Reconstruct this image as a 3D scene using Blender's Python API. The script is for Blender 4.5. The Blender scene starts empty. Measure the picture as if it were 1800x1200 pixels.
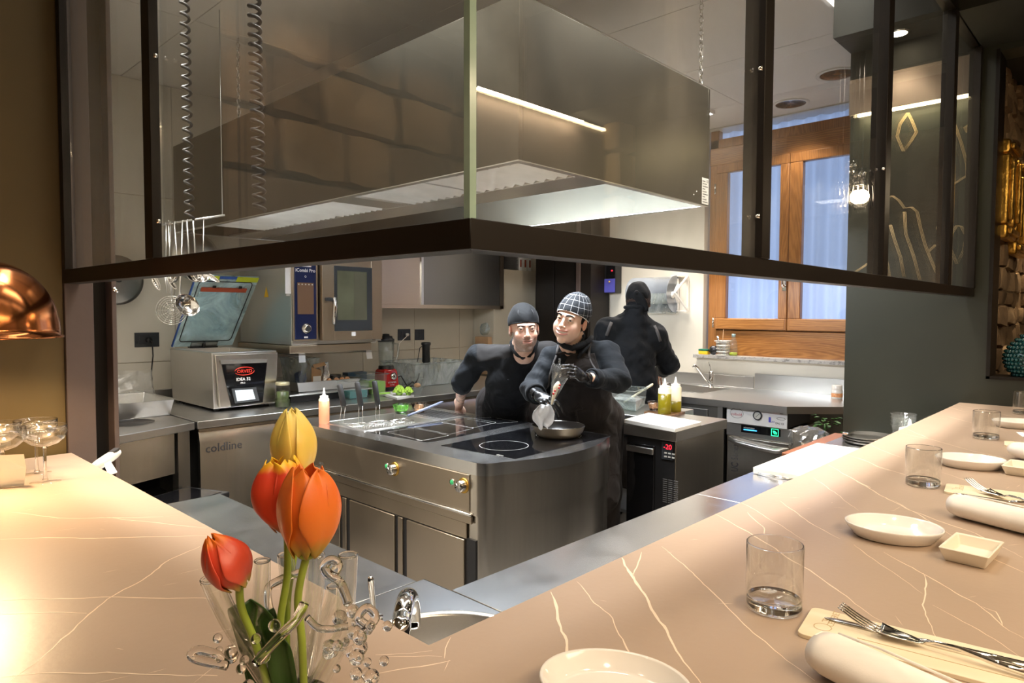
import bpy, bmesh, math, random
import numpy as np
from mathutils import Vector, Matrix, noise

random.seed(7)
C = bpy.context.scene.collection
PI = math.pi

# ------------------------------------------------------------------ camera
F = 1180.; PITCH = math.atan(51/1180.); ROLL = math.radians(.19); CH = 1.55; YAW = math.radians(43.6)
FH = Vector((math.cos(YAW), math.sin(YAW), 0)); RH = Vector((math.sin(YAW), -math.cos(YAW), 0)); UZ = Vector((0, 0, 1))
_f = FH*math.cos(PITCH) - UZ*math.sin(PITCH)
_u = FH*math.sin(PITCH) + UZ*math.cos(PITCH)
_r = RH*math.cos(ROLL) + _u*math.sin(ROLL)
_u = -RH*math.sin(ROLL) + _u*math.cos(ROLL)
cd = bpy.data.cameras.new('camera'); cam = bpy.data.objects.new('camera', cd); C.objects.link(cam)
cd.sensor_width = 36; cd.lens = 36*F/1800; cd.clip_start = .02; cd.clip_end = 60
cam.matrix_world = Matrix(((_r.x, _u.x, -_f.x, 0), (_r.y, _u.y, -_f.y, 0), (_r.z, _u.z, -_f.z, CH), (0, 0, 0, 1)))
bpy.context.scene.camera = cam

def at(px, py, x=None, y=None, z=None, d=None):
    """world point seen at a pixel of the 1800x1200 photograph on a known plane (or at forward distance d)"""
    v = _f + _r*((px-900)/F) - _u*((py-600)/F)
    if x is not None: k = x/v.x
    elif y is not None: k = y/v.y
    elif z is not None: k = (z-CH)/v.z
    else: k = d/v.dot(FH)
    return Vector((v.x*k, v.y*k, CH+v.z*k))

# ------------------------------------------------------------------ world, lights, exposure
sc = bpy.context.scene
sc.view_settings.view_transform = 'Standard'; sc.view_settings.look = 'None'
sc.view_settings.gamma = 1; sc.view_settings.use_curve_mapping = False
sc.view_settings.exposure = 1.15
w = bpy.data.worlds.new('world'); sc.world = w; w.use_nodes = True
w.node_tree.nodes['Background'].inputs[0].default_value = (.50, .58, .80, 1)
w.node_tree.nodes['Background'].inputs[1].default_value = 1.0

def area(name, loc, size, power, col, rot=(0, 0, 0), sy=None, spread=PI):
    l = bpy.data.lights.new(name, 'AREA'); l.energy = power; l.color = col; l.size = size; l.spread = spread
    if sy: l.shape = 'RECTANGLE'; l.size_y = sy
    o = bpy.data.objects.new(name, l); o.location = loc; o.rotation_euler = rot; C.objects.link(o); return o
def spot(name, loc, power, col, ang=70, rot=(0, 0, 0), r=.03, blend=.6):
    l = bpy.data.lights.new(name, 'SPOT'); l.energy = power; l.color = col; l.spot_size = math.radians(ang); l.spot_blend = blend; l.shadow_soft_size = r
    o = bpy.data.objects.new(name, l); o.location = loc; o.rotation_euler = rot; C.objects.link(o); return o
NEU = (1.0, .93, .84); WARM = (1.0, .74, .48)
# kitchen ceiling panels, the last one added unseen behind the hood (their housings are built with the ceiling)
KPAN = [((2.55, 1.13), (2.6, .28), 15, 66), ((1.13, 2.55), (.28, 2.1), 15, 66), ((5.0, 3.2), (.30, 1.1), 14, 80)]
for (x, y), (sx, sy), p, spr in KPAN:
    area('unseen_panel_light', (x, y, 3.165), sx, p, NEU, sy=sy, spread=math.radians(spr))
# dining room: warm spots over the bar and in the room behind
for x, y, p in [(1.0, .15, 8.5), (1.9, .15, 8.5), (2.8, .15, 8.5), (3.6, .2, 5), (.1, 1.0, 3.5), (.2, .1, 6)]:
    spot('bar_spot_light', (x, y, 2.78), p, (1, .82, .62), 84)
area('dining_room_light', (.6, -.9, 2.7), 1.4, 9, (1, .76, .5), sy=.5)
for x in (-2.0, -1.1, -.25): spot('added_alcove_spot', (x, 2.75, 3.5), 20, (1, .76, .52), 75, (math.radians(38), 0, 0), .02)  # unseen spots added so the stone mirrored in the left pane looks lit
spot('unseen_kitchen_spot', (1.30, 3.45, 3.18), 150, (1, .95, .88), 80, r=.04)
spot('unseen_kitchen_spot', (3.35, 1.45, 3.18), 70, (1, .93, .84), 86, (math.radians(7), 0, 0), .16, .4)
spot('unseen_kitchen_spot', (2.3, 1.40, 3.18), 80, (1, .93, .84), 86, (math.radians(8), 0, math.radians(-20)), .16, .4)  # added spot without a fitting, keeps cooks and island bright
spot('unseen_kitchen_spot', (1.40, 2.2, 3.18), 60, (1, .93, .84), 86, (math.radians(8), 0, math.radians(-70)), .05, .4)
# ------------------------------------------------------------------ helpers
ORG = {}
class B:
    """collects geometry in world coordinates, then links it as one mesh object"""
    def __init__(s): s.v = []; s.f = []; s.sm = []
    def add(s, vs, fs, smooth=False):
        n = len(s.v); s.v += [tuple(v) for v in vs]; s.f += [tuple(i+n for i in f) for f in fs]; s.sm += [smooth]*len(fs); return s
    def box(s, p0, p1):
        x0, y0, z0 = p0; x1, y1, z1 = p1
        if x0 > x1: x0, x1 = x1, x0
        if y0 > y1: y0, y1 = y1, y0
        if z0 > z1: z0, z1 = z1, z0
        return s.prism([(x0, y0), (x1, y0), (x1, y1), (x0, y1)], z0, z1)
    def prism(s, poly, z0, z1, smooth=False):
        n = len(poly)
        a = sum(poly[i][0]*poly[(i+1) % n][1]-poly[(i+1) % n][0]*poly[i][1] for i in range(n))
        if a < 0: poly = poly[::-1]
        vs = [(x, y, z0) for x, y in poly]+[(x, y, z1) for x, y in poly]
        s.add(vs, [tuple(range(n))[::-1], tuple(range(n, 2*n))])
        m = len(s.v)-2*n
        for i in range(n):
            j = (i+1) % n; s.f.append((m+i, m+j, m+n+j, m+n+i)); s.sm.append(smooth)
        return s
    def obox(s, c, ax, ay, az, hx, hy, hz):
        """oriented box: centre, unit axes, half sizes"""
        c = Vector(c); X = Vector(ax).normalized()*hx; Y = Vector(ay).normalized()*hy; Z = Vector(az).normalized()*hz
        vs = [c+X*i+Y*j+Z*k for k in (-1, 1) for j in (-1, 1) for i in (-1, 1)]
        return s.add(vs, [(0, 2, 3, 1), (4, 5, 7, 6), (0, 1, 5, 4), (2, 6, 7, 3), (0, 4, 6, 2), (1, 3, 7, 5)])
    def bar(s, p, q, w, h, up=(0, 0, 1)):
        p, q = Vector(p), Vector(q); d = (q-p); L = d.length; d.normalize()
        side = d.cross(Vector(up)); side = side.normalized() if side.length > 1e-5 else Vector((1, 0, 0)); u = side.cross(d)
        return s.obox((p+q)/2, side, d, u, w/2, L/2, h/2)
    def tube(s, pts, r, n=12, caps=True, closed=False):
        pts = [Vector(p) for p in pts]; m = len(pts)
        rs = r if isinstance(r, (list, tuple)) else [r]*m
        vs = []; prev = None
        for i, p in enumerate(pts):
            if closed: t = pts[(i+1) % m]-pts[i-1]
            else: t = pts[min(i+1, m-1)]-pts[max(i-1, 0)]
            t.normalize()
            if prev is None:
                a = Vector((0, 0, 1)) if abs(t.z) < .9 else Vector((1, 0, 0)); u = t.cross(a).normalized()
            else:
                u = (prev-t*prev.dot(t)); u = u.normalized() if u.length > 1e-6 else t.orthogonal().normalized()
            prev = u; v = t.cross(u)
            for k in range(n):
                a = 2*PI*k/n; vs.append(p+(u*math.cos(a)+v*math.sin(a))*rs[i])
        fs = []
        for i in range(m if closed else m-1):
            b = ((i+1) % m)*n
            for k in range(n): fs.append((i*n+k, i*n+(k+1) % n, b+(k+1) % n, b+k))
        if caps and not closed: fs += [tuple(range(n))[::-1], tuple(range((m-1)*n, m*n))]
        return s.add(vs, fs, True)
    def lathe(s, prof, c, n=28, axis=(0, 0, 1), cap=False, arc=2*PI, sx=1., sy=1.):
        """profile [(r, h)...] around an axis through c"""
        c = Vector(c); A = Vector(axis).normalized(); U = Vector((1, 0, 0)) if abs(A.z) > .9 else A.cross(Vector((0, 0, 1))).normalized(); V = A.cross(U)
        vs = []; fs = []; m = len(prof)
        for r, h in prof:
            r = max(r, 1e-5)
            for k in range(n):
                a = arc*k/n; vs.append(c+A*h+U*(r*sx*math.cos(a))+V*(r*sy*math.sin(a)))
        for i in range(m-1):
            for k in range(n): fs.append((i*n+k, i*n+(k+1) % n, (i+1)*n+(k+1) % n, (i+1)*n+k))
        if cap: fs += [tuple(range(n))[::-1], tuple(range((m-1)*n, m*n))]
        return s.add(vs, fs, True)
    def cyl(s, p, q, r, n=20, r2=None):
        p, q = Vector(p), Vector(q); L = (q-p).length
        return s.lathe([(r, 0), (r if r2 is None else r2, L)], p, n, axis=q-p, cap=True)
    def ball(s, c, r, n=12, sz=1.):
        return s.lathe([(r*math.sin(PI*i/n), -r*sz*math.cos(PI*i/n)) for i in range(n+1)], c, n*2)
    def grid(s, fn, nu, nv, smooth=True, wrapu=False):
        vs = [fn(i/(nu if wrapu else nu-1), j/(nv-1)) for j in range(nv) for i in range(nu)]; fs = []
        for j in range(nv-1):
            for i in range(nu if wrapu else nu-1):
                k = (i+1) % nu; fs.append((j*nu+i, j*nu+k, (j+1)*nu+k, (j+1)*nu+i))
        return s.add(vs, fs, smooth)
    def build(s, name, mat, parent=None, bevel=0., seg=2, solid=0., kind=None, label=None, flat=False, sub=0, weld=False):
        V = np.array(s.v, dtype=float)
        if parent is not None: org = ORG.get(parent.name, Vector((0, 0, 0)))
        else:
            lo, hi = V.min(0), V.max(0); org = Vector(((lo[0]+hi[0])/2, (lo[1]+hi[1])/2, lo[2]))
        V = V-np.array(org)
        me = bpy.data.meshes.new(name); me.from_pydata(V.tolist(), [], s.f)
        if weld:
            bm = bmesh.new(); bm.from_mesh(me); bmesh.ops.remove_doubles(bm, verts=bm.verts, dist=1e-5); bm.to_mesh(me); bm.free()
        else: me.polygons.foreach_set('use_smooth', [False if flat else x for x in s.sm])
        me.validate()
        o = bpy.data.objects.new(name, me); C.objects.link(o)
        if isinstance(mat, (list, tuple)):
            for m in mat: me.materials.append(m)
        else: me.materials.append(mat)
        if parent is not None: o.parent = parent
        else: o.location = org
        ORG[o.name] = Vector(org)
        if bevel:
            m = o.modifiers.new('bevel', 'BEVEL'); m.width = bevel; m.segments = seg; m.limit_method = 'ANGLE'; m.angle_limit = .7; m.harden_normals = False
            me.polygons.foreach_set('use_smooth', [True]*len(me.polygons)); o.data.set_sharp_from_angle(angle=.9) if hasattr(o.data, 'set_sharp_from_angle') else None
        if solid:
            m = o.modifiers.new('solid', 'SOLIDIFY'); m.thickness = solid; m.offset = 0
        if sub:
            m = o.modifiers.new('sub', 'SUBSURF'); m.levels = sub; m.render_levels = sub
        if kind: o['kind'] = kind
        if label: o['label'] = label
        return o

def tag(o, label, cat, group=None):
    o['label'] = label; o['category'] = cat
    if group: o['group'] = group
    return o
def thing(name, label, cat, loc, group=None):
    o = bpy.data.objects.new(name, None); C.objects.link(o); o.location = loc; o.empty_display_size = .05
    ORG[o.name] = Vector(loc); return tag(o, label, cat, group)
def structure(o): o['kind'] = 'structure'; return o
def copy_tree(o, parent=None):
    c = o.copy(); C.objects.link(c)
    if parent is not None: c.parent = parent
    for ch in [x for x in bpy.data.objects if x.parent == o and x is not c]: copy_tree(ch, c)
    return c
def dup(root, loc, rz=None, label=None, group=None):
    c = copy_tree(root); c.location = loc
    if rz is not None: c.rotation_euler = (0, 0, rz)
    if label: c['label'] = label
    if group: c['group'] = group
    return c
def text(name, body, size, mat, origin, right, up, parent=None, depth=.0006, align='LEFT', squash=1., bold=0.):
    """flat lettering lying in the plane (right, up), baseline start (or centre) at origin"""
    cu = bpy.data.curves.new(name, 'FONT'); cu.body = body; cu.size = size; cu.extrude = depth; cu.align_x = align; cu.offset = bold; cu.resolution_u = 2
    t = bpy.data.objects.new(name, cu); C.objects.link(t)
    dg = bpy.context.evaluated_depsgraph_get(); me = bpy.data.meshes.new_from_object(t.evaluated_get(dg))
    bpy.data.objects.remove(t); R = Vector(right).normalized(); U = Vector(up).normalized(); N = R.cross(U)
    org = ORG.get(parent.name, Vector((0, 0, 0))) if parent is not None else Vector((0, 0, 0))
    o = Vector(origin)-org
    for v in me.vertices: v.co = o+R*(v.co.x*squash)+U*v.co.y+N*v.co.z
    ob = bpy.data.objects.new(name, me); C.objects.link(ob); me.materials.clear(); me.materials.append(mat)
    if parent is not None: ob.parent = parent; ORG[ob.name] = org
    return ob

# ------------------------------------------------------------------ materials
def NT(name):
    m = bpy.data.materials.new(name); m.use_nodes = True; nt = m.node_tree; return m, nt, nt.nodes['Principled BSDF']
def N(nt, t, **kw):
    n = nt.nodes.new(t)
    for k, v in kw.items():
        if k in n.inputs: n.inputs[k].default_value = v
        else: setattr(n, k, v)
    return n
def L(nt, a, b): nt.links.new(a, b)
def ramp(nt, fac, stops):
    r = nt.nodes.new('ShaderNodeValToRGB'); e = r.color_ramp.elements
    while len(e) < len(stops): e.new(.5)
    for el, (p, c) in zip(e, stops): el.position = p; el.color = (*c, 1) if len(c) == 3 else c
    L(nt, fac, r.inputs[0]); return r.outputs[0]
def coords(nt, scale=(1, 1, 1), obj=True):
    tc = N(nt, 'ShaderNodeTexCoord'); mp = N(nt, 'ShaderNodeMapping'); mp.inputs['Scale'].default_value = scale
    L(nt, tc.outputs['Object' if obj else 'Generated'], mp.inputs[0]); return mp.outputs[0]
def noise_t(nt, vec, scale, detail=3, rough=.5, dist=0):
    n = N(nt, 'ShaderNodeTexNoise'); n.inputs['Scale'].default_value = scale; n.inputs['Detail'].default_value = detail
    n.inputs['Roughness'].default_value = rough; n.inputs['Distortion'].default_value = dist
    if vec is not None: L(nt, vec, n.inputs['Vector'])
    return n
def bump(nt, b, h, strength=.2, dist=.01):
    n = N(nt, 'ShaderNodeBump'); n.inputs['Strength'].default_value = strength; n.inputs['Distance'].default_value = dist
    L(nt, h, n.inputs['Height']); L(nt, n.outputs[0], b.inputs['Normal'])
def plain(name, col, rough=.5, metal=0., var=.06, scale=8., spec=None, coat=0., bmp=0., bscale=60, trans=0., ior=1.45, emit=None, es=0., sss=0.):
    m, nt, b = NT(name); b.inputs['Roughness'].default_value = rough; b.inputs['Metallic'].default_value = metal
    if var:
        n = noise_t(nt, coords(nt), scale, 4)
        L(nt, ramp(nt, n.outputs[0], [(.3, tuple(c*(1-var) for c in col)), (.7, tuple(min(1, c*(1+var)) for c in col))]), b.inputs['Base Color'])
    else: b.inputs['Base Color'].default_value = (*col, 1)
    if spec is not None: b.inputs['Specular IOR Level'].default_value = spec
    if coat: b.inputs['Coat Weight'].default_value = coat; b.inputs['Coat Roughness'].default_value = .08
    if bmp: bump(nt, b, noise_t(nt, coords(nt), bscale, 3).outputs[0], bmp)
    if trans: b.inputs['Transmission Weight'].default_value = trans; b.inputs['IOR'].default_value = ior
    if emit: b.inputs['Emission Color'].default_value = (*emit, 1); b.inputs['Emission Strength'].default_value = es
    if sss: b.inputs['Subsurface Weight'].default_value = sss; b.inputs['Subsurface Radius'].default_value = (.01, .005, .003); b.inputs['Subsurface Scale'].default_value = .6
    return m
def steel(name, col=(.66, .65, .63), rough=.28, grain=(2, 90, 90), smear=.06, bmp=.012):
    """brushed stainless steel: fine stretched grain, wiped and smudged gloss"""
    m, nt, b = NT(name); b.inputs['Metallic'].default_value = 1
    g = noise_t(nt, coords(nt, grain), 6, 2)
    s = noise_t(nt, coords(nt), 5, 5, .6, .6)
    ad = N(nt, 'ShaderNodeMath', operation='MULTIPLY_ADD'); L(nt, s.outputs[0], ad.inputs[0]); ad.inputs[1].default_value = smear*2; ad.inputs[2].default_value = rough-smear
    a2 = N(nt, 'ShaderNodeMath', operation='MULTIPLY_ADD'); L(nt, g.outputs[0], a2.inputs[0]); a2.inputs[1].default_value = .06 if bmp else .015; L(nt, ad.outputs[0], a2.inputs[2])
    if bmp: L(nt, a2.outputs[0], b.inputs['Roughness'])
    else: b.inputs['Roughness'].default_value = rough
    L(nt, ramp(nt, g.outputs[0], [(.3, tuple(c*(.96 if bmp else .93) for c in col)), (.7, col)]), b.inputs['Base Color'])
    
    if bmp: bump(nt, b, g.outputs[0], bmp, .001)
    return m
def thin_glass(name, tint=(.97, .985, .98), haze=0., rough=0., f=1.0, hcol=(.8, .8, .78), scale=3.):
    """clear pane: transparent seen straight on, mirroring at a glance, with a wiped film of grease"""
    m = bpy.data.materials.new(name); m.use_nodes = True; nt = m.node_tree; nt.nodes.remove(nt.nodes['Principled BSDF']); out = nt.nodes['Material Output']
    tr = N(nt, 'ShaderNodeBsdfTransparent'); tr.inputs[0].default_value = (*tint, 1)
    gl = N(nt, 'ShaderNodeBsdfGlossy'); gl.inputs['Roughness'].default_value = rough; gl.inputs[0].default_value = (1, 1, 1, 1)
    fr = N(nt, 'ShaderNodeLayerWeight'); fr.inputs[0].default_value = .5
    pw = N(nt, 'ShaderNodeMath', operation='POWER'); L(nt, fr.outputs['Facing'], pw.inputs[0]); pw.inputs[1].default_value = 4.5
    mu = N(nt, 'ShaderNodeMath', operation='MULTIPLY_ADD'); L(nt, pw.outputs[0], mu.inputs[0]); mu.inputs[1].default_value = .9*f; mu.inputs[2].default_value = .045*f; mu.use_clamp = True
    mx = N(nt, 'ShaderNodeMixShader'); L(nt, mu.outputs[0], mx.inputs[0]); L(nt, tr.outputs[0], mx.inputs[1]); L(nt, gl.outputs[0], mx.inputs[2]); last = mx
    if haze:
        df = N(nt, 'ShaderNodeBsdfDiffuse'); df.inputs[0].default_value = (*hcol, 1)
        ng = noise_t(nt, coords(nt, (1, 1, .45)), scale, 6, .62, 1.2)
        r = ramp(nt, ng.outputs[0], [(.35, (haze*.25,)*3), (.62, (haze,)*3), (.8, (haze*1.9,)*3)])
        m2 = N(nt, 'ShaderNodeMixShader'); L(nt, r, m2.inputs[0]); L(nt, last.outputs[0], m2.inputs[1]); L(nt, df.outputs[0], m2.inputs[2]); last = m2
    L(nt, last.outputs[0], out.inputs[0]); return m
def wood(name, c1, c2, scale=3., stretch=(1, 1, .12), rough=.4, knots=False, coat=.2):
    m, nt, b = NT(name); v = coords(nt, stretch)
    n = noise_t(nt, v, scale, 3, .5, .4)
    wv = N(nt, 'ShaderNodeTexWave', wave_type='RINGS', rings_direction='SPHERICAL'); wv.inputs['Scale'].default_value = scale*1.6; wv.inputs['Distortion'].default_value = 9; wv.inputs['Detail'].default_value = 3; wv.inputs['Detail Scale'].default_value = 1.2
    L(nt, v, wv.inputs['Vector'])
    mx = N(nt, 'ShaderNodeMath', operation='MULTIPLY_ADD'); L(nt, wv.outputs[1], mx.inputs[0]); mx.inputs[1].default_value = .45; L(nt, n.outputs[0], mx.inputs[2])
    L(nt, ramp(nt, mx.outputs[0], [(.35, c1), (1.0, c2)]), b.inputs['Base Color']); b.inputs['Roughness'].default_value = rough; b.inputs['Coat Weight'].default_value = coat; b.inputs['Coat Roughness'].default_value = .2
    return m
def emis(name, col, s):
    m = bpy.data.materials.new(name); m.use_nodes = True; b = m.node_tree.nodes['Principled BSDF']; b.inputs['Base Color'].default_value = (*col, 1)
    b.inputs['Emission Color'].default_value = (*col, 1); b.inputs['Emission Strength'].default_value = s; b.inputs['Roughness'].default_value = .4; return m
def stone(name, cols, scale=6, bmp=.8, rough=.9):
    m, nt, b = NT(name); v = coords(nt); n = noise_t(nt, v, scale, 8, .65, .3); n2 = noise_t(nt, v, scale*.3, 3)
    mx = N(nt, 'ShaderNodeMath', operation='MULTIPLY_ADD'); L(nt, n2.outputs[0], mx.inputs[0]); mx.inputs[1].default_value = .8
    ms = N(nt, 'ShaderNodeMath', operation='MULTIPLY'); L(nt, n.outputs[0], ms.inputs[0]); ms.inputs[1].default_value = .5; L(nt, ms.outputs[0], mx.inputs[2])
    L(nt, ramp(nt, mx.outputs[0], [(.35+.3*i/(len(cols)-1), c) for i, c in enumerate(cols)]), b.inputs['Base Color']); b.inputs['Roughness'].default_value = rough
    bump(nt, b, n.outputs[0], bmp, .03); return m
def cloth(name, col, rough=.85, sheen=.3, fold=.5):
    m, nt, b = NT(name); v = coords(nt)
    n = noise_t(nt, v, 9, 2, .5, .8); f = noise_t(nt, v, 300, 2)
    L(nt, ramp(nt, n.outputs[0], [(.3, tuple(c*.85 for c in col)), (.7, tuple(c*1.15 for c in col))]), b.inputs['Base Color'])
    b.inputs['Roughness'].default_value = rough; b.inputs['Sheen Weight'].default_value = sheen*.12; b.inputs['Specular IOR Level'].default_value = .2; b.inputs['Sheen Roughness'].default_value = .4
    ad = N(nt, 'ShaderNodeMath', operation='MULTIPLY_ADD'); L(nt, f.outputs[0], ad.inputs[0]); ad.inputs[1].default_value = .04; L(nt, n.outputs[0], ad.inputs[2])
    bump(nt, b, ad.outputs[0], fold, .03); return m

M = {}
M['steel'] = steel('brushed_steel'); M['steel_v'] = steel('brushed_steel_vertical_grain', (.62, .575, .51), grain=(9, 9, .35), rough=.27, smear=.003, bmp=0.)  # vertical-grain steel tinted warm in place of the dining room's reflection
M['steel_dark'] = steel('dull_dark_steel', (.30, .29, .27), .34); M['steel_top'] = steel('scratched_worktop_steel', (.70, .70, .70), .20, (60, 3, 60), .09, .004)
M['steel_warm'] = steel('warm_brushed_steel', (.56, .47, .36), .30)  # warm tint stands in for the bar side mirrored in the steel
M['chrome'] = plain('polished_chrome', (.85, .84, .82), .05, 1, 0)
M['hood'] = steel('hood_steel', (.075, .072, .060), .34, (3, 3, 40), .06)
M['hood_in'] = plain('hood_inner_panel', (.76, .80, .86), .35, .1, .03)
M['baffle'] = plain('brushed_aluminium_baffle', (.80, .79, .76), .35, .3, .08)
M['beam'] = plain('dark_brown_painted_steel', (.009, .006, .0042), .45, 0, .2, 5, bmp=.05, bscale=9, spec=.3)
M['post'] = plain('brown_painted_post', (.085, .060, .052), .5, 0, .08, 5, bmp=.08, bscale=30)
M['pane'] = thin_glass('greasy_glass_pane', haze=.07, f=1.3); M['pane_clean'] = thin_glass('cleaner_glass_pane', haze=.018, f=1.0)
M['edge'] = plain('green_glass_edge', (.36, .50, .42), .15, 0, .1, 20)
M['glass'] = thin_glass('clear_thin_glass', (.985, .99, .985), f=.9)
M['glass_t'] = thin_glass('tumbler_glass', (.985, .99, .985), f=1.5)
M['glass_b'] = thin_glass('bright_edged_glass', (.975, .985, .98), f=2.4)
M['solid_glass'] = plain('solid_clear_glass', (1, 1, 1), .0, 0, 0, trans=1, ior=1.48)
M['gold_wall'] = plain('ochre_painted_wall', (.095, .063, .017), .55, 0, .16, 2.2, bmp=.05, bscale=12)
M['green_wall'] = plain('olive_green_plaster', (.019, .0215, .014), .48, 0, .14, 2.5, bmp=.05, bscale=8)
M['dark_ceiling'] = plain('dark_green_ceiling', (.010, .011, .007), .7, 0, .1)
M['taupe'] = plain('taupe_plaster', (.26, .20, .15), .7, 0, .1, 3)
M['grey_plaster'] = plain('mottled_grey_plaster', (.42, .42, .36), .8, 0, .35, 5, bmp=.3, bscale=12)
M['white_wall'] = plain('white_kitchen_wall', (.72, .68, .59), .35, 0, .03, 3)
M['tile'] = plain('large_cream_wall_tile', (.52, .455, .345), .3, 0, .04, 3)  # cream darkened somewhat so the back wall reads as shaded
M['white_ceiling'] = plain('white_ceiling_panel', (.84, .79, .72), .55, 0, .03, 2)
M['floor'] = plain('dark_grey_floor_tile', (.10, .095, .09), .4, 0, .15, 4)
M['dining_floor'] = wood('dark_floorboards', (.07, .04, .022), (.14, .085, .05), 3, (.2, 1, 1))
M['bar'] = plain('taupe_sintered_stone', (.42, .315, .235), .36, 0, .05, 3.5, bmp=.03, bscale=80)
M['vein'] = plain('cream_stone_vein', (.86, .70, .54), .36, 0, .05, 30)
M['white'] = plain('white_glazed_porcelain', (.86, .82, .77), .10, 0, .01, coat=.6)
M['cream'] = plain('cream_matt_ceramic', (.84, .77, .64), .45, 0, .03)
M['linen'] = cloth('white_linen', (.88, .83, .77), .9, .2, .12)
M['tray_wood'] = wood('pale_birch_board', (.78, .65, .45), (.88, .77, .58), 5, (1, .15, 1), .5)
M['engrave'] = plain('burnt_lettering', (.52, .38, .2), .7, 0, 0)
M['win_wood'] = wood('varnished_pine', (.26, .095, .022), (.48, .21, .055), 3.2, (1, .5, 4), .32)
M['win_wood_v'] = wood('varnished_pine_upright', (.26, .10, .026), (.44, .19, .055), 4, (4, 4, .35), .32)
M['granite'] = stone('grey_granite', [(.05, .05, .05), (.2, .19, .18), (.42, .4, .38)], 90, .05, .3)
M['sandstone'] = stone('brown_sandstone', [(.09, .06, .037), (.22, .15, .09), (.40, .29, .18)], 7, .9)
M['sandstone2'] = stone('dark_sandstone', [(.035, .024, .015), (.11, .07, .042), (.23, .155, .09)], 8, .9)
M['mortar'] = stone('rough_lime_mortar', [(.16, .12, .08), (.30, .23, .16)], 12, .7)
M['curtain'] = plain('blue_grey_voile', (.50, .55, .66), .8, 0, .05)
M['black'] = plain('black_plastic', (.012, .012, .013), .35, 0, .1)
M['black_gloss'] = plain('black_ceramic_glass', (.006, .006, .007), .04, 0, 0, coat=.6)
M['matt_black'] = plain('matt_black_rubber', (.015, .015, .016), .6, 0, .1)
M['line'] = plain('grey_printed_line', (.55, .55, .52), .3, 0, 0)
M['white_print'] = plain('white_print', (.85, .85, .85), .5, 0, 0)
M['dark_print'] = plain('dark_print', (.04, .04, .045), .5, 0, 0)
M['grey_print'] = plain('grey_print', (.12, .12, .12), .5, 0, 0)
M['copper'] = plain('polished_copper', (.80, .27, .09), .16, 1, .06, 3)
M['lamp_in'] = plain('white_lamp_lining', (.9, .8, .65), .5, 0, 0)
M['bulb'] = emis('lit_bulb', (1, .78, .5), 30)
M['led'] = emis('warm_led_strip', (1, .78, .45), 9)
M['led_n'] = emis('neutral_light_panel', (1, .93, .85), 3)
M['down'] = emis('lit_downlight', (1, .80, .55), 40)
M['refl'] = plain('downlight_reflector', (.75, .72, .68), .12, 1, .2, 60)
M['plastic'] = thin_glass('clear_plastic', (.90, .93, .93), .10, .08, .9, scale=8)
M['frost'] = thin_glass('frosted_plastic', (.74, .78, .76), .45, .25, .6, (.62, .68, .68), 6)
M['bag'] = thin_glass('crinkled_plastic_film', (.95, .96, .96), .07, .12, 1.2, scale=20)
M['blue_lid'] = thin_glass('blue_acrylic', (.88, .97, 1.0), .55, .02, 1.0, (.70, .93, 1.0), 3)
M['red'] = plain('red_enamel', (.42, .012, .010), .2, 0, .05, coat=.5)
M['green_goo'] = plain('green_puree', (.28, .50, .07), .5, 0, .1, 20)
M['herb'] = plain('chopped_green_herb', (.12, .40, .03), .6, 0, .4, 60, bmp=.6)
M['broc'] = plain('romanesco_green', (.38, .58, .06), .6, 0, .35, 40, bmp=.6)
M['rusty'] = plain('brown_chopped_mushroom', (.40, .20, .09), .6, 0, .4, 60, bmp=.6)
M['egg'] = plain('brown_eggshell', (.70, .36, .18), .5, 0, .08, 30)
M['salmon'] = plain('salmon_pink_sauce', (.78, .30, .16), .35, 0, .02, trans=0.)
M['oil'] = plain('olive_oil', (.20, .16, .008), .15, 0, .04)
M['squeeze'] = plain('translucent_squeeze_plastic', (.80, .72, .52), .35, 0, .03)
M['squeeze_w'] = plain('white_squeeze_cap', (.86, .80, .70), .4, 0, .02)
M['hdpe'] = plain('white_chopping_board', (.72, .70, .66), .42, 0, .03, 4)
M['glove'] = plain('black_nitrile', (.012, .012, .013), .22, 0, .1, 30, bmp=.25, bscale=70)
M['jacket'] = cloth('black_chef_jacket', (.006, .007, .009), .8, .35, .55)
M['jacket_blue'] = cloth('slate_chef_jacket', (.008, .010, .013), .8, .35, .55)
M['yoke'] = cloth('charcoal_mesh_yoke', (.022, .0205, .0205), .9, .4, .2)
M['apron'] = cloth('washed_black_apron', (.024, .020, .019), .9, .4, .6)
M['apron_seam'] = cloth('faded_apron_seam', (.08, .075, .075), .9, .4, .2)
M['cap'] = cloth('black_cap', (.006, .0066, .0078), .8, .4, .35)
M['hair'] = plain('dark_hair', (.010, .007, .006), .8, 0, .3, 60, spec=.15)
M['hair_br'] = plain('curly_brown_hair', (.030, .014, .008), .85, 0, .4, 60, bmp=1., bscale=90)
M['iris'] = plain('dark_brown_iris', (.035, .016, .008), .1, 0, 0, coat=1)
M['eye'] = plain('eye_white', (.78, .73, .70), .15, 0, 0, coat=.6)
M['teeth'] = plain('teeth', (.80, .76, .68), .25, 0, 0)
M['blue_navy'] = plain('navy_control_panel', (.012, .020, .075), .2, 0, .05, coat=.3)
M['screen_br'] = emis('dim_brown_screen', (.10, .055, .03), .25)
M['screen_w'] = emis('lit_white_screen', (.72, .80, .88), .4)
M['led_red'] = emis('red_digits', (1, .02, .04), 1.3)
M['led_grn'] = emis('green_symbol', (.02, .9, .25), 2)
M['led_blu'] = emis('blue_symbol', (.05, .35, .9), 1.2)
M['gold'] = plain('gilt_frame', (.55, .33, .07), .35, 1, .3, 20, bmp=.5, bscale=40)
M['gold_line'] = plain('reflected_gold_line', (.50, .37, .20), .5, .2, .2, 30)
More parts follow.
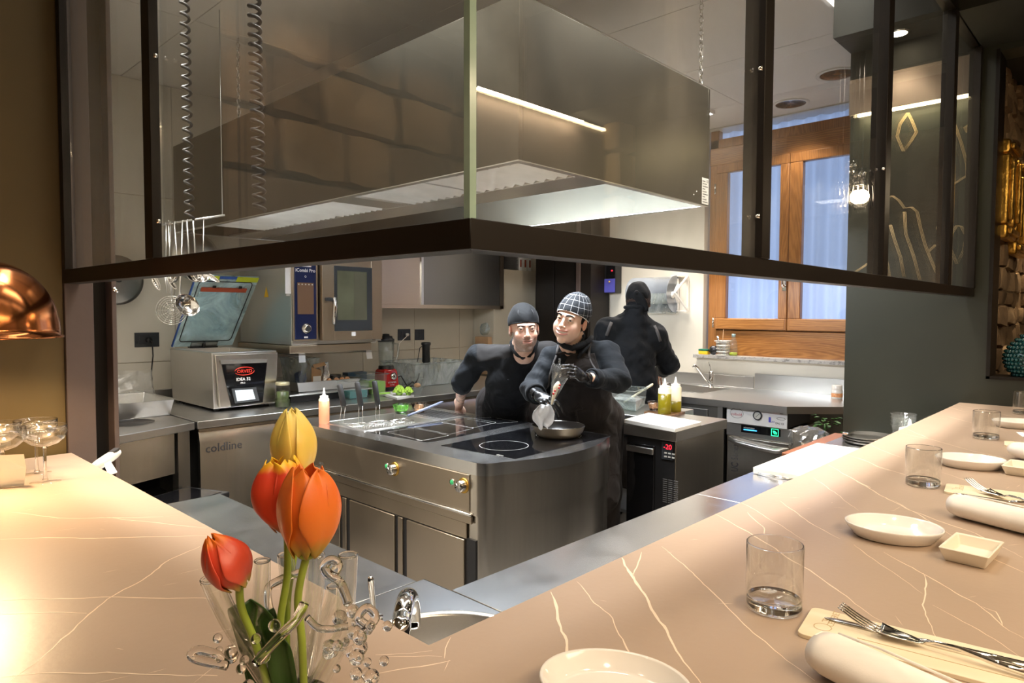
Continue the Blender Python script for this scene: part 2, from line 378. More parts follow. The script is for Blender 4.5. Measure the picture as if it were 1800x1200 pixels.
M['teal'] = plain('teal_glazed_ceramic', (.005, .06, .06), .2, 0, .2, coat=.7)
M['copper_wood'] = wood('reddish_brown_worktop', (.20, .065, .024), (.30, .11, .045), 2, (.3, 1, 1), .3)
M['card'] = plain('brown_cardboard', (.45, .27, .14), .8, 0, .1, 12)
M['paper'] = plain('white_paper', (.85, .84, .80), .8, 0, .02)
M['blue'] = plain('blue_printed_plastic', (.03, .09, .35), .4, 0, .1)
M['teal_box'] = plain('teal_plastic', (.02, .16, .15), .4, 0, .1)
M['purple'] = plain('blue_violet_cover', (.09, .09, .42), .25, 0, .05)
M['yellow'] = plain('yellow_plastic', (.85, .55, .02), .45, 0, .05)
M['sponge_g'] = plain('green_scouring_pad', (.01, .13, .07), .9, 0, .2, 60, bmp=.5)
M['ygreen'] = plain('yellow_green_plastic', (.45, .52, .02), .35, 0, .05)
M['seal'] = plain('red_brown_seal', (.35, .06, .02), .5, 0, .05)
M['stem'] = plain('tulip_stem', (.30, .40, .05), .4, 0, .15, 20, sss=.1)
M['leaf'] = plain('tulip_leaf', (.030, .085, .012), .35, 0, .3, 12)
M['basil'] = plain('basil_leaf', (.03, .10, .01), .4, 0, .3, 12)
M['pan_out'] = plain('bronze_pan_enamel', (.36, .30, .22), .3, .55, .05)
M['pan_in'] = plain('black_nonstick', (.012, .010, .009), .35, 0, .1)
M['cloth_w'] = cloth('white_kitchen_cloth', (.72, .74, .78), .8, .3, .8)
M['switch'] = plain('anthracite_switch_plate', (.030, .034, .040), .4, 0, .03)
M['puree_c'] = plain('cream_filling', (.70, .60, .44), .4, 0, .15, 25)
M['blade'] = plain('polished_cutlery_steel', (.62, .60, .57), .12, 1, .05)
# ================================================================== THE ROOM
XG = 3.95; YL = 2.43; XW = 5.65; YB = 5.3; ZK = 3.2; ZD = 2.83
structure(B().box((-3.2, -2.6, -.05), (.55, 3.7, 0)).box((.55, -2.6, -.05), (5.4, .66, 0)).build('floor_dining', M['dining_floor']))
structure(B().box((.55, .66, -.05), (6.2, 5.5, 0)).build('floor_kitchen', M['floor']))
# ochre pier at the left end of the bar, and the brown steel column beside it
structure(B().box((.05, YL, 0), (.545, YL+.16, ZD+.5)).build('wall_left', M['gold_wall']))
col = thing('steel_column', 'brown painted steel column with a recessed web beside the ochre wall', 'column', (.62, YL+.05, 0))
B().box((.547, YL-.012, 0), (.625, YL+.14, ZK+.1)).build('flange', M['post'], col, .002)
B().box((.625, YL+.05, 0), (.676, YL+.09, ZK+.1)).build('web', M['beam'], col)
B().box((.676, YL-.012, 0), (.690, YL+.14, ZK+.1)).build('flange', M['post'], col, .002)
tag(B().cyl((.683, YL-.012, 1.62), (.683, YL-.022, 1.62), .006).cyl((.683, YL-.022, 1.62), (.693, YL-.022, 1.61), .003).build('cable_hook', M['chrome']), 'tiny steel hook on the right flange of the brown column', 'hook')
# kitchen walls
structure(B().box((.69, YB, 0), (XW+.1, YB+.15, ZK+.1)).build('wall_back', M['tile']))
bw = bpy.data.objects['wall_back']
pc = [1.9, 2.9, 3.55, 4.15, 4.75, 5.35]
for i, xx in enumerate([.70, 1.30]+pc[:-1]):
    x1 = ([1.30]+pc)[i]
    for z0, z1 in ((.0, 1.18), (1.18, 2.38), (2.38, 3.2)):
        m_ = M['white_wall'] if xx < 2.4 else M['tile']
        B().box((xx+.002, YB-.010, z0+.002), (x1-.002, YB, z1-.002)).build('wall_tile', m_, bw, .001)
structure(B().box((.60, YL+.15, 0), (.69, YB+.1, ZK+.1)).build('wall_kitchen_side', M['white_wall']))
# window wall with opening  y 1.6..2.95, z 1.17..3.12
wy0, wy1, wz0, wz1 = 1.45, 2.97, 1.17, 3.19
structure(B().box((XW, .5, 0), (XW+.25, wy0, ZK+.1)).box((XW, wy1, 0), (XW+.25, YB+.1, ZK+.1)).box((XW, wy0, 0), (XW+.25, wy1, wz0)).box((XW, wy0, wz1), (XW+.25, wy1, ZK+.1)).build('wall_window', M['white_wall']))
# green wall that the right bar arm runs into (with the opening to the stone passage)
gw = B().box((XG, .575, 0), (XG+.16, 1.222, ZK+.1)).box((XG, -2.6, 0), (XG+.16, .575, 1.245)).box((XG, -2.6, 2.80), (XG+.16, .575, ZK+.1)).box((XG, -2.6, 1.245), (XG+.16, -.35, 2.80)).build('wall_right', M['green_wall'])
structure(gw)
structure(B().box((XG-.004, .560, 1.235), (XG+.17, .576, 2.81)).box((XG-.004, -.35, 1.235), (XG+.17, .576, 1.249)).build('trim_1', M['beam']))
structure(B().box((XG+.16, .662, 0), (XW, .72, ZK+.1)).build('wall_kitchen_front', M['mortar']))
# dining-room parts mirrored in the glass, built on the green wall: dark fascia, taupe band, light strip
structure(B().box((XG-.30, .66, 2.95), (XG, 1.222, ZK)).build('mirrored_trim_2', M['dark_ceiling']))
structure(B().box((XG-.02, .66, 2.805), (XG, 1.222, 2.95)).build('mirrored_trim_3', M['dark_ceiling']))
structure(B().box((XG-.03, .66, 2.62), (XG, 1.222, 2.805)).build('mirrored_trim_4', M['taupe']))
tag(B().box((XG-.026, .665, 2.607), (XG-.002, 1.18, 2.619)).build('light_strip', M['led']), 'thin warm strip on the green wall for a light strip mirrored in the glass', 'light')
area('mirrored_strip_glow', (XG-.05, .92, 2.60), .02, 1.1, (1, .82, .45), sy=.5)
# reflection of a gold line drawing, modelled as lines on the green wall
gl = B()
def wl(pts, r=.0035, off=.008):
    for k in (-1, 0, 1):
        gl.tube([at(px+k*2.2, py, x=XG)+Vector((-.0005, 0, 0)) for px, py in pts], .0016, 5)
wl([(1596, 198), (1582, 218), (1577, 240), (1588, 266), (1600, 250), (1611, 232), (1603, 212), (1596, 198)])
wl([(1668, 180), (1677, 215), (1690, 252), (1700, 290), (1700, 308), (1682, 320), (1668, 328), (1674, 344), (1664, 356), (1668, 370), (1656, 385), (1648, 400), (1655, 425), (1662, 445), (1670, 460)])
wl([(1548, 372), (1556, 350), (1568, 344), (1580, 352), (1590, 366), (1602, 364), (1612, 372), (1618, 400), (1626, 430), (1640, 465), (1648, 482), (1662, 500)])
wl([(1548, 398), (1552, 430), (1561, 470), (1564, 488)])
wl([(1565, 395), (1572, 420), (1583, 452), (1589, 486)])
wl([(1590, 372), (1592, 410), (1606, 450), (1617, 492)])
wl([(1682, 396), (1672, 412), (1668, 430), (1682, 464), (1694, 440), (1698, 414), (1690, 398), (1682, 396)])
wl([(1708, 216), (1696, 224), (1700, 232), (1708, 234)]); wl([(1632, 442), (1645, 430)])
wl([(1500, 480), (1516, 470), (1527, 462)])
o = gl.build('reflected_drawing', M['gold_line']); tag(o, 'fine gold lines on the green wall for a drawing mirrored in the glass', 'drawing')
# kitchen ceiling: white boards with open joints
ceil = structure(B().box((.6, .64, ZK+.02), (XW+.2, YB+.1, ZK+.1)).build('ceiling_kitchen', M['dark_ceiling']))
xs = [.69, 1.57, 2.45, 3.33, 4.222, 5.1, 5.65]
for i in range(6):
    for y0, y1 in ((.70, 2.40), (2.40, 4.0), (4.0, 5.3)):
        B().box((xs[i]+.003, y0+.003, ZK), (xs[i+1]-.003, y1-.003, ZK+.02)).build('ceiling_board', M['white_ceiling'], ceil)
# dining room behind and beside the camera (also what the glass mirrors)
structure(B().box((-3.2, -2.6, 3.55), (XG, .66, 3.6)).box((-3.2, .66, 3.55), (.6, 3.7, 3.6)).build('ceiling_dining', M['grey_plaster']))
structure(B().box((3.42, -2.6, ZD), (5.4, .64, ZD+.06)).build('ceiling_dining_right', M['dark_ceiling']))
structure(B().box((3.40, -2.6, ZD), (3.42, .64, 3.6)).build('ceiling_fascia', M['dark_ceiling']))
structure(B().box((.6, .640, 2.87), (XG, .70, 3.6)).box((.56, .64, 2.87), (.62, YL, 3.6)).build('wall_header', M['dark_ceiling']))
structure(B().box((-3.3, -2.6, 0), (-3.2, 3.7, 3.6)).build('wall_far_left', M['sandstone2']))
structure(B().box((-3.2, -1.55, 0), (XG, -1.45, 2.80)).build('wall_dining_back', M['taupe']))
structure(B().box((-3.2, -1.95, 2.7), (XG, -1.85, 3.6)).build('wall_dining_upper', M['grey_plaster']))
structure(B().box((-3.2, -1.85, 2.70), (XG, -1.55, 2.75)).build('trim_5', M['taupe']))
tag(B().box((-2.0, -1.449, 2.785), (3.75, -1.437, 2.80)).build('light_strip', M['led']), 'long warm light strip on the taupe back wall of the dining room', 'light')
area('dining_strip_glow', (1.0, -1.40, 2.78), 4.9, 26, (1, .80, .56), sy=.03)
# alcove behind the pier: sandstone blocks over a taupe dado
alc = structure(B().box((-3.2, 3.62, 0), (.6, 3.70, 3.6)).build('wall_alcove', M['mortar']))
structure(B().box((-3.2, 3.56, 0), (.6, 3.62, 2.32)).build('wall_alcove_lower', M['taupe']))
structure(B().box((.05, YL+.16, 0), (.60, 3.62, 3.6)).build('wall_pier_side', M['gold_wall']))
random.seed(3)
def block(c, hx, hy, hz, j=.02, mat=None, parent=None, name='stone_block'):
    """one hewn stone: a box cut finer and knocked about"""
    b = B(); n = 3; vs = []; fs = []
    sd = random.random()*50
    faces = [((1, 0, 0), (0, 1, 0), (0, 0, 1)), ((-1, 0, 0), (0, 1, 0), (0, 0, 1)), ((0, 1, 0), (1, 0, 0), (0, 0, 1)), ((0, -1, 0), (1, 0, 0), (0, 0, 1)), ((0, 0, 1), (1, 0, 0), (0, 1, 0)), ((0, 0, -1), (1, 0, 0), (0, 1, 0))]
    for nn, u, v in faces:
        nn, u, v = Vector(nn), Vector(u), Vector(v); k0 = len(vs)
        for a in range(n+1):
            for e in range(n+1):
                p = nn+u*(2*a/n-1)+v*(2*e/n-1)
                q = p.normalized()*1.25*.35+p*.65
                q = Vector((q.x*hx, q.y*hy, q.z*hz)); q += noise.noise_vector(q*9+Vector((sd, sd, 0)))*j; vs.append(Vector(c)+q)
        for a in range(n):
            for e in range(n):
                f = (k0+a*(n+1)+e, k0+(a+1)*(n+1)+e, k0+(a+1)*(n+1)+e+1, k0+a*(n+1)+e+1)
                fs.append(f if u.cross(v).dot(nn) > 0 else f[::-1])
    b.add(vs, fs, True); return b.build(name, mat, parent, weld=False)
z = 2.34
for r in range(3):
    x = -2.7-.2*r; h = .34
    while x < .5:
        wd = random.uniform(.34, .62); block((x+wd/2, 3.60, z+h/2), wd/2-.01, .06, h/2-.01, .02, random.choice([M['sandstone'], M['sandstone2'], M['sandstone']]), alc); x += wd
    z += h
# stone passage to the right, seen through the opening
pas = structure(B().box((XG+.16, .62, 0), (5.5, .66, ZD)).build('wall_passage', M['mortar']))
structure(B().box((5.4, -2.6, 0), (5.5, .66, ZD)).build('wall_passage_end', M['mortar']))
structure(B().box((XG+.16, -2.62, 0), (5.5, -2.52, ZD)).build('wall_passage_front', M['mortar']))
z = 1.0; row = 0
while z < 2.78:
    h = random.uniform(.07, .16); x = XG+.17+random.uniform(-.02, .05)
    while x < 5.35:
        wd = random.uniform(.09, .26); block((x+wd/2, .628, z+h/2), wd/2-.004, .045+random.uniform(-.01, .02), h/2-.003, .022, random.choice([M['sandstone'], M['sandstone'], M['sandstone2']]), pas, 'rubble_stone'); x += wd
    z += h
for k in range(7): block((3.86, -1.40, 1.3+.30*k), .09+.02*(k % 2), .07, .145, .02, M['sandstone'], alc)
spot('passage_spot_light', (5.05, .38, 2.75), 26, (1, .72, .42), 60, (0.1, 0, 0), .02)
spot('passage_spot_light', (4.45, .36, 2.75), 5, (1, .72, .42), 50, (0.15, 0, 0), .02)
# gilt frames hanging in the passage
def gilt(x0, x1, z0, z1, y, lab):
    t = thing('gilt_frame', lab, 'picture frame', ((x0+x1)/2, y, z0), 'gilt frames in the stone passage')
    wv = .07
    for a, c_, e, f_ in ((x0, x1, z1-wv, z1), (x0, x1, z0, z0+wv), (x0, x0+wv, z0+wv, z1-wv), (x1-wv, x1, z0+wv, z1-wv)):
        b = B().box((a, y-.05, e), (c_, y, f_)); b.build('moulding', M['gold'], t, .014, 3)
        B().box((a+.02, y-.068, e+.02), (c_-.02, y-.045, f_-.02)).build('raised_bead', M['gold'], t, .008, 2)
    B().box((x0+wv, y-.012, z0+wv), (x1-wv, y, z1-wv)).build('dark_panel', M['sandstone2'], t)
gilt(4.12, 4.42, 1.93, 2.42, .582, 'gilt picture frame nearest the opening in the stone passage')
gilt(4.46, 4.86, 1.87, 2.37, .582, 'larger gilt picture frame farther along the stone passage')
# teal beaded pot on the sill
t = thing('beaded_pot', 'dark teal ceramic pot covered in round beads on the passage sill', 'pot', (4.075, .405, 1.249))
def potr(u): return .085+.05*math.sin(PI*min(1, u*1.02))**.8-.03*u
B().lathe([(.06, 0)]+[(potr(i/10)-.006, .005+.19*i/10) for i in range(11)]+[(.05, .2)], (4.075, .405, 1.249), 28, cap=True).build('body', M['teal'], t)
bb = B()
for r in range(11):
    u = r/10; rr = potr(u)-.004; nn = int(2*PI*rr/.019)
    for k in range(nn):
        a = 2*PI*(k+.5*(r % 2))/nn; bb.ball((4.075+rr*math.cos(a), .405+rr*math.sin(a), 1.249+.008+.187*u), .0092, 5)
bb.build('bead', M['teal'], t, kind='stuff')

# ------------------------------------------------------------------ window (wood, two sashes, panel and granite sill)
win = structure(B().box((XW+.06, wy0, wz0+.03), (XW+.13, wy0+.05, wz1)).box((XW+.06, wy1-.10, wz0+.03), (XW+.13, wy1-.02, wz1)).box((XW+.06, wy0, wz1-.16), (XW+.13, wy1-.02, wz1-.08)).build('window_1', M['win_wood_v'], bevel=.004))
B().box((XW+.055, wy0+.0, wz0+.0), (XW+.12, wy1-.10, 1.395)).build('lower_panel', M['win_wood'], win, .004)
B().box((XW+.05, wy0, 2.88), (XW+.14, wy1-.02, 3.03)).build('head_rail', M['win_wood'], win, .004)
B().box((XW+.05, 2.10, 2.80), (XW+.10, 2.14, 2.88)).build('head_block', M['win_wood'], win, .004)
def sash(y0, y1):
    s = B().box((XW+.03, y0, 1.405), (XW+.09, y1, 1.505)).box((XW+.03, y0, 2.80), (XW+.09, y1, 2.88)).box((XW+.03, y0, 1.505), (XW+.09, y0+.075, 2.80)).box((XW+.03, y1-.105, 1.505), (XW+.09, y1, 2.80))
    so = s.build('sash', M['win_wood_v'], win, .006, 2)
    B().box((XW+.028, y0+.02, 1.41), (XW+.05, y1-.02, 1.50)).build('bottom_rail', M['win_wood'], so, .004)
    B().box((XW+.055, y0+.07, 1.50), (XW+.061, y1-.10, 2.81)).build('glass_pane', M['glass'], so)
    return so
s1 = sash(2.225, 2.875); s2 = sash(1.50, 2.22)
hb = B().cyl((XW+.03, 2.245, 1.78), (XW-.012, 2.245, 1.78), .012).tube([(XW-.012, 2.245, 1.775), (XW-.02, 2.245, 1.80), (XW-.02, 2.245, 1.92)], .008).box((XW+.02, 2.228, 1.74), (XW+.03, 2.262, 1.85))
hb.build('window_handle', M['chrome'], s1)
for zz in (1.42, 2.62):
    B().cyl((XW+.028, 2.885, zz), (XW+.028, 2.885, zz+.09), .008).build('hinge', M['chrome'], s1)
structure(B().box((XW-.07, wy0, 1.145), (XW+.13, wy1+.06, 1.175)).build('trim_6', M['granite'], bevel=.003))
# voile curtain outside the panes, moved by daylight only
cv = B().grid(lambda u, v: Vector((XW+.19+.018*math.sin(u*95)+.012*math.sin(u*41+1), 1.40+1.65*u, 1.0+2.25*v)), 220, 3)
o = cv.build('curtain', None or M['curtain']); tag(o, 'pale blue translucent curtain hanging in folds behind the wooden window', 'curtain')
nt = M['curtain'].node_tree; bs = nt.nodes['Principled BSDF']; tl = N(nt, 'ShaderNodeBsdfTranslucent'); tl.inputs[0].default_value = (.62, .72, .88, 1)
mx = N(nt, 'ShaderNodeMixShader'); mx.inputs[0].default_value = .7; L(nt, bs.outputs[0], mx.inputs[1]); L(nt, tl.outputs[0], mx.inputs[2]); L(nt, mx.outputs[0], nt.nodes['Material Output'].inputs[0])
B().box((XW+.10, wy0, 1.39), (XW+.13, wy1-.1, 1.43)).build('sill_rail', M['win_wood'], win)
# things on the sill and switches
def outlet(c, w_, h_, nrm, lab, ng=3, grp=None):
    n_ = Vector(nrm); u = Vector((0, 0, 1)).cross(n_)
    t = thing('wall_socket', lab, 'socket', c, grp)
    B().obox(Vector(c)+n_*.004, u, (0, 0, 1), n_, w_/2, h_/2, .004).build('plate', M['switch'], t, .002)
    for k in range(ng):
        B().obox(Vector(c)+n_*.009+u*((k-(ng-1)/2)*w_*.24), u, (0, 0, 1), n_, w_*.115, h_*.3, .0015).build('insert', M['switch'], t, .001)
    return t
YT = YB-.010
outlet(at(258, 597, y=YT), .165, .105, (0, -1, 0), 'anthracite wall socket with a black plug beside the vacuum sealer')
outlet(at(710, 588, y=YT), .15, .11, (0, -1, 0), 'black wall socket above the blender with a white plug', 2)
outlet(at(737, 588, y=YT), .115, .105, (0, -1, 0), 'black blank wall plate right of the double socket', 1)
p = at(260, 597, y=YT-.012)
pl = B().cyl(p+Vector((0, 0, 0)), p+Vector((0, -.035, 0)), .018).tube([p+Vector((0, -.03, 0)), p+Vector((.015, -.045, -.02)), at(269, 625, y=5.22), at(266, 655, y=5.2), at(268, 680, y=5.18), at(275, 703, y=5.12), at(292, 716, y=5.0), Vector((1.83, 4.9, .915))], .0045, 8)
tag(pl.build('power_cord', M['matt_black']), 'black cord plugged into the wall socket left of the vacuum sealer', 'cord')
p = at(714, 588, y=YT-.01)
tag(B().cyl(p, p+Vector((0, -.03, 0)), .014).tube([p+Vector((0, -.03, 0)), p+Vector((-.03, -.04, -.02)), at(702, 603, y=5.22), at(698, 625, y=5.2), at(692, 660, y=5.15), at(697, 676, y=5.05)], .004, 8).build('power_cord', M['squeeze_w']), 'white cord hanging from the black socket above the blender', 'cord')
# wall cabinet door outline, white, far left
tag(B().box((.695, 3.15, 2.05), (.715, 3.6, 2.75)).build('wall_hatch', M['white_wall'], bevel=.004), 'flat white hatch on the left kitchen wall seen through the glass', 'hatch')
# ================================================================== GLASS SCREEN
ZF = 1.634
fc = Vector((.612, .66, 0)); fl = Vector((.545, 2.42, 0)); fr = Vector((3.94, .632, 0))
scr = thing('glass_screen', 'dark brown steel and glass screen hanging over the bar corner', 'screen', (.612, .66, ZF))
def run(a, b, z0, z1, th, inn):
    """bar of section th x (z1-z0) whose outer face passes a..b ; inn is the inward normal"""
    return [(a.x, a.y), (b.x, b.y), (b.x+inn.x*th, b.y+inn.y*th), (a.x+inn.x*th, a.y+inn.y*th)]
fi = Vector((fc.x+.045, fc.y+.045, 0))
nR = Vector((.008, 1, 0)); nL = Vector((1, .038, 0))
B().prism([(fc.x, fc.y), (fr.x, fr.y), (fr.x, fr.y+.045), (fi.x, fi.y)], ZF, ZF+.042).build('bottom_rail', M['beam'], scr, .0015)
B().prism([(fc.x, fc.y), (fi.x, fi.y), (fl.x+.045, fl.y), (fl.x, fl.y)], ZF, ZF+.042).build('bottom_rail', M['beam'], scr, .0015)
zt = 2.87
B().prism([(fc.x, fc.y), (fr.x, fr.y), (fr.x, fr.y+.045), (fi.x, fi.y)], ZD, zt).build('top_rail', M['beam'], scr)
B().prism([(fc.x, fc.y), (fi.x, fi.y), (fl.x+.045, fl.y), (fl.x, fl.y)], ZD, zt).build('top_rail', M['beam'], scr)
def onR(x): return fc.y+(fr.y-fc.y)*(x-fc.x)/(fr.x-fc.x)
def onL(y): return fc.x+(fl.x-fc.x)*(y-fc.y)/(fl.y-fc.y)
for x0, x1 in ((1.505, 1.552), (2.43, 2.485), (3.36, 3.42), (3.905, 3.94)):
    y = onR(x0); B().box((x0, y-.004, ZF+.042), (x1, y+.045, ZD)).build('upright', M['beam'], scr, .0015)
for y0, y1 in ((1.715, 1.765), (2.385, 2.42)):
    x = onL(y0); B().box((x-.004, y0, ZF+.042), (x+.018, y1, ZD)).build('upright', M['beam'], scr, .0015)
def paneR(x0, x1, mat='pane'):
    B().add([(x0, onR(x0)+.012, ZF+.04), (x1, onR(x1)+.012, ZF+.04), (x1, onR(x1)+.012, ZD), (x0, onR(x0)+.012, ZD),
             (x0, onR(x0)+.022, ZF+.04), (x1, onR(x1)+.022, ZF+.04), (x1, onR(x1)+.022, ZD), (x0, onR(x0)+.022, ZD)],
            [(0, 1, 2, 3), (5, 4, 7, 6), (0, 3, 7, 4), (1, 5, 6, 2)]).build('glass_pane', M[mat], scr)
def paneL(y0, y1):
    B().add([(onL(y0)+.012, y0, ZF+.04), (onL(y1)+.012, y1, ZF+.04), (onL(y1)+.012, y1, ZD), (onL(y0)+.012, y0, ZD),
             (onL(y0)+.022, y0, ZF+.04), (onL(y1)+.022, y1, ZF+.04), (onL(y1)+.022, y1, ZD), (onL(y0)+.022, y0, ZD)],
            [(0, 3, 2, 1), (4, 5, 6, 7), (0, 4, 7, 3), (1, 2, 6, 5)]).build('glass_pane', M['pane'], scr)
paneR(fc.x+.024, 1.507); paneR(1.550, 2.432, 'pane_clean'); paneR(2.483, 3.362, 'pane_clean'); paneR(3.418, 3.907, 'pane_clean')
paneL(fc.y+.024, 1.716); paneL(1.764, 2.387)
B().box((fc.x+.010, fc.y+.012, ZF+.04), (fc.x+.022, fc.y+.024, ZD)).build('glass_edge', M['edge'], scr, label='green polished edge where the two panes meet')
for x, zz in ((1.50, 1.77), (1.50, 2.1), (2.43, 2.02)):
    B().cyl((x-.004, onR(x)+.006, zz), (x-.004, onR(x)-.002, zz), .005).build('screw', M['chrome'], scr)
for y, zz in ((1.695, 1.76), (1.695, 2.14)):
    B().cyl((onL(y)-.004, y-.008, zz), (onL(y)+.004, y-.008, zz), .005).build('screw', M['chrome'], scr)

# ================================================================== THE BAR
BZ = 1.11
bar = thing('stone_bar', 'L-shaped taupe stone bar top with cream veins running round the open kitchen', 'bar counter', (.2, .2, 0))
B().prism([(-.14, -.14), (3.945, -.14), (3.945, .68), (.556, .68), (.556, YL-.01), (-.14, YL-.01)], BZ-.022, BZ).build('bar_top', M['bar'], bar, .0015)
B().prism([(.06, .06), (3.94, .06), (3.94, .58), (.46, .58), (.46, YL-.02), (.06, YL-.02)], 0.0, BZ-.022).build('bar_base', M['beam'], bar)
veins = [
 ([(0, 947), (120, 945), (240, 945), (363, 941)], 5), ([(20, 900), (60, 905), (100, 911), (187, 910), (287, 908)], 4), ([(187, 909), (250, 915), (310, 922), (362, 928)], 3),
 ([(0, 1055), (90, 1052), (180, 1048), (280, 1051), (370, 1053)], 5), ([(0, 1080), (80, 1078), (153, 1077)], 5),
 ([(17, 1198), (73, 1157), (127, 1107), (155, 1080), (187, 1053), (247, 1020), (303, 983), (350, 960)], 5), ([(0, 1190), (73, 1184), (187, 1183), (240, 1187), (380, 1190)], 6),
 ([(683, 1152), (730, 1151), (777, 1154)], 3), ([(655, 1184), (720, 1172), (792, 1162)], 6), ([(782, 1157), (786, 1140), (793, 1120)], 4), ([(660, 1150), (700, 1147), (760, 1143)], 3),
 ([(968, 1040), (977, 1067), (993, 1117), (997, 1150), (1018, 1190)], 8), ([(1092, 980), (1113, 1013), (1133, 1050), (1167, 1100), (1200, 1153), (1230, 1205)], 9),
 ([(1125, 970), (1120, 993), (1113, 1013)], 5), ([(1013, 1022), (1043, 1060), (1070, 1080), (1097, 1123), (1123, 1185)], 4),
 ([(1163, 960), (1200, 992), (1270, 1055), (1310, 1098), (1360, 1143), (1430, 1197)], 4.5),
 ([(1257, 903), (1323, 938), (1373, 972), (1405, 992), (1447, 1017), (1490, 1047), (1533, 1083), (1566, 1102)], 5),
 ([(1313, 900), (1343, 927), (1345, 940)], 4), ([(1303, 882), (1367, 920), (1413, 950)], 2.5), ([(1373, 880), (1407, 907), (1440, 927), (1477, 947)], 3),
 ([(1457, 817), (1550, 872), (1600, 897), (1713, 937), (1800, 980)], 4), ([(1567, 878), (1633, 915), (1673, 943)], 3), ([(1427, 838), (1483, 877), (1507, 897)], 2),
 ([(1500, 957), (1560, 1000), (1620, 1043)], 2.5), ([(1553, 970), (1617, 1007), (1713, 1060), (1763, 1100), (1805, 1126)], 4), ([(1723, 1066), (1748, 1075), (1763, 1100)], 4),
 ([(1620, 1007), (1627, 1030), (1622, 1063), (1642, 1120)], 4.5), ([(1637, 1063), (1710, 1100), (1800, 1157)], 3), ([(1693, 960), (1800, 1007)], 3),
 ([(1493, 800), (1567, 827), (1640, 850)], 3), ([(1657, 830), (1747, 863), (1800, 883)], 2.5), ([(1685, 712), (1707, 717), (1750, 725), (1800, 737)], 2),
 ([(1667, 732), (1707, 743)], 2), ([(1580, 760), (1637, 772), (1708, 792), (1760, 803), (1792, 813)], 2.4), ([(1590, 752), (1633, 770)], 2),
 ([(1507, 804), (1550, 822), (1587, 833)], 2.6), ([(1530, 780), (1547, 790), (1588, 805)], 2.6), ([(1500, 842), (1530, 858)], 3), ([(1668, 715), (1690, 722), (1730, 727)], 1.5)]
random.seed(5); vb = B()
for pts, wpx in veins:
    P_ = [at(x, y, z=BZ) for x, y in pts]; n_ = len(P_); fine = []
    for i in range(n_-1):
        k = max(2, int((P_[i+1]-P_[i]).length/.012))
        for j in range(k): fine.append(P_[i].lerp(P_[i+1], j/k))
    fine.append(P_[-1]); m_ = len(fine); Lf = []
    for i, p in enumerate(fine):
        t_ = (fine[min(i+1, m_-1)]-fine[max(i-1, 0)]).normalized(); s_ = Vector((-t_.y, t_.x, 0))
        dist = math.hypot((p-Vector((0, 0, CH))).dot(FH), .44)
        wd = wpx/F*dist*.5*(.55+.9*abs(noise.noise(p*28+Vector((wpx, 0, 0)))))*min(1, .35+3*min(i, m_-1-i)/m_)*1.35
        j_ = s_*noise.noise(p*14)*.006+s_*noise.noise(p*60)*.0022
        Lf.append((p+j_-s_*wd/2, p+j_+s_*wd/2))
    vs = [Vector((q.x, q.y, BZ+.00025)) for ab in Lf for q in ab]
    vb.add(vs, [(2*i, 2*i+2, 2*i+3, 2*i+1)[::-1] for i in range(m_-1)])
vb.build('stone_vein', M['vein'], bar, kind='stuff', label='thin cream veins in the taupe stone')
vb2 = B()
for k in range(150):   # short faint flecks
    if random.random() < .5: c = Vector((random.uniform(.6, 3.8), random.uniform(0, .66), BZ))
    else: c = Vector((random.uniform(.0, .54), random.uniform(.3, 2.3), BZ))
    a = random.gauss(-.35, .35); Ln = random.uniform(.01, .05); d_ = Vector((math.cos(a), math.sin(a), 0)); s_ = Vector((-d_.y, d_.x, 0))*random.uniform(.0003, .0006)
    vb2.add([c-d_*Ln/2+UZ*.0002, c+s_+UZ*.0002, c+d_*Ln/2+UZ*.0002, c-s_+UZ*.0002], [(0, 3, 2, 1)])
vb2.build('stone_fleck', M['vein'], bar, kind='stuff')

# ------------------------------------------------------------------ place settings on the right arm
def tumbler():
    c = Vector((0, 0, 0)); t = thing('water_tumbler', '', 'glass', c)
    r = .0405; h = .098
    B().lathe([(0, 0), (r-.003, 0), (r-.0005, .002), (r, .006), (r, h-.001), (r-.0006, h), (r-.0022, h), (r-.0024, h-.001), (r-.0026, .019)], c, 48).build('glass_body', M['glass_t'], t)
    B().lathe([(r-.001, h-.0008), (r-.0002, h), (r-.0014, h+.0009), (r-.0026, h), (r-.001, h-.0008)], c, 48).build('rim', M['solid_glass'], t)
    B().lathe([(0, .001), (r-.004, .001), (r-.0012, .006), (r-.0028, .017), (r-.008, .0145), (0, .0135)], c, 48).build('thick_base', M['solid_glass'], t)
    return t
T0 = tumbler()
tl_ = [((1360, 1068), 'clear straight-sided water tumbler nearest the camera on the right bar arm'), ((1622, 853), 'clear water tumbler second along the right bar arm, left of an oval plate'),
       ((1733, 771), 'clear water tumbler third along the right bar arm'), ((1799, 728), 'clear water tumbler farthest away, at the green wall end of the bar')]
for i, ((px, py), lab) in enumerate(tl_):
    p = at(px, py, z=BZ)+Vector((0, 0, .0003))
    if i == 0: T0.location = p; T0['label'] = lab; T0['group'] = 'water tumblers on the bar'
    else: dup(T0, p, None, lab, 'water tumblers on the bar')
def oval_plate():
    t = thing('oval_plate', '', 'plate', (0, 0, 0))
    B().lathe([(0, .0), (.064, 0), (.071, .002), (.083, .0140), (.0862, .0180), (.0868, .0200), (.0855, .0212), (.0825, .0195), (.070, .0075), (.06, .006), (0, .0055)], (0, 0, 0), 56, sx=1.0, sy=1.0).build('plate_body', M['white'], t)
    return t
P0 = oval_plate(); P0.scale = (1.0, .80, 1.3); P0.location = at(1570, 944, z=BZ); P0.rotation_euler = (0, 0, math.radians(-68))
P0['label'] = 'white oval side plate beside the cream dish, nearest whole one on the bar'; P0['group'] = 'oval side plates on the bar'
